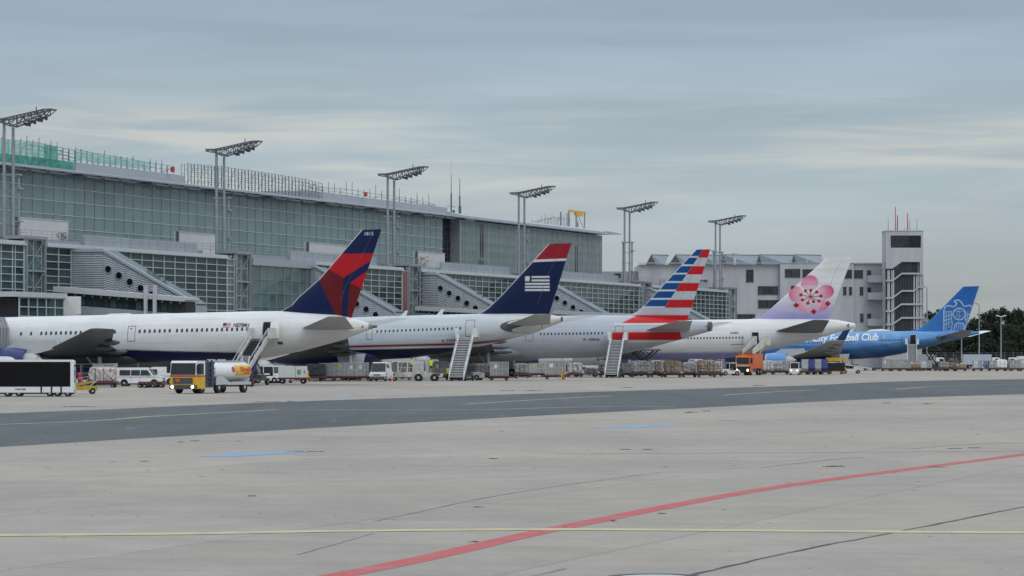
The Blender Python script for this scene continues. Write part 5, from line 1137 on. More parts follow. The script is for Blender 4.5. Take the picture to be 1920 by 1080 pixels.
LN = [(e5(q), w__) for q, w__ in (([(992, 302), (960, 282), (930, 292), (905, 292), (880, 252), (850, 228), (820, 234), (808, 246), (832, 258), (826, 282), (800, 298), (770, 290), (740, 286), (715, 302), (704, 332), (704, 556)], 9), ([(992, 302), (975, 352), (958, 430), (920, 520)], 8),
      ([(780, 345), (780, 420), (790, 470), (770, 545)], 6), ([(705, 352), (780, 345)], 5), ([(705, 400), (780, 380)], 5), ([(705, 440), (780, 415)], 5), ([(705, 480), (780, 450)], 5), ([(728, 350), (728, 545)], 5), ([(755, 348), (755, 510)], 5),
      ([(920, 345), (918, 430), (935, 470)], 5), ([(925, 390), (965, 370)], 5), ([(922, 430), (950, 410)], 5), ([(945, 345), (935, 440)], 4), ([(800, 525), (825, 470), (850, 458), (890, 466), (915, 492), (905, 530)], 8), ([(835, 475), (825, 530)], 4), ([(855, 465), (850, 530)], 4), ([(875, 468), (875, 530)], 4), ([(895, 478), (895, 530)], 4), ([(715, 550), (790, 540), (860, 548)], 6),
      ([(825, 345), (890, 345)], 3), ([(825, 395), (890, 395)], 3), ([(835, 335), (835, 405)], 3), ([(858, 315), (858, 428)], 3))]
CE = e5([(858, 371)])[0]; U5 = 1 / (5.4 * 9.08)
def col(x, z, y):
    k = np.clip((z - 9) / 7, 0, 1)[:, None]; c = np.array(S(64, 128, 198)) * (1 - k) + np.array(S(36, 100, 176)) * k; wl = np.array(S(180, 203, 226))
    for P, wd in LN:
        for (x1, z1), (x2, z2) in zip(P, P[1:]):
            dx, dz = (x2 - x1) * DY, z2 - z1; t = np.clip(((x - x1) * DY * dx + (z - z1) * dz) / (dx * dx + dz * dz), 0, 1); d = np.hypot((x - x1) * DY - t * dx, z - z1 - t * dz); a = np.clip((wd * U5 * .62 - d) / .05 + .5, 0, 1)[:, None]; c = c * (1 - a) + wl * a
    d = np.abs(np.hypot((x - CE[0]) * DY, z - CE[1]) - 58 * U5); a = np.clip((6 * U5 - d) / .05 + .5, 0, 1)[:, None]; c = c * (1 - a) + wl * a
    te = np.interp(z, [q[1] for q in TE], [q[0] for q in TE]); paint(c, te - x < .18, S(170, 190, 212)); return c
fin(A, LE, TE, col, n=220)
for sg in (-1, 1): lift(A, 'tailplane', [(-8.0, 1.2, 7.2, 6.0, .9), (-1.3, 9.6, 8.3, 2.2, .8)], wingm if sg < 0 else white, .10, sg)
F5.patch('tailplane_shade', ell(-6.0, 7.05, 2.6, .8), wingm, .02)  # shade at the tailplane root, painted as a dark oval
def wl5(w_, sg):
    b = MB(); P = [(-23.0, sg * 28.8, 6.9), (-21.2, sg * 28.8, 6.85), (-19.5, sg * 30.2, 9.4), (-20.5, sg * 30.2, 9.5)]; b.add(P + [(x, y + .14, z) for x, y, z in P], [(0, 1, 2, 3), (7, 6, 5, 4), (0, 4, 5, 1), (1, 5, 6, 2), (2, 6, 7, 3), (3, 7, 4, 0)]); b.build('winglet', mat('mid_blue_paint' , S(30, 66, 126), .3) if 'mid_blue_paint' not in MATS else MATS['mid_blue_paint'], w_)
w_ = wing_pair(A, (-40.4, 2.4, 4.3, 11.5), (-34.0, 10.0, 5.0, 7.4), (-24.2, 29.0, 6.9, 3.0), wingl, [(-30.0, 7.5, 4.3, 2.6), (-29.6, 12.5, 4.7, 2.4), (-27.6, 17.5, 5.2, 2.4), (-25.6, 22.5, 5.8, 2.2)], wingl, wl5)
bellyfair(A, -42, -25.5, 3.0, 4.0, 1.3, navy)
for s_ in (-1, 1): engine(A, -42.8, s_ * 9.4, 3.3, 1.6, 5.6, skyb, lgrey); airgear(A, -28.0, s_ * 5.3, 4.3, 4)
b = MB(); b.pr([(-30.2, 4.3), (-26.2, 4.3), (-26.9, 1.7), (-29.6, 1.9)], -4.5, -4.38); b.build('gear_door', lgrey, A.t)
F5.windows([float(t) for t in np.linspace(1492, 1602, 28)] , 644, 640, .24, .36); F5.windows([float(t) for t in np.linspace(1650, 1690, 11)], 638.5, 637, .24, .36)
F5.door(1582, 1589, 641, 652); F5.door(1692, 1698, 629, 645); DOOR5 = F5.door(1704.5, 1716, 627.5, 645, True, -1, skyb)
F5.text('Manchester City Football Club', 1441, 1646.5, 642.5, lettw, 2.05, py_end=637.5, bold=.06)
x, z = A.loc(1657, 632, 2.6); F5.patch('crest', [(x - .3, z + .4), (x + .3, z + .4), (x + .3, z - .1), (x, z - .5), (x - .3, z - .1)], mat('gold_paint', (.5, .42, .2), .4))
b = MB(); b.lathe([(0, .1), (1.0, .45), (3.2, .5), (5.2, .1)], 'x', (-23.5, 0, 8.85), 14, .9); b.build('antenna_fairing', white, A.t, True)
b = MB(); b.pr([(-27.6, 8.7), (-26.6, 8.7), (-26.0, 9.7), (-26.5, 9.7)], -.05, .05); b.build('antenna_blade', white, A.t)
AIR5 = A
# ------------------------------------------------------------------ passenger stairs
def airstair(A, door, label, turn, rails, steps, base=None, run=7.4, wd=1.7):
    x, z = door; wx = A.world(x, -3.0, z); t = thing('passenger_stairs', label, 'passenger stairs', (wx[0], wx[1], 0), A.yaw + R(turn), 'passenger stairs at the airliners'); top = wx[2] - .05; n = max(8, int(top / .23)); r0 = .45
    st = MB(); st.bx(-wd / 2, wd / 2, -.15, .15, -.07, .03); st = st.mesh('step', steps); ys = lambda f: -1.5 - run * f
    for i in range(n): f = (i + .5) / n; link('step', st, t, (0, ys(f), top - (top - r0) * f))
    b = MB(); b.pr([(-1.5, top - .22), (ys(1), r0 - .24), (ys(1), r0 - .30), (-1.5, top - .30)], -wd / 2, wd / 2, 'x'); b.build('under_plate', voidm, t)  # near-black backing sheet paints the shade in the gaps between treads
    b = MB(); b.bx(-wd / 2 - .5, wd / 2 + .5, -1.5, .55, top - .12, top); b.build('platform', alud, t)
    for s in (-1, 1):
        b = MB(); xx = s * (wd / 2 + .07); b.pr([(-1.5, top - .35), (ys(1), r0 - .30), (ys(1), r0 + .30), (-1.5, top + .30)], xx - .05, xx + .05, 'x'); b.build('side_panel', rails, t)
        b = MB(); b.bar((xx, -1.5, top + .95), (xx, ys(1), r0 + .85), .06); b.path([(xx, ys(f), top - (top - r0) * f + h_) for f in (0, .33, .66, 1) for h_ in (0, .9)], .03); b.build('handrail', lgrey, t)
        b = MB(); xo = s * (wd / 2 + .5); b.bx(xo - .05, xo + .05, -1.5, .5, top, top + 1.15); b.bx(min(xo, s * (wd / 2 + .12)), max(xo, s * (wd / 2 + .12)), -1.52, -1.44, top, top + 1.15); b.build('platform_guard', rails, t)
    b = MB(); m = -1.5 - run * .42
    for s in (-1, 1): b.bar((s * .6, -1.2, top - .2), (s * .7, -5.8, .6), .12); b.bar((s * .6, -1.0, .6), (s * .7, m, top * .58), .1); b.bx(s * .75 - .1, s * .75 + .1, -7.6, -.6, .5, .75)
    b.bx(-.9, .9, -3.2, -1.6, .55, 1.15); b.build('chassis', base or dgrey, t)
    for s in (-.85, .85):
        for y in (-1.3, -7.0): wheel(t, s, y, .36, .25).rotation_euler.z = R(90)
    return t
airstair(AIR1, DOOR1, 'white railed stairs with dark steps at the open rear door of the nearest airliner', 2, offwhite, dgrey)
airstair(AIR2, DOOR2, 'pale stairs with light metal steps at the closed door of the navy tailed airliner', 11, white, tread)
airstair(AIR3, DOOR3, 'stairs with white rails under the red door of the silver airliner', 11, white, tread)
airstair(AIR5, DOOR5, 'small white stairs at the rear door of the blue airliner', 13, white, tread)
# ------------------------------------------------------------------ vehicles: x forward, y left, base on the ground
def veh(name, label, cat, px, dist, head, group=None): return thing(name, label, cat, at(px, dist), R(head), group)
def wheels(t, xs, y, r=.34, w=.24):
    for x in xs:
        for s in (-1, 1): wheel(t, x, s * y, r, w)
def win(t, pts, y, m=vglass, name='window'):
    for s in (-1, 1):
        b = MB(); b.pr(pts, s * y - .012, s * y + .012); b.build(name, m, t)
def lights(t, x, y, z, on=True, r=.11):
    for s in (-1, 1): b = MB(); b.cy((x - .06, s * y, z), (x + .02, s * y, z), r, n=10); b.build('headlight', lampm if on else lgrey, t)
def van(label, px, dist, head, L=4.7, Wd=1.8, H=1.95, m=white, hood=.95, wins=3, box=False, on=False, group='white vans on the apron', name='parked_van', open_=False):
    t = veh(name, label, 'van', px, dist, head, group); h = L / 2; w2 = Wd / 2; nose = h
    prof = [(-h, .32), (h - .05, .32), (h, .75), (h - .08, 1.0), (h - hood, 1.14), (h - hood - .62, H - .08), (h - hood - .9, H), (-h + .12, H), (-h, H - .25)]
    tp = lambda z: 1 if z < 1.1 else 1 - .14 * (z - 1.1) / (H - 1.1)
    b = MB(); b.pr(prof, -w2, w2, 'y', tp); b.build('body', m, t)
    # side glass
    zl, zh_ = 1.14, H - .26; a = h - hood - .62
    spans = [(a - .75, a - .05), (a - 1.75, a - .83), (-h + .35, a - 1.85)][:wins]
    for i, (p, q) in enumerate(spans):
        for s in (-1, 1):
            b = MB(); y0, y1 = s * (w2 * tp(zl) + .012), s * (w2 * tp(zh_) + .012); qq = q + .3 if i == 0 else q
            b.add([(p, y0, zl), (qq + .12 * (i == 0), y0, zl), (q, y1, zh_), (p, y1, zh_)] + [(p, y0 * .98, zl), (qq, y0 * .98, zl), (q, y1 * .98, zh_), (p, y1 * .98, zh_)], [(0, 1, 2, 3) if s < 0 else (3, 2, 1, 0), (0, 4, 5, 1), (1, 5, 6, 2), (2, 6, 7, 3), (3, 7, 4, 0)]); b.build('side_window', vglass, t)
    for s in (-1, 1):
        b = MB()
        for p, q in spans[:2]: b.bx(p - .045, p - .025, s * (w2 + .004) - .006, s * (w2 + .004) + .006, .45, 1.14)
        b.bx(-h + .2, h - .3, s * (w2 + .004) - .008, s * (w2 + .004) + .008, .96, .985); b.build('door_seam', seam, t)
        b = MB(); b.bx(a + .1, a + .22, s * (w2 + .02) - .0, s * (w2 + .2), 1.15, 1.4) if s > 0 else b.bx(a + .1, a + .22, s * (w2 + .2), s * (w2 + .02), 1.15, 1.4); b.build('wing_mirror', dgrey, t)
    wt = MB(); x0, x1 = h - hood + .02, h - hood - .60; wt.add([(x0, -w2 * .93, 1.19), (x0, w2 * .93, 1.19), (x1 + .02, w2 * .85, H - .12), (x1 + .02, -w2 * .85, H - .12)], [(0, 1, 2, 3)]); wt.v = [(x + .03, y, z + .02) for x, y, z in wt.v]; wt.build('windscreen', vglass, t)
    b = MB(); b.bx(-h - .05, -h + .1, -w2, w2, .3, .62); b.bx(h - .1, h + .06, -w2 * .98, w2 * .98, .28, .6); b.bx(-h + .3, h - .3, -w2 * .96, w2 * .96, .24, .33); b.build('bumper', dgrey, t)
    b = MB(); b.bx(-h - .015, -h + .02, -w2 * .8, w2 * .8, 1.15, H - .3); b.build('rear_window', vglass, t)
    b = MB(); b.bx(h - .03, h + .02, -.45, .45, .72, .88); b.build('grille', dgrey, t)
    lights(t, h - .02, w2 * .75, .82, on)
    for s in (-1, 1):
        b = MB(); b.bx(-h - .03, -h + .03, s * w2 * .92 - .07, s * w2 * .92 + .07, .8, 1.2); b.build('tail_light', lens, t)
        for x in (h - .9, -h + .85): b = MB(); b.cy((x, s * (w2 - .1), .34), (x, s * (w2 + .006), .34), .41, n=16); b.build('wheel_arch', voidm, t)
    wheels(t, (h - .9, -h + .85), w2 - .08, .33, .22)
    if open_: b = MB(); b.add([(a + .3, w2, .5), (a + .3, w2 + .03, .5), (a + .5, w2 + .85, .5), (a + .5, w2 + .82, .5), (a + .3, w2, 1.75), (a + .3, w2 + .03, 1.75), (a + .5, w2 + .85, 1.2), (a + .5, w2 + .82, 1.2)], [(0, 1, 2, 3), (0, 3, 7, 4), (1, 5, 6, 2), (4, 7, 6, 5), (2, 6, 7, 3)]); b.build('open_door', m, t)
    return t
van('white minibus seen from its right side, behind the fuel tanker', 264, 335, -3, 4.9)
van('white van mostly hidden behind the minibus at the fuel tanker', 296, 352, 180, 4.6, wins=1)
van('white van facing the camera with a white box cart before it', 522, 372, 250, 4.8, 1.85, 2.0)
van('white van facing forward with an open front door and hi-vis jackets behind the windscreen', 714, 398, 262, 5.2, 1.95, 2.35, open_=True, wins=2)
van('small white van among the wrapped pallets under the silver airliner', 1098, 478, 180, 4.5, 1.75, 1.7, wins=1)
# airport bus (left edge)
t = veh('apron_bus', 'white apron bus with a wide black glass side at the left edge', 'bus', 26, 253, 5); L, w2 = 13.6, 1.4; h = L / 2; X1 = 4.78
b = MB(); b.pr([(X1 - L, .32), (X1, .32), (X1, 2.78), (X1 - .2, 2.9), (X1 - L, 2.9)], -w2, w2); b.build('body', white, t)
b = MB(); b.bx(X1 - L + .3, X1 - .28, -w2 - .015, -w2 + .01, .78, 2.74); b.build('glass_band', voidm, t)
for i in range(10):
    x = X1 - .30 - 1.28 * i; b = MB(); b.bx(x - 1.25, x, -w2 - .03, -w2 - .01, .83, 2.67); b.build('side_window', bglass, t)
for x in (X1 - 1.0, X1 - 1.75, X1 - 2.55, X1 - 6.4): b = MB(); b.bx(x - .06, x + .06, -w2 - .024, -w2, .33, .82); b.build('door_gap', voidm, t)
b = MB(); b.pr([(X1 - 12, 2.88), (X1 - 4.7, 2.88), (X1 - 5.0, 3.10), (X1 - 5.4, 3.16), (X1 - 12, 3.16)], -1.0, 1.0); b.build('roof_unit', white, t)
b = MB(); b.bx(X1 - L + .2, X1 - .1, -w2 + .15, w2 - .15, .2, .33); b.build('underbody', dgrey, t)
for x in (X1 - .5, X1 - 1.3, X1 - 1.9, X1 - 4.3, X1 - 5.2, X1 - 11):
    for q in (-1, 1): wheel(t, x, q * (w2 - .2), .26, .3)
textmesh('lettering', 'COBUS 3000', lettr, .17, t, lambda u, v: (X1 - 4.6 + u * .85, -w2 - .012, .52 + v), .006)
b = MB(); b.bx(X1 - .02, X1 + .02, -w2 * .85, w2 * .85, 1.1, 2.5); b.build('windscreen', bglass, t)
b = MB(); b.bx(X1 - .05, X1 + .06, -w2, w2, .33, .55); b.build('bumper', lgrey, t)
# fuel tanker
t = veh('fuel_tanker', 'white fuel tanker with a yellow and red cab and a yellow panel on its tank', 'fuel tanker', 384, 274, 246); w2 = 1.25
cab = [(3.6, .45), (3.72, .75), (3.72, 1.45), (3.6, 2.62), (3.45, 2.78), (1.75, 2.78), (1.75, .45)]
b = MB(); b.pr([(3.6, .42), (3.74, .62), (3.74, 1.55), (2.15, 1.55), (2.15, .42)], -w2, w2); b.build('cab_lower', yellow, t)
b = MB(); b.pr([(3.74, 1.56), (3.60, 2.62), (3.45, 2.78), (2.15, 2.78), (2.15, 1.56)], -w2, w2); b.build('cab_upper', white, t)
b = MB(); b.bx(2.14, 3.755, -w2 - .012, w2 + .012, 1.44, 1.56); b.build('red_band', red, t)
b = MB(); b.add([(3.76, -w2 + .05, 1.6), (3.76, w2 - .05, 1.6), (3.63, w2 - .08, 2.58), (3.63, -w2 + .08, 2.58)], [(0, 1, 2, 3)]); b.add([(3.70, -w2 + .05, 1.6), (3.70, w2 - .05, 1.6), (3.57, w2 - .08, 2.58), (3.57, -w2 + .08, 2.58)], [(3, 2, 1, 0)]); b.build('windscreen', vglass, t)
win(t, [(3.5, 1.62), (3.42, 2.55), (2.4, 2.55), (2.4, 1.62)], w2 + .005, vglass, 'side_window')
b = MB(); b.bx(3.72, 3.77, -.95, .95, .84, 1.34); b.build('grille', dgrey, t); b = MB(); b.bx(3.775, 3.79, -.7, -.3, .98, 1.26); b.build('hazard_plate', orange, t)
b = MB(); b.bx(3.5, 3.84, -w2, w2, .38, .74); b.build('bumper', dgrey, t)
for s in (-1, 1):
    b = MB(); b.cy((3.80, s * .98, .58), (3.86, s * .98, .58), .14, n=12); b.build('headlight', lampm, t)
    b = MB(); b.bx(3.45, 3.7, s * (w2 + .22) - .14, s * (w2 + .22) + .14, 1.75, 2.45); b.bar((3.5, s * w2, 2.4), (3.55, s * (w2 + .2), 2.4), .05); b.build('wing_mirror', black, t)
b = MB(); b.bx(-6.2, 3.4, -.5, .5, .55, .85); b.build('chassis', dgrey, t)
b = MB(); b.bx(.35, 2.1, -1.1, 1.1, .5, 2.5); b.bx(.3, 2.1, -1.14, 1.14, 2.5, 2.72)
for z in (.9, 1.3, 1.7, 2.1): b.bx(.4, 1.55, 1.2, 1.25, z, z + .06)
for y in (.5, .8, 1.22): b.cy((.95, y, .6), (.95, y, 2.85), .09, n=6)
b.build('pump_cabinet', mat('pump_blue_grey', (.05, .07, .11), .5), t)
b = MB(); b.lathe([(-6.3, .85), (-6.1, 1.02), (.1, 1.02), (.28, .8)], 'x', (0, 0, 1.85), 32, .86); b.v = [(x, y * 1.18, z) for x, y, z in b.v]; tank = b.build('tank', white, t, True)
b = MB(); b.bx(-5.9, .1, -.5, .5, 2.70, 2.78); b.bx(-3.2, -2.6, -.25, .25, 2.78, 2.9); b.bx(-1.4, -.8, -.25, .25, 2.78, 2.9); b.build('walkway', lgrey, tank)
def tankpt(x, z, off=.02): q = (z - 1.85) / (1.02 * .86); return (x, 1.02 * 1.18 * math.sqrt(max(0, 1 - q * q)) + off, z)
b = MB(); V = [tankpt(x, z) for z in np.linspace(1.52, 2.38, 9) for x in (-6.05, -3.3)]; b.add(V, grid_faces(9, 2)); b.build('yellow_panel', yellow, tank)
textmesh('lettering', 'Shell', lettred, .55, tank, lambda u, v: tankpt(-6.0 + (1 - u) * 1.9, 1.86 + v, .035), .02); b = MB(); V = [tankpt(x, z, .035) for z in (1.66, 1.76) for x in (-5.9, -4.8)]; b.add(V, grid_faces(2, 2)); b.build('red_underline', lettred, tank)
b = MB(); V = [tankpt(-2.9 + .28 * math.cos(a), 2.02 + .26 * math.sin(a), .03) for a in np.linspace(0, 6.283, 13)[:-1]]; b.add(V, [tuple(range(12))]); b.build('round_emblem', lettred, tank)
b = MB()
for s in (-1, 1): b.pr([(.1, 1.5), (-.9, 1.45), (-2.2, .95), (-6.0, .95), (-6.0, .7), (-2.3, .7), (-1.2, .75), (.2, .7)], s * 1.2 - .03, s * 1.2 + .03)
b.build('side_skirt', lgrey, t)
b = MB(); b.bx(-6.4, -6.2, -1.2, 1.2, .55, .8); b.bx(-6.46, -6.3, -1.24, -.9, .5, 1.2); b.bx(-6.46, -6.3, .9, 1.24, .5, 1.2); b.build('rear_bumper', dred, t)
for x in (2.55, -.35, -4.9): wheels(t, (x,), 1.05, .48, .34)
# ------------------------------------------------------------------ dollies, containers and pallets
def dolly(label, px, dist, head, L=3.4, Wd=1.7, m=dred, group='baggage and pallet dollies'):
    t = veh('pallet_dolly', label, 'dolly', px, dist, head, group); b = MB(); b.bx(-L / 2, L / 2, -Wd / 2, Wd / 2, .42, .54); b.bx(-L / 2, L / 2, -.1, .1, .3, .42); b.build('deck', dsteel, t)
    b = MB(); b.bar((L / 2, 0, .38), (L / 2 + 1.0, 0, .3), .07); b.bx(L / 2 + .9, L / 2 + 1.05, -.12, .12, .25, .38); b.build('tow_bar', m, t)
    b = MB()
    for s in (-1, 1): b.bx(-L / 2 - .02, L / 2 + .02, s * Wd / 2 - .04, s * Wd / 2 + .04, .44, .62)
    b.build('side_rail', m, t)
    for x in (-L * .36, L * .36):
        for s in (-1, 1): wheel(t, x, s * Wd * .38, .2, .16)
    return t
def load(kind, label, px, dist, head, L=3.0, Wd=1.6, H=1.6, m=None, seed=1, z0=.55, group=None, net=False):
    d = at(px, dist)
    if kind == 'uld':
        t = thing('air_cargo_container', label, 'container', (d[0], d[1], z0), R(head), group or 'aluminium containers on the apron'); b = MB(); b.pr([(-Wd / 2, .0), (Wd / 2 - .4 * 0, 0), (Wd / 2, H), (-Wd / 2, H)] if Wd > 2 else [(-Wd / 2 + .0, 0), (Wd / 2 - .42, 0), (Wd / 2, .5), (Wd / 2, H), (-Wd / 2, H)], -L / 2, L / 2, 'x'); body = b.build('shell', m or alu, t)
        b = MB()
        for x in np.linspace(-L / 2, L / 2, 4): b.bx(x - .03, x + .03, -Wd / 2 - .03, -Wd / 2 + .01, 0, H)
        for z in (.03, H * .5, H - .04): b.bx(-L / 2, L / 2, -Wd / 2 - .035, -Wd / 2 + .01, z - .03, z + .03)
        for s in (-1, 1): b.bx(s * L / 2 - .03, s * L / 2 + .03, -Wd / 2, Wd / 2, H - .06, H + .02); b.bx(s * L / 2 - .03, s * L / 2 + .03, -Wd / 2, Wd / 2, 0, .07)
        b.build('edge_rail', lgrey, t); b = MB(); b.bx(-L * .3, -L * .12, -Wd / 2 - .02, -Wd / 2, H * .55, H * .8); b.build('paper_tag', white if seed % 2 else yellow, t)
        b = MB(); b.bx(.05, L / 2 - .12, -Wd / 2 - .025, -Wd / 2 - .002, .12, H - .14); b.build('door_sheet', alud, t)
    else:
        t = thing('wrapped_pallet', label, 'cargo pallet', (d[0], d[1], z0), R(head), group or 'wrapped cargo pallets'); b = MB(); rr = random.Random(seed); b.blob(-L / 2, L / 2, -Wd / 2, Wd / 2, .06, H, .05, 7, seed); b.build('wrapped_load', m or wrap, t)
        b = MB(); b.bx(-L / 2 - .05, L / 2 + .05, -Wd / 2 - .05, Wd / 2 + .05, 0, .07); b.build('pallet_base', alud, t)
        b = MB()
        for k in range(5 if net else 2):
            x = -L / 2 + L * (k + .7 + rr.random() * .5) / (6 if net else 3); b.bx(x - .02, x + .02, -Wd / 2 - .03, -Wd / 2 + .02, .05, H - .1)
        if net:
            for k in range(3): b.bx(-L / 2, L / 2, -Wd / 2 - .03, -Wd / 2 + .02, .3 + k * .4, .33 + k * .4)
        b.build('strap', netm, t)
    return t
RID = 8.
def duo(kind, lab, px, dist, head, dl=None, **k):
    dolly(dl or ('dolly under ' + ' '.join(lab.split()[:13])), px, dist, head, max(2.0, k.get('L', 3) + .3), min(k.get('Wd', 1.6) + .1, 2.4)); load(kind, lab, px, dist, head, **k)
duo('pallet', 'white and red wrapped parcel stack right of the bus', 193, 322, -4, m=mat('mixed_parcels', (.44, .38, .38), .5, var=.7, scale=3.2, bump=.6), L=2.7, H=1.5, seed=4)
load('uld', 'plain pale container behind the wrapped parcels near the bus', 197, 345, -4, L=2.4, H=1.75, m=lgrey, z0=.6)
for i, (px, lab) in enumerate(((268, 'empty red dolly below the minibus, left one'), (284, 'empty red dolly below the minibus, middle one'), (299, 'empty red dolly nearest to the fuel tanker cab'))): dolly(lab, px, 318 + i, -6, .7, 1.1)
duo('uld', 'grey container left in the row behind the stairs of the navy tailed airliner', 641, 402, 3, L=2.3, H=1.75, seed=2); duo('uld', 'grey container in the middle of the row left of the open van', 664, 402, 3, L=1.7, H=1.75, seed=1, m=alud); duo('uld', 'grey container beside the open doored van', 680, 402, 3, L=1.4, H=1.75, seed=3)
duo('pallet', 'dark pile of bags on a dolly behind the white box cart', 592, 398, 2, L=2.6, H=1.6, m=mat('dark_bags', (.05, .05, .06), .7, var=.6, scale=3), seed=9)
duo('uld', 'container on a red ended dolly right of the pale stairs', 936, 408, 3, L=2.3, H=1.85, seed=1); dolly('red ended empty dolly at the foot of the pale stairs', 868, 417, 5, 2.4, 1.4, dred)
duo('uld', 'small grey container behind the wheels of the silver airliner', 1006, 468, 3, L=2.2, H=1.5, seed=2)
duo('uld', 'tall container on a dolly with a yellow jack', 1041, 428, 2, L=2.7, H=1.95, seed=3, m=mat('brown_grey_sheet', (.33, .33, .31), .45, .2, var=.2))
duo('pallet', 'red and grey wrapped goods right of the tall container', 1078, 462, 0, L=2.2, H=1.6, seed=11)
duo('pallet', 'long clear wrapped pallet below the striped tail stairs', 1143, 466, 0, L=3.3, H=1.85, seed=12, net=True); load('pallet', 'low pale wrapped heap left of the long clear wrapped pallet', 1108, 470, 0, L=2.0, H=.95, m=wrapw, seed=13, z0=.4)
duo('pallet', 'pale bubble wrapped pallet at the scissor lift', 1201, 466, 0, L=2.9, H=1.85, m=wrapw, seed=14, net=True)
duo('pallet', 'brown carton pallet right of the scissor lift', 1261, 466, 0, L=2.6, H=1.85, m=carton, seed=15); duo('pallet', 'white wrapped pallet between the brown cartons and the netted load', 1292, 468, 0, L=2.0, H=1.6, m=wrapw, seed=16)
duo('pallet', 'netted round topped load at the end of the pallet row', 1325, 466, 0, L=2.8, H=2.0, m=carton, seed=17, net=True); load('pallet', 'grey wrapped load behind the orange stair truck row', 1305, 500, 0, L=2.6, H=2.2, seed=18, z0=.4)
load('uld', 'blue curtained container left of the orange truck', 1351, 520, 0, L=1.2, H=2.2, m=bluec, z0=.4)
duo('pallet', 'clear wrapped pallet just right of the orange truck', 1440, 530, 0, L=1.9, H=1.8, m=wrapw, seed=20); duo('pallet', 'long white wrapped pallet left of the baggage tractor', 1463, 532, 0, L=2.8, H=1.75, m=wrapw, seed=21)
for i in range(4): duo('uld', ('curtained container coupled right behind the white tractor', 'second blue and white curtained container behind the tractor', 'third blue and white curtained container behind the tractor', 'last blue and white curtained container, next to the yellow cart')[i], 1509 + i * 12.2, 528 + i * 1.4, 178, L=1.05, H=2.0, m=bluec if i % 2 else wrapw, seed=i)
duo('uld', 'pale container at the left of the row under the blue airliner', 1662, 640, 0, L=1.7, H=1.9, seed=1); duo('uld', 'dark netted container in the row under the blue airliner', 1679, 641, 0, L=1.6, H=1.8, m=greyp, seed=2); duo('uld', 'grey container left of the foot of the small white stairs', 1695, 642, 0, L=1.7, H=1.85, m=alud, seed=4)
duo('uld', 'low container right of the foot of the small white stairs', 1736, 652, 0, L=2.2, H=1.5, m=lgrey, seed=5); duo('pallet', 'brown loose load on a dolly under the blue tail', 1718, 646, 0, L=1.9, H=1.0, m=carton, seed=23); duo('pallet', 'low brown heap on a dolly left of the white container', 1801, 640, 0, L=2.2, H=.9, m=carton, seed=24)
duo('uld', 'white container before the pale blue lorry', 1833, 642, 0, L=1.8, H=1.7, m=lgrey, seed=7); duo('pallet', 'white sheeted pallet with a rounded top', 1878, 640, 0, L=2.0, H=1.75, m=white, seed=25); duo('uld', 'grey container at the right edge', 1902, 644, 0, L=1.9, H=1.7, m=alud, seed=8); duo('uld', 'blue grey container cut by the right edge', 1921, 646, 0, L=1.8, H=1.9, m=lgrey, seed=9)
dolly('empty dark dolly between the loads under the blue tail', 1762, 650, 0, 2.6, 1.5, dgrey)
load('uld', 'blue upright container beside the white container in front of the pale blue lorry', 1849, 648, 0, L=.8, H=1.7, m=blue, z0=.4)
# ------------------------------------------------------------------ more ground vehicles
def lorry(label, px, dist, head, boxm, L=8.0, H=3.5, cabm=white, group='box lorries at the apron edge'):
    t = veh('box_lorry', label, 'lorry', px, dist, head, group); h = L / 2; b = MB(); b.bx(-h, h - 2.1, -1.25, 1.25, 1.0, H); b.build('cargo_box', boxm, t)
    b = MB(); b.pr([(h - 1.95, .5), (h, .5), (h + .05, 1.4), (h - .15, 2.5), (h - .4, 2.65), (h - 1.95, 2.65)], -1.2, 1.2); b.build('cab', cabm, t)
    b = MB(); b.add([(h + .065, -1.05, 1.5), (h + .065, 1.05, 1.5), (h - .12, 1.0, 2.42), (h - .12, -1.0, 2.42)], [(0, 1, 2, 3)]); b.v = [(x + .02, y, z) for x, y, z in b.v]; b.build('windscreen', vglass, t)
    win(t, [(h - .1, 1.5), (h - .28, 2.35), (h - 1.2, 2.35), (h - 1.2, 1.5)], 1.206, vglass, 'side_window')
    b = MB(); b.bx(-h, h - .1, -1.0, 1.0, .55, .98); b.build('chassis', dgrey, t); lights(t, h + .03, .9, .8, False, .13)
    b = MB(); b.bx(-h - .02, h - 2.08, -1.26, 1.26, H, H + .06); b.build('roof_edge', lgrey, t); wheels(t, (h - 1.0, -h + 1.4), 1.05, .48, .3); return t
lorry('grey box lorry with a white cab behind the foot of the small stairs', 1738, 735, 0, greyp, 7.8, 3.3); lorry('long pale blue grey box lorry before the trees', 1840, 745, 0, mat('pale_box', (.40, .46, .52), .5), 8.6, 3.3); lorry('white lorry hidden behind the loader, only its cab showing', 780, 440, 0, white, 6.5, 2.5)
lorry('white lorry at the right edge behind the containers', 1915, 742, 180, white, 6.0, 2.9)
def car(label, px, dist, head, m, group='cars parked at the apron edge'):
    t = veh('parked_car', label, 'car', px, dist, head, group); b = MB(); b.pr([(-2.1, .3), (2.1, .3), (2.15, .65), (1.2, .85), (.5, 1.4), (-1.2, 1.45), (-2.0, .95), (-2.15, .7)], -.85, .85, 'y', lambda z: 1 if z < .86 else 1 - .25 * (z - .86)); b.build('body', m, t)
    for s in (-1, 1): b = MB(); b.pr([(1.0, .9), (.45, 1.33), (-1.1, 1.36), (-1.7, .95)], s * .80 - .03, s * .80 + .03, 'y'); b.build('side_window', vglass, t); wheels(t, (1.35, -1.3), .76, .31, .2); return t
car('small grey car right of the grey lorry', 1788, 742, 0, greyp); car('white car at the right edge before the trees', 1892, 760, 0, white); car('dark car far right behind the sheeted pallet', 1866, 765, 180, dgrey)
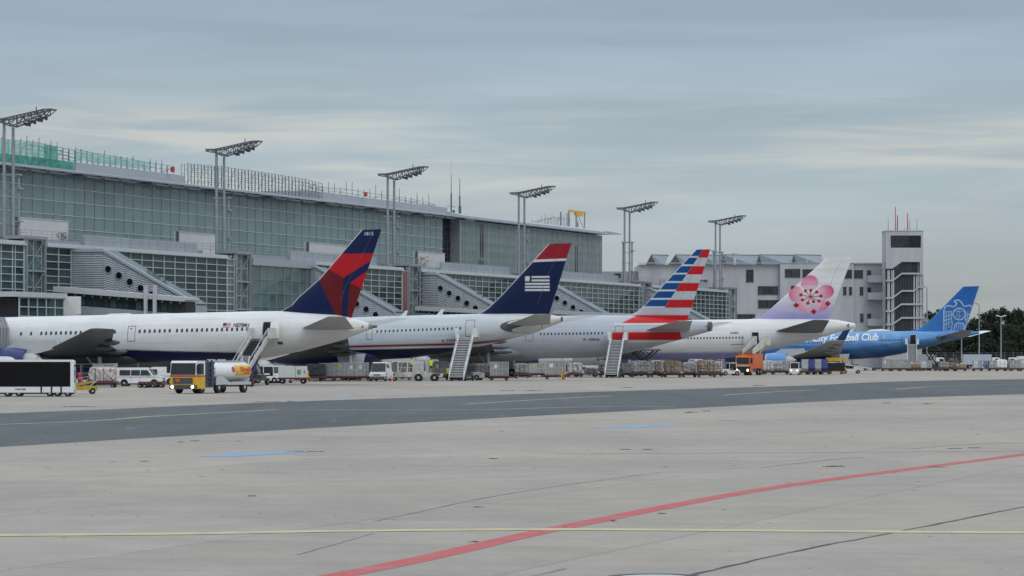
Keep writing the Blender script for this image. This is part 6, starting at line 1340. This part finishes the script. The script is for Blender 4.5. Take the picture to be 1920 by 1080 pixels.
# belt loaders
def belt(label, px, dist, head, m, beltm, L=6.5, lift_=1.6):
    t = veh('belt_loader', label, 'belt loader', px, dist, head, 'belt loaders'); b = MB(); b.bx(-1.7, 1.7, -.85, .85, .4, .85); b.bx(-1.5, -.3, .2, .85, .85, 1.15); b.build('chassis', m, t)
    b = MB(); b.pr([(-L / 2, .75), (L / 2, .75 + lift_), (L / 2, .98 + lift_), (-L / 2, .98)], -.75, .05); b.build('belt_frame', m, t)
    b = MB(); b.pr([(-L / 2, .985), (L / 2, .985 + lift_), (L / 2, 1.01 + lift_), (-L / 2, 1.01)], -.65, -.05); b.build('belt', beltm, t)
    b = MB(); b.bar((.8, -.7, .8), (1.8, -.7, 1.2 + lift_ * .75), .08); b.bar((.8, 0, .8), (1.8, 0, 1.2 + lift_ * .75), .08); b.bar((-L / 2, .08, 1.5), (L / 2, .08, 1.5 + lift_), .04)
    for i in range(5): x = -L / 2 + L * i / 4; z = 1.0 + lift_ * i / 4; b.bar((x, .08, z - .1), (x, .08, z + .5), .04)
    b.build('support', lgrey, t)
    b = MB(); b.bx(-.3, .1, .25, .75, .85, 1.0); b.bx(-.4, -.3, .25, .75, .9, 1.5); b.build('seat', black, t); wheels(t, (1.15, -1.15), .78, .33, .22); return t
belt('yellow belt loader with a blue belt just right of the bus', 154, 268, 12, mat('worn_yellow_frame', (.42, .27, .03), .6, var=.3), blue, 2.6, .45).scale = (.72, .8, .8); belt('grey belt loader raised to the rear hold of the nearest airliner', 452, 334, 92, lgrey, dgrey, 8.0, 2.2); belt('white belt loader sloping under the blue airliner', 1596, 560, 180, offwhite, dgrey, 7.2, 1.1)
# white cart with a box body (ground power unit)
t = veh('ground_power_cart', 'white box cart with a green mark, in front of the white van', 'power cart', 549, 362, 0); b = MB(); b.bx(-1.6, 1.6, -.75, .75, .72, 2.0); b.build('housing', white, t); b = MB(); b.bx(-1.7, 1.8, -.8, .8, .5, .7); b.bar((1.8, 0, .5), (2.8, 0, .35), .08); b.build('frame', dred, t)
b = MB(); b.bx(.55, .95, -.765, -.752, 1.05, 1.6); b.build('green_mark', greent, t); b = MB(); b.bx(.33, .36, -.762, -.752, .75, 1.97); b.build('door_seam', seam, t); b = MB(); b.bx(1.3, 1.4, -.765, -.752, 1.15, 1.5); b.build('handle', seam, t); wheels(t, (-1.15, 1.2), .62, .32, .2)
# small tractors
def tug(label, px, dist, head, m=offwhite, cab=True, on=False, group='small white tractors'):
    t = veh('baggage_tractor', label, 'tractor', px, dist, head, group); b = MB(); b.pr([(-1.5, .3), (1.5, .3), (1.55, .95), (.35, 1.05), (.3, .85), (-1.5, .85)], -.75, .75); b.build('body', m, t)
    if cab:
        b = MB(); b.bx(-.95, .35, -.72, .72, 1.95, 2.05)
        for x in (-.9, .28):
            for s in (-1, 1): b.bx(x, x + .08, s * .68 - .04, s * .68 + .04, .85, 1.95)
        b.build('cab_frame', m, t); b = MB(); b.bx(.29, .33, -.62, .62, 1.08, 1.92); b.build('windscreen', vglass, t); win(t, [(-.75, 1.15), (.2, 1.15), (.2, 1.9), (-.75, 1.9)], .68, vglass, 'side_window')
    b = MB(); b.bx(-.8, -.3, -.5, .5, .85, 1.0); b.bx(-.9, -.8, -.5, .5, .9, 1.35); b.build('seat', black, t); lights(t, 1.52, .5, .78, on, .13); wheels(t, (1.0, -.95), .65, .36, .24); return t
tug('white baggage tractor with lit lamps pulling the curtained containers', 1490, 520, 262, white, True, True); tug('small white tug at the foot of the pale stairs', 884, 414, 340, offwhite, False); tug('white tug beside the foot of the white railed stairs', 496, 368, 200, white)
# cargo loader (low, off-white)
t = veh('cargo_loader', 'low dirty white cargo loader with a railed platform, by the orange cone', 'cargo loader', 782, 400, 0); b = MB(); b.pr([(-3.6, .5), (3.2, .5), (3.3, .95), (1.2, 1.0), (1.0, 1.25), (-.2, 1.25), (-.6, 1.15), (-3.6, 1.05)], -1.2, 1.2); b.build('body', mat('dirty_loader_paint', (.44, .42, .37), .6, var=.35, scale=1.5), t)
b = MB()
for x in (-2.4, -1.2, .6): b.bar((x, -1.0, 1.1), (x, -1.0, 2.35), .07); b.bar((x, 1.0, 1.1), (x, 1.0, 2.35), .07)
b.bar((-2.4, -1.0, 2.35), (.9, -1.0, 2.35), .07); b.bar((-2.4, 1.0, 2.35), (.9, 1.0, 2.35), .07); b.bar((-2.4, -1, 1.7), (.9, -1, 1.7), .05); b.bar((-2.2, -1, 1.1), (-1.7, -1, 2.3), .06); b.build('platform_rail', offwhite, t)
b = MB(); b.bx(-3.4, -2.7, -1.22, -1.2, .7, .95); b.bx(2.3, 2.9, -1.22, -1.2, .7, .95); b.build('reflector_plate', dred, t)
for s in (-1, 1):
    for x in (.2, 2.2): b = MB(); b.cy((x, s * 1.1, .42), (x, s * 1.215, .42), .52, n=16); b.build('wheel_arch', voidm, t)
wheels(t, (.2, 2.2), 1.12, .44, .3); wheels(t, (-2.8,), .9, .3, .3)
t = veh('traffic_cone', 'orange traffic cone in front of the open doored van', 'traffic cone', 734.5, 396, 0); b = MB(); b.lathe([(0.03, .2), (.75, .04)], 'z', n=12); b.build('cone', orange, t); b = MB(); b.lathe([(.36, .128), (.52, .09)], 'z', n=12); b.v = [(x * 1.06, y * 1.06, z) for x, y, z in b.v]; b.build('white_band', white, t); b = MB(); b.bx(-.25, .25, -.25, .25, 0, .03); b.build('base', orange, t)
# orange truck carrying the stairs of the white airliner
wx = AIR4.world(DOOR4[0], -3.3, DOOR4[1]); dist = wx[1] - 9.5
t = veh('orange_stair_truck', 'orange truck with lit headlamps carrying stairs up to the blossom tailed airliner', 'stair truck', 1404, 512, 250); b = MB(); b.pr([(3.5, .5), (3.62, .9), (3.55, 1.55), (1.8, 1.55), (1.8, .5)], -1.2, 1.2); b.build('cab_lower', orange, t)
b = MB(); b.pr([(3.56, 1.56), (3.42, 2.55), (3.2, 2.68), (1.8, 2.68), (1.8, 1.56)], -1.2, 1.2); b.build('cab_upper', orange, t)
b = MB(); b.add([(3.585, -1.05, 1.62), (3.585, 1.05, 1.62), (3.46, 1.0, 2.48), (3.46, -1.0, 2.48)], [(0, 1, 2, 3)]); b.v = [(x + .015, y, z) for x, y, z in b.v]; b.build('windscreen', vglass, t); win(t, [(3.35, 1.65), (3.25, 2.45), (2.1, 2.45), (2.1, 1.65)], 1.206, vglass, 'side_window')
b = MB()
for i in range(8): y = -1.05 + i * .27; b.add([(3.615, y, 1.25), (3.615, y + .12, 1.25), (3.6, y + .22, 1.48), (3.6, y + .10, 1.48)], [(0, 1, 2, 3)])
b.v = [(x + .02, yy_, z) for x, yy_, z in b.v]; b.build('warning_stripes', white, t)
b = MB(); b.bx(3.4, 3.72, -1.2, 1.2, .35, 1.22); b.build('bumper', black, t)
for s in (-1, 1): b = MB(); b.cy((3.70, s * .88, .72), (3.75, s * .88, .72), .17, n=12); b.build('headlight', lampm, t); b = MB(); b.bx(3.2, 3.4, s * 1.4 - .12, s * 1.4 + .12, 1.7, 2.4); b.build('wing_mirror', black, t)
b = MB(); b.bx(-4.2, 1.6, -1.2, 1.2, .95, 3.0); b.build('orange_body', orange, t); b = MB(); b.bx(-4.2, 3.3, -1.0, 1.0, .45, .93); b.build('chassis', dgrey, t); b = MB(); b.bx(2.6, 2.8, -.4, -.15, 2.69, 2.9); b.bx(2.6, 2.8, .15, .4, 2.69, 2.9); b.build('beacon', amber, t)
st = MB(); st.bx(-.15, .15, -.75, .75, -.03, .03); st.bx(-.15, -.13, -.75, .75, -.2, -.03); st = st.mesh('step', alu); t.scale = (1, 1, 1.15); ZT = (wx[2] - .05) / 1.15; X0, X1 = .6, -6.2
for i in range(11): f = (i + .5) / 11; link('step', st, t, (X0 + (X1 - X0) * f, 0, 3.05 + (ZT - 3.05) * f))
for s in (-1, 1): b = MB(); b.pr([(X0, 2.85), (X0, 3.6), (X1, ZT + .9), (X1, ZT - .3)], s * .82 - .04, s * .82 + .04); b.build('side_panel', offwhite, t); b = MB(); b.bx(X1 - 2.6, X1, s * 1.15 - .04, s * 1.15 + .04, ZT - .1, ZT + 1.2); b.bx(X1 - .05, X1 + .03, min(s * .82, s * 1.15), max(s * .82, s * 1.15), ZT - .1, ZT + 1.2); b.build('platform_guard', offwhite, t)
b = MB(); b.bx(X1 - 2.7, X1, -1.15, 1.15, ZT - .12, ZT); b.build('platform', alud, t); b = MB()
for s in (-1, 1): b.bar((-3.8, s * .7, 2.9), (X1 - .6, s * .7, ZT - .1), .14)
b.build('lift_arm', yellow, t); wheels(t, (2.6, -1.6, -3.0), 1.02, .48, .32)
# scissor lift (catering truck) under the striped tail
t = veh('scissor_lift_truck', 'white cabbed truck with a dark raised scissor lift under the striped tail', 'lift truck', 1218, 492, 20); b = MB(); b.bx(-3.2, 2.6, -1.0, 1.0, .6, .95); b.build('chassis', dgrey, t); b = MB(); b.pr([(1.2, .6), (2.9, .6), (2.95, 1.4), (2.7, 2.3), (1.2, 2.35)], -1.1, 1.1); b.build('cab', white, t); b = MB(); b.bx(-3.4, 1.4, -1.15, 1.15, 3.9, 4.15); b.build('platform', dgrey, t)
b = MB()
for y in (-.85, .85): b.bar((-2.8, y, 1.0), (1.0, y, 3.9), .2); b.bar((1.0, y, 1.0), (-2.8, y, 3.9), .2); b.bar((-2.8, y, 3.0), (-.4, y, 4.9), .12); b.bar((-.4, y, 3.4), (-2.4, y, 4.6), .12)
b.build('scissor_arm', black, t); win(t, [(2.75, 1.45), (2.55, 2.2), (1.5, 2.2), (1.5, 1.45)], 1.106, vglass, 'side_window'); wheels(t, (2.0, -1.8, -2.8), .95, .45, .3)
t = veh('scissor_lift_truck', 'small dark scissor lift behind the loads under the blue tail cone', 'lift truck', 1748, 668, 20); b = MB(); b.bx(-2.4, 2.0, -.9, .9, .5, .85); b.build('chassis', dgrey, t); b = MB()
for y in (-.7, .7): b.bar((-1.5, y, .9), (.8, y, 4.2), .16); b.bar((.8, y, .9), (-1.5, y, 4.2), .16)
b.build('scissor_arm', black, t); b = MB(); b.bx(-2.0, 1.2, -.9, .9, 4.2, 4.4); b.build('platform', dgrey, t); b = MB(); b.pr([(1.0, .5), (2.2, .5), (2.2, 1.3), (1.9, 1.9), (1.0, 1.9)], -.85, .85); b.build('cab', greyp, t); wheels(t, (1.5, -1.5), .8, .4, .26)
# yellow topped cart, yellow jacks
t = veh('yellow_roofed_cart', 'dark cart with a rounded yellow roof beside the curtained containers', 'cart', 1567, 545, 0); b = MB(); b.bx(-1.5, 1.5, -.8, .8, .5, 1.9); b.build('body', black, t); b = MB(); b.pr([(-1.6, 2.15), (.6, 2.25), (1.9, 2.45), (1.6, 2.65), (.2, 2.8), (-1.6, 2.8)], -.8, .8); b.build('yellow_roof', yellow, t); b = MB(); b.bx(-1.5, 1.5, -.8, .8, .3, .48); b.bx(-1.5, -1.42, -.8, .8, 1.9, 2.2); b.bx(1.2, 1.28, -.8, .8, 1.9, 2.35); b.build('frame', yellow, t); wheels(t, (-1.0, 1.0), .7, .27, .2)
def jack(label, px, dist):
    t = veh('tripod_jack', label, 'jack', px, dist, 0, 'yellow jacks'); b = MB(); b.cy((0, 0, .2), (0, 0, 1.4), .11, n=8); b.build('column', yellow, t)
    for a in (0.5, 2.6, 4.7): b = MB(); b.bar((0, 0, .9), (math.cos(a) * .6, math.sin(a) * .6, .05), .07); b.build('leg', yellow, t)
jack('yellow jack beside the white box cart', 577, 388); jack('yellow jack on the right of the tall container', 1053, 420)
t = veh('wheeled_extinguisher', 'red wheeled fire extinguisher behind the belt loader by the bus', 'fire extinguisher', 150, 330, 0); b = MB(); b.lathe([(.35, .16), (.4, .2), (1.3, .2), (1.42, .1), (1.5, .06)], 'z', n=14); b.build('cylinder', red, t); b = MB(); b.bar((0, .22, .3), (0, .3, 1.5), .05); b.bx(-.25, .25, .15, .3, .25, .32); b.build('trolley', dgrey, t); wheels(t, (0,), .22, .18, .06)
# steel rack behind the extinguisher
t = veh('steel_rack', 'open grey steel rack under the wing of the nearest airliner', 'rack', 165, 345, 0); b = MB()
for x in (-2.2, -.7, .8, 2.2):
    for y in (-.6, .6): b.bx(x - .05, x + .05, y - .05, y + .05, 0, 2.3)
for z in (.6, 1.3, 2.25): b.bx(-2.25, 2.25, -.65, .65, z, z + .06)
b.build('frame', steel, t)
# the rest of the crowded stand line
K_ = mat('soiled_grey_goods', (.20, .20, .20), .6, var=.5, scale=2.4, bump=.5, rnd=.2)
duo('uld', 'dark grey container close to the wheels of the navy tailed airliner', 613, 400, 2, L=1.9, H=1.7, m=greyp, seed=31)
duo('pallet', 'soiled grey pallet behind the low cargo loader', 752, 414, 1, L=2.6, H=1.8, m=K_, seed=32); duo('uld', 'dull container right behind the worker on the loader', 826, 416, 1, L=2.0, H=1.9, m=alud, seed=33)
duo('pallet', 'netted grey heap between the pale stairs and the red ended dolly', 905, 440, 2, L=2.2, H=1.5, m=K_, seed=34, net=True); duo('pallet', 'dark wrapped pallet left of the small grey container', 978, 452, 2, L=2.0, H=1.5, m=K_, seed=35)
duo('uld', 'dull container just left of the bubble wrapped pallet', 1173, 474, 0, L=1.7, H=1.5, m=alud, seed=36); duo('pallet', 'tall grey wrapped pallet behind the scissor lift', 1232, 474, 0, L=1.8, H=1.9, m=wrap, seed=37)
duo('pallet', 'grey netted pallet left of the blue curtained container', 1342, 484, 0, L=1.9, H=1.7, m=wrap, seed=38, net=True); tug('white tractor with a cab left of the orange stair truck', 1368, 505, 200, offwhite, True)
duo('pallet', 'grey wrapped pallet between the orange truck and the white pallets', 1427, 545, 0, L=1.6, H=1.6, m=wrap, seed=39)
for i, (px, lab) in enumerate(((1630, 'dark low cart far under the blue belly'), (1648, 'second dark low cart far under the blue belly'))): dolly(lab, px, 660 + i * 4, 0, 2.2, 1.5, dgrey)
duo('pallet', 'brown netted heap right of the two far loads', 1781, 644, 0, L=2.2, H=1.2, m=carton, seed=40, net=True); duo('uld', 'dark container between the white and the sheeted loads at far right', 1862, 646, 0, L=1.6, H=1.6, m=greyp, seed=41); duo('pallet', 'low grey heap right of the sheeted pallet', 1891, 652, 0, L=1.4, H=1.2, m=K_, seed=42)
duo('uld', 'dull container by the dark netted container under the blue airliner', 1712, 655, 0, L=1.6, H=1.6, m=alud, seed=43); duo('pallet', 'grey heap under the blue tail beside the dark scissor lift', 1770, 640, 0, L=1.8, H=1.3, m=K_, seed=44)
t, o = free('blast_wall', 'long low dark concrete wall behind the far stands', 'wall', 1700, 880)
for i in range(24): b = MB(o); x = Z(1470, 880) + i * 3.1; b.bx(x, x + 3.0, 880, 880.5, 0, 1.6); b.build('wall_panel', undercroft if i % 3 else dgrey, t)
# ------------------------------------------------------------------ people
def person(label, loc, face, top, pants, helmet=None, arm=0.0):
    """one skin over a jointed skeleton; clothes are coloured regions of it"""
    t = thing('person', label, 'person', loc, R(face), 'workers in bright jackets'); V = []; E = []; Rd = []
    def j(p, r, a=None):
        V.append(p); Rd.append(r)
        if a is not None: E.append((a, len(V) - 1))
        return len(V) - 1
    pel = j((0, 0, .95), .15); sp = j((0, 0, 1.2), .15, pel); ch = j((0, 0, 1.42), .17, sp); nk = j((0.01, 0, 1.54), .065, ch); hd = j((.03, 0, 1.66), .10, nk); j((.03, 0, 1.78), .08, hd)
    for s in (-1, 1):
        hp = j((0, s * .1, .88), .10, pel); kn = j((.02 + .03 * s, s * .12, .5), .07, hp); an = j((-.02 + .05 * s, s * .13, .1), .05, kn); j((.14 + .05 * s, s * .15, .05), .045, an)
        sh = j((0, s * .2, 1.44), .075, ch); el = j((.03 + arm * .1, s * .28, 1.18), .05, sh); wr = j((.12 + arm * .25, s * .27, .95 + arm * .3), .036, el); j((.15 + arm * .28, s * .27, .88 + arm * .3), .035, wr)
    me = bpy.data.meshes.new('body'); me.from_pydata(V, E, []); o = bpy.data.objects.new('body', me); COL.objects.link(o); m = o.modifiers.new('skin', 'SKIN'); m.use_smooth_shade = True; o.modifiers.new('sub', 'SUBSURF').levels = 1
    for sv, r in zip(me.skin_vertices[0].data, Rd): sv.radius = (r, r)
    me.skin_vertices[0].data[0].use_root = True
    dg = bpy.context.evaluated_depsgraph_get(); nm = bpy.data.meshes.new_from_object(o.evaluated_get(dg)); bpy.data.objects.remove(o)
    nm.name = 'body'; nm.materials.clear()
    for q in (top, pants, skin, black): nm.materials.append(q)
    for p in nm.polygons:
        c = p.center; p.material_index = 2 if c.z > 1.56 else (3 if c.z < .12 else (1 if c.z < .9 and abs(c.y) < .24 else (2 if abs(c.y) > .2 and c.z < .97 + arm * .3 else 0))); p.use_smooth = True
    o = link('body', nm, t)
    b = MB()
    for s in (-1, 1):                                       # fingers and thumb
        x, y, z = .16 + arm * .28, s * .27, .86 + arm * .3
        for k, l in ((-.03, .075), (-.01, .085), (.012, .08), (.032, .065)): b.cy((x - .01, y + k, z), (x + .01, y + k, z - l * .6), .009, n=5); b.cy((x + .01, y + k, z - l * .6), (x + .035, y + k, z - l), .008, n=5)
        b.cy((x, y - s * .035, z + .03), (x + .05, y - s * .05, z - .015), .01, n=5)
    b.build('fingers', skin, o)
    b = MB()
    if helmet: b.lathe([(1.70, .125), (1.76, .12), (1.82, .08), (1.84, .02)], 'z', (.02, 0, 0), 12); b.build('helmet', helmet, t)
    else: b.lathe([(1.70, .105), (1.76, .108), (1.81, .07), (1.825, .02)], 'z', (.005, 0, 0), 12); b.build('hair', hairm, t)
    b = MB()
    for s in (-1, 1): b.cy((.125, s * .035, 1.70), (.135, s * .035, 1.70), .012, n=6)
    b.cy((.12, 0, 1.675), (.15, 0, 1.66), .014, n=5); b.bx(.118, .128, -.025, .025, 1.615, 1.625); b.build('face', hairm, t)
    return t
# people are placed where the photo shows their feet
def pp(px, dist, z=0.0): a = at(px, dist); return (a[0], a[1], z)
person('worker in a yellow jacket standing on the low cargo loader', pp(808, 399.6, 1.0), 100, hivis, cloth, None, .6); person('worker in a yellow jacket left of the pale stairs', pp(840, 404), 60, hivis, cloth)
person('worker in a yellow vest behind the rail of the cargo loader', pp(772, 400.6, 1.1), 200, hivis, cloth, None, .4)
u = ucol(1083.5, 30.0); person('worker in an orange jacket under the yellow roof gantry', W(u, 30.0, 32.5), 200, hivor, cloth, orange)
person('worker in a yellow jacket before the pale blue lorry', pp(1803, 690), 250, hivis, cloth)
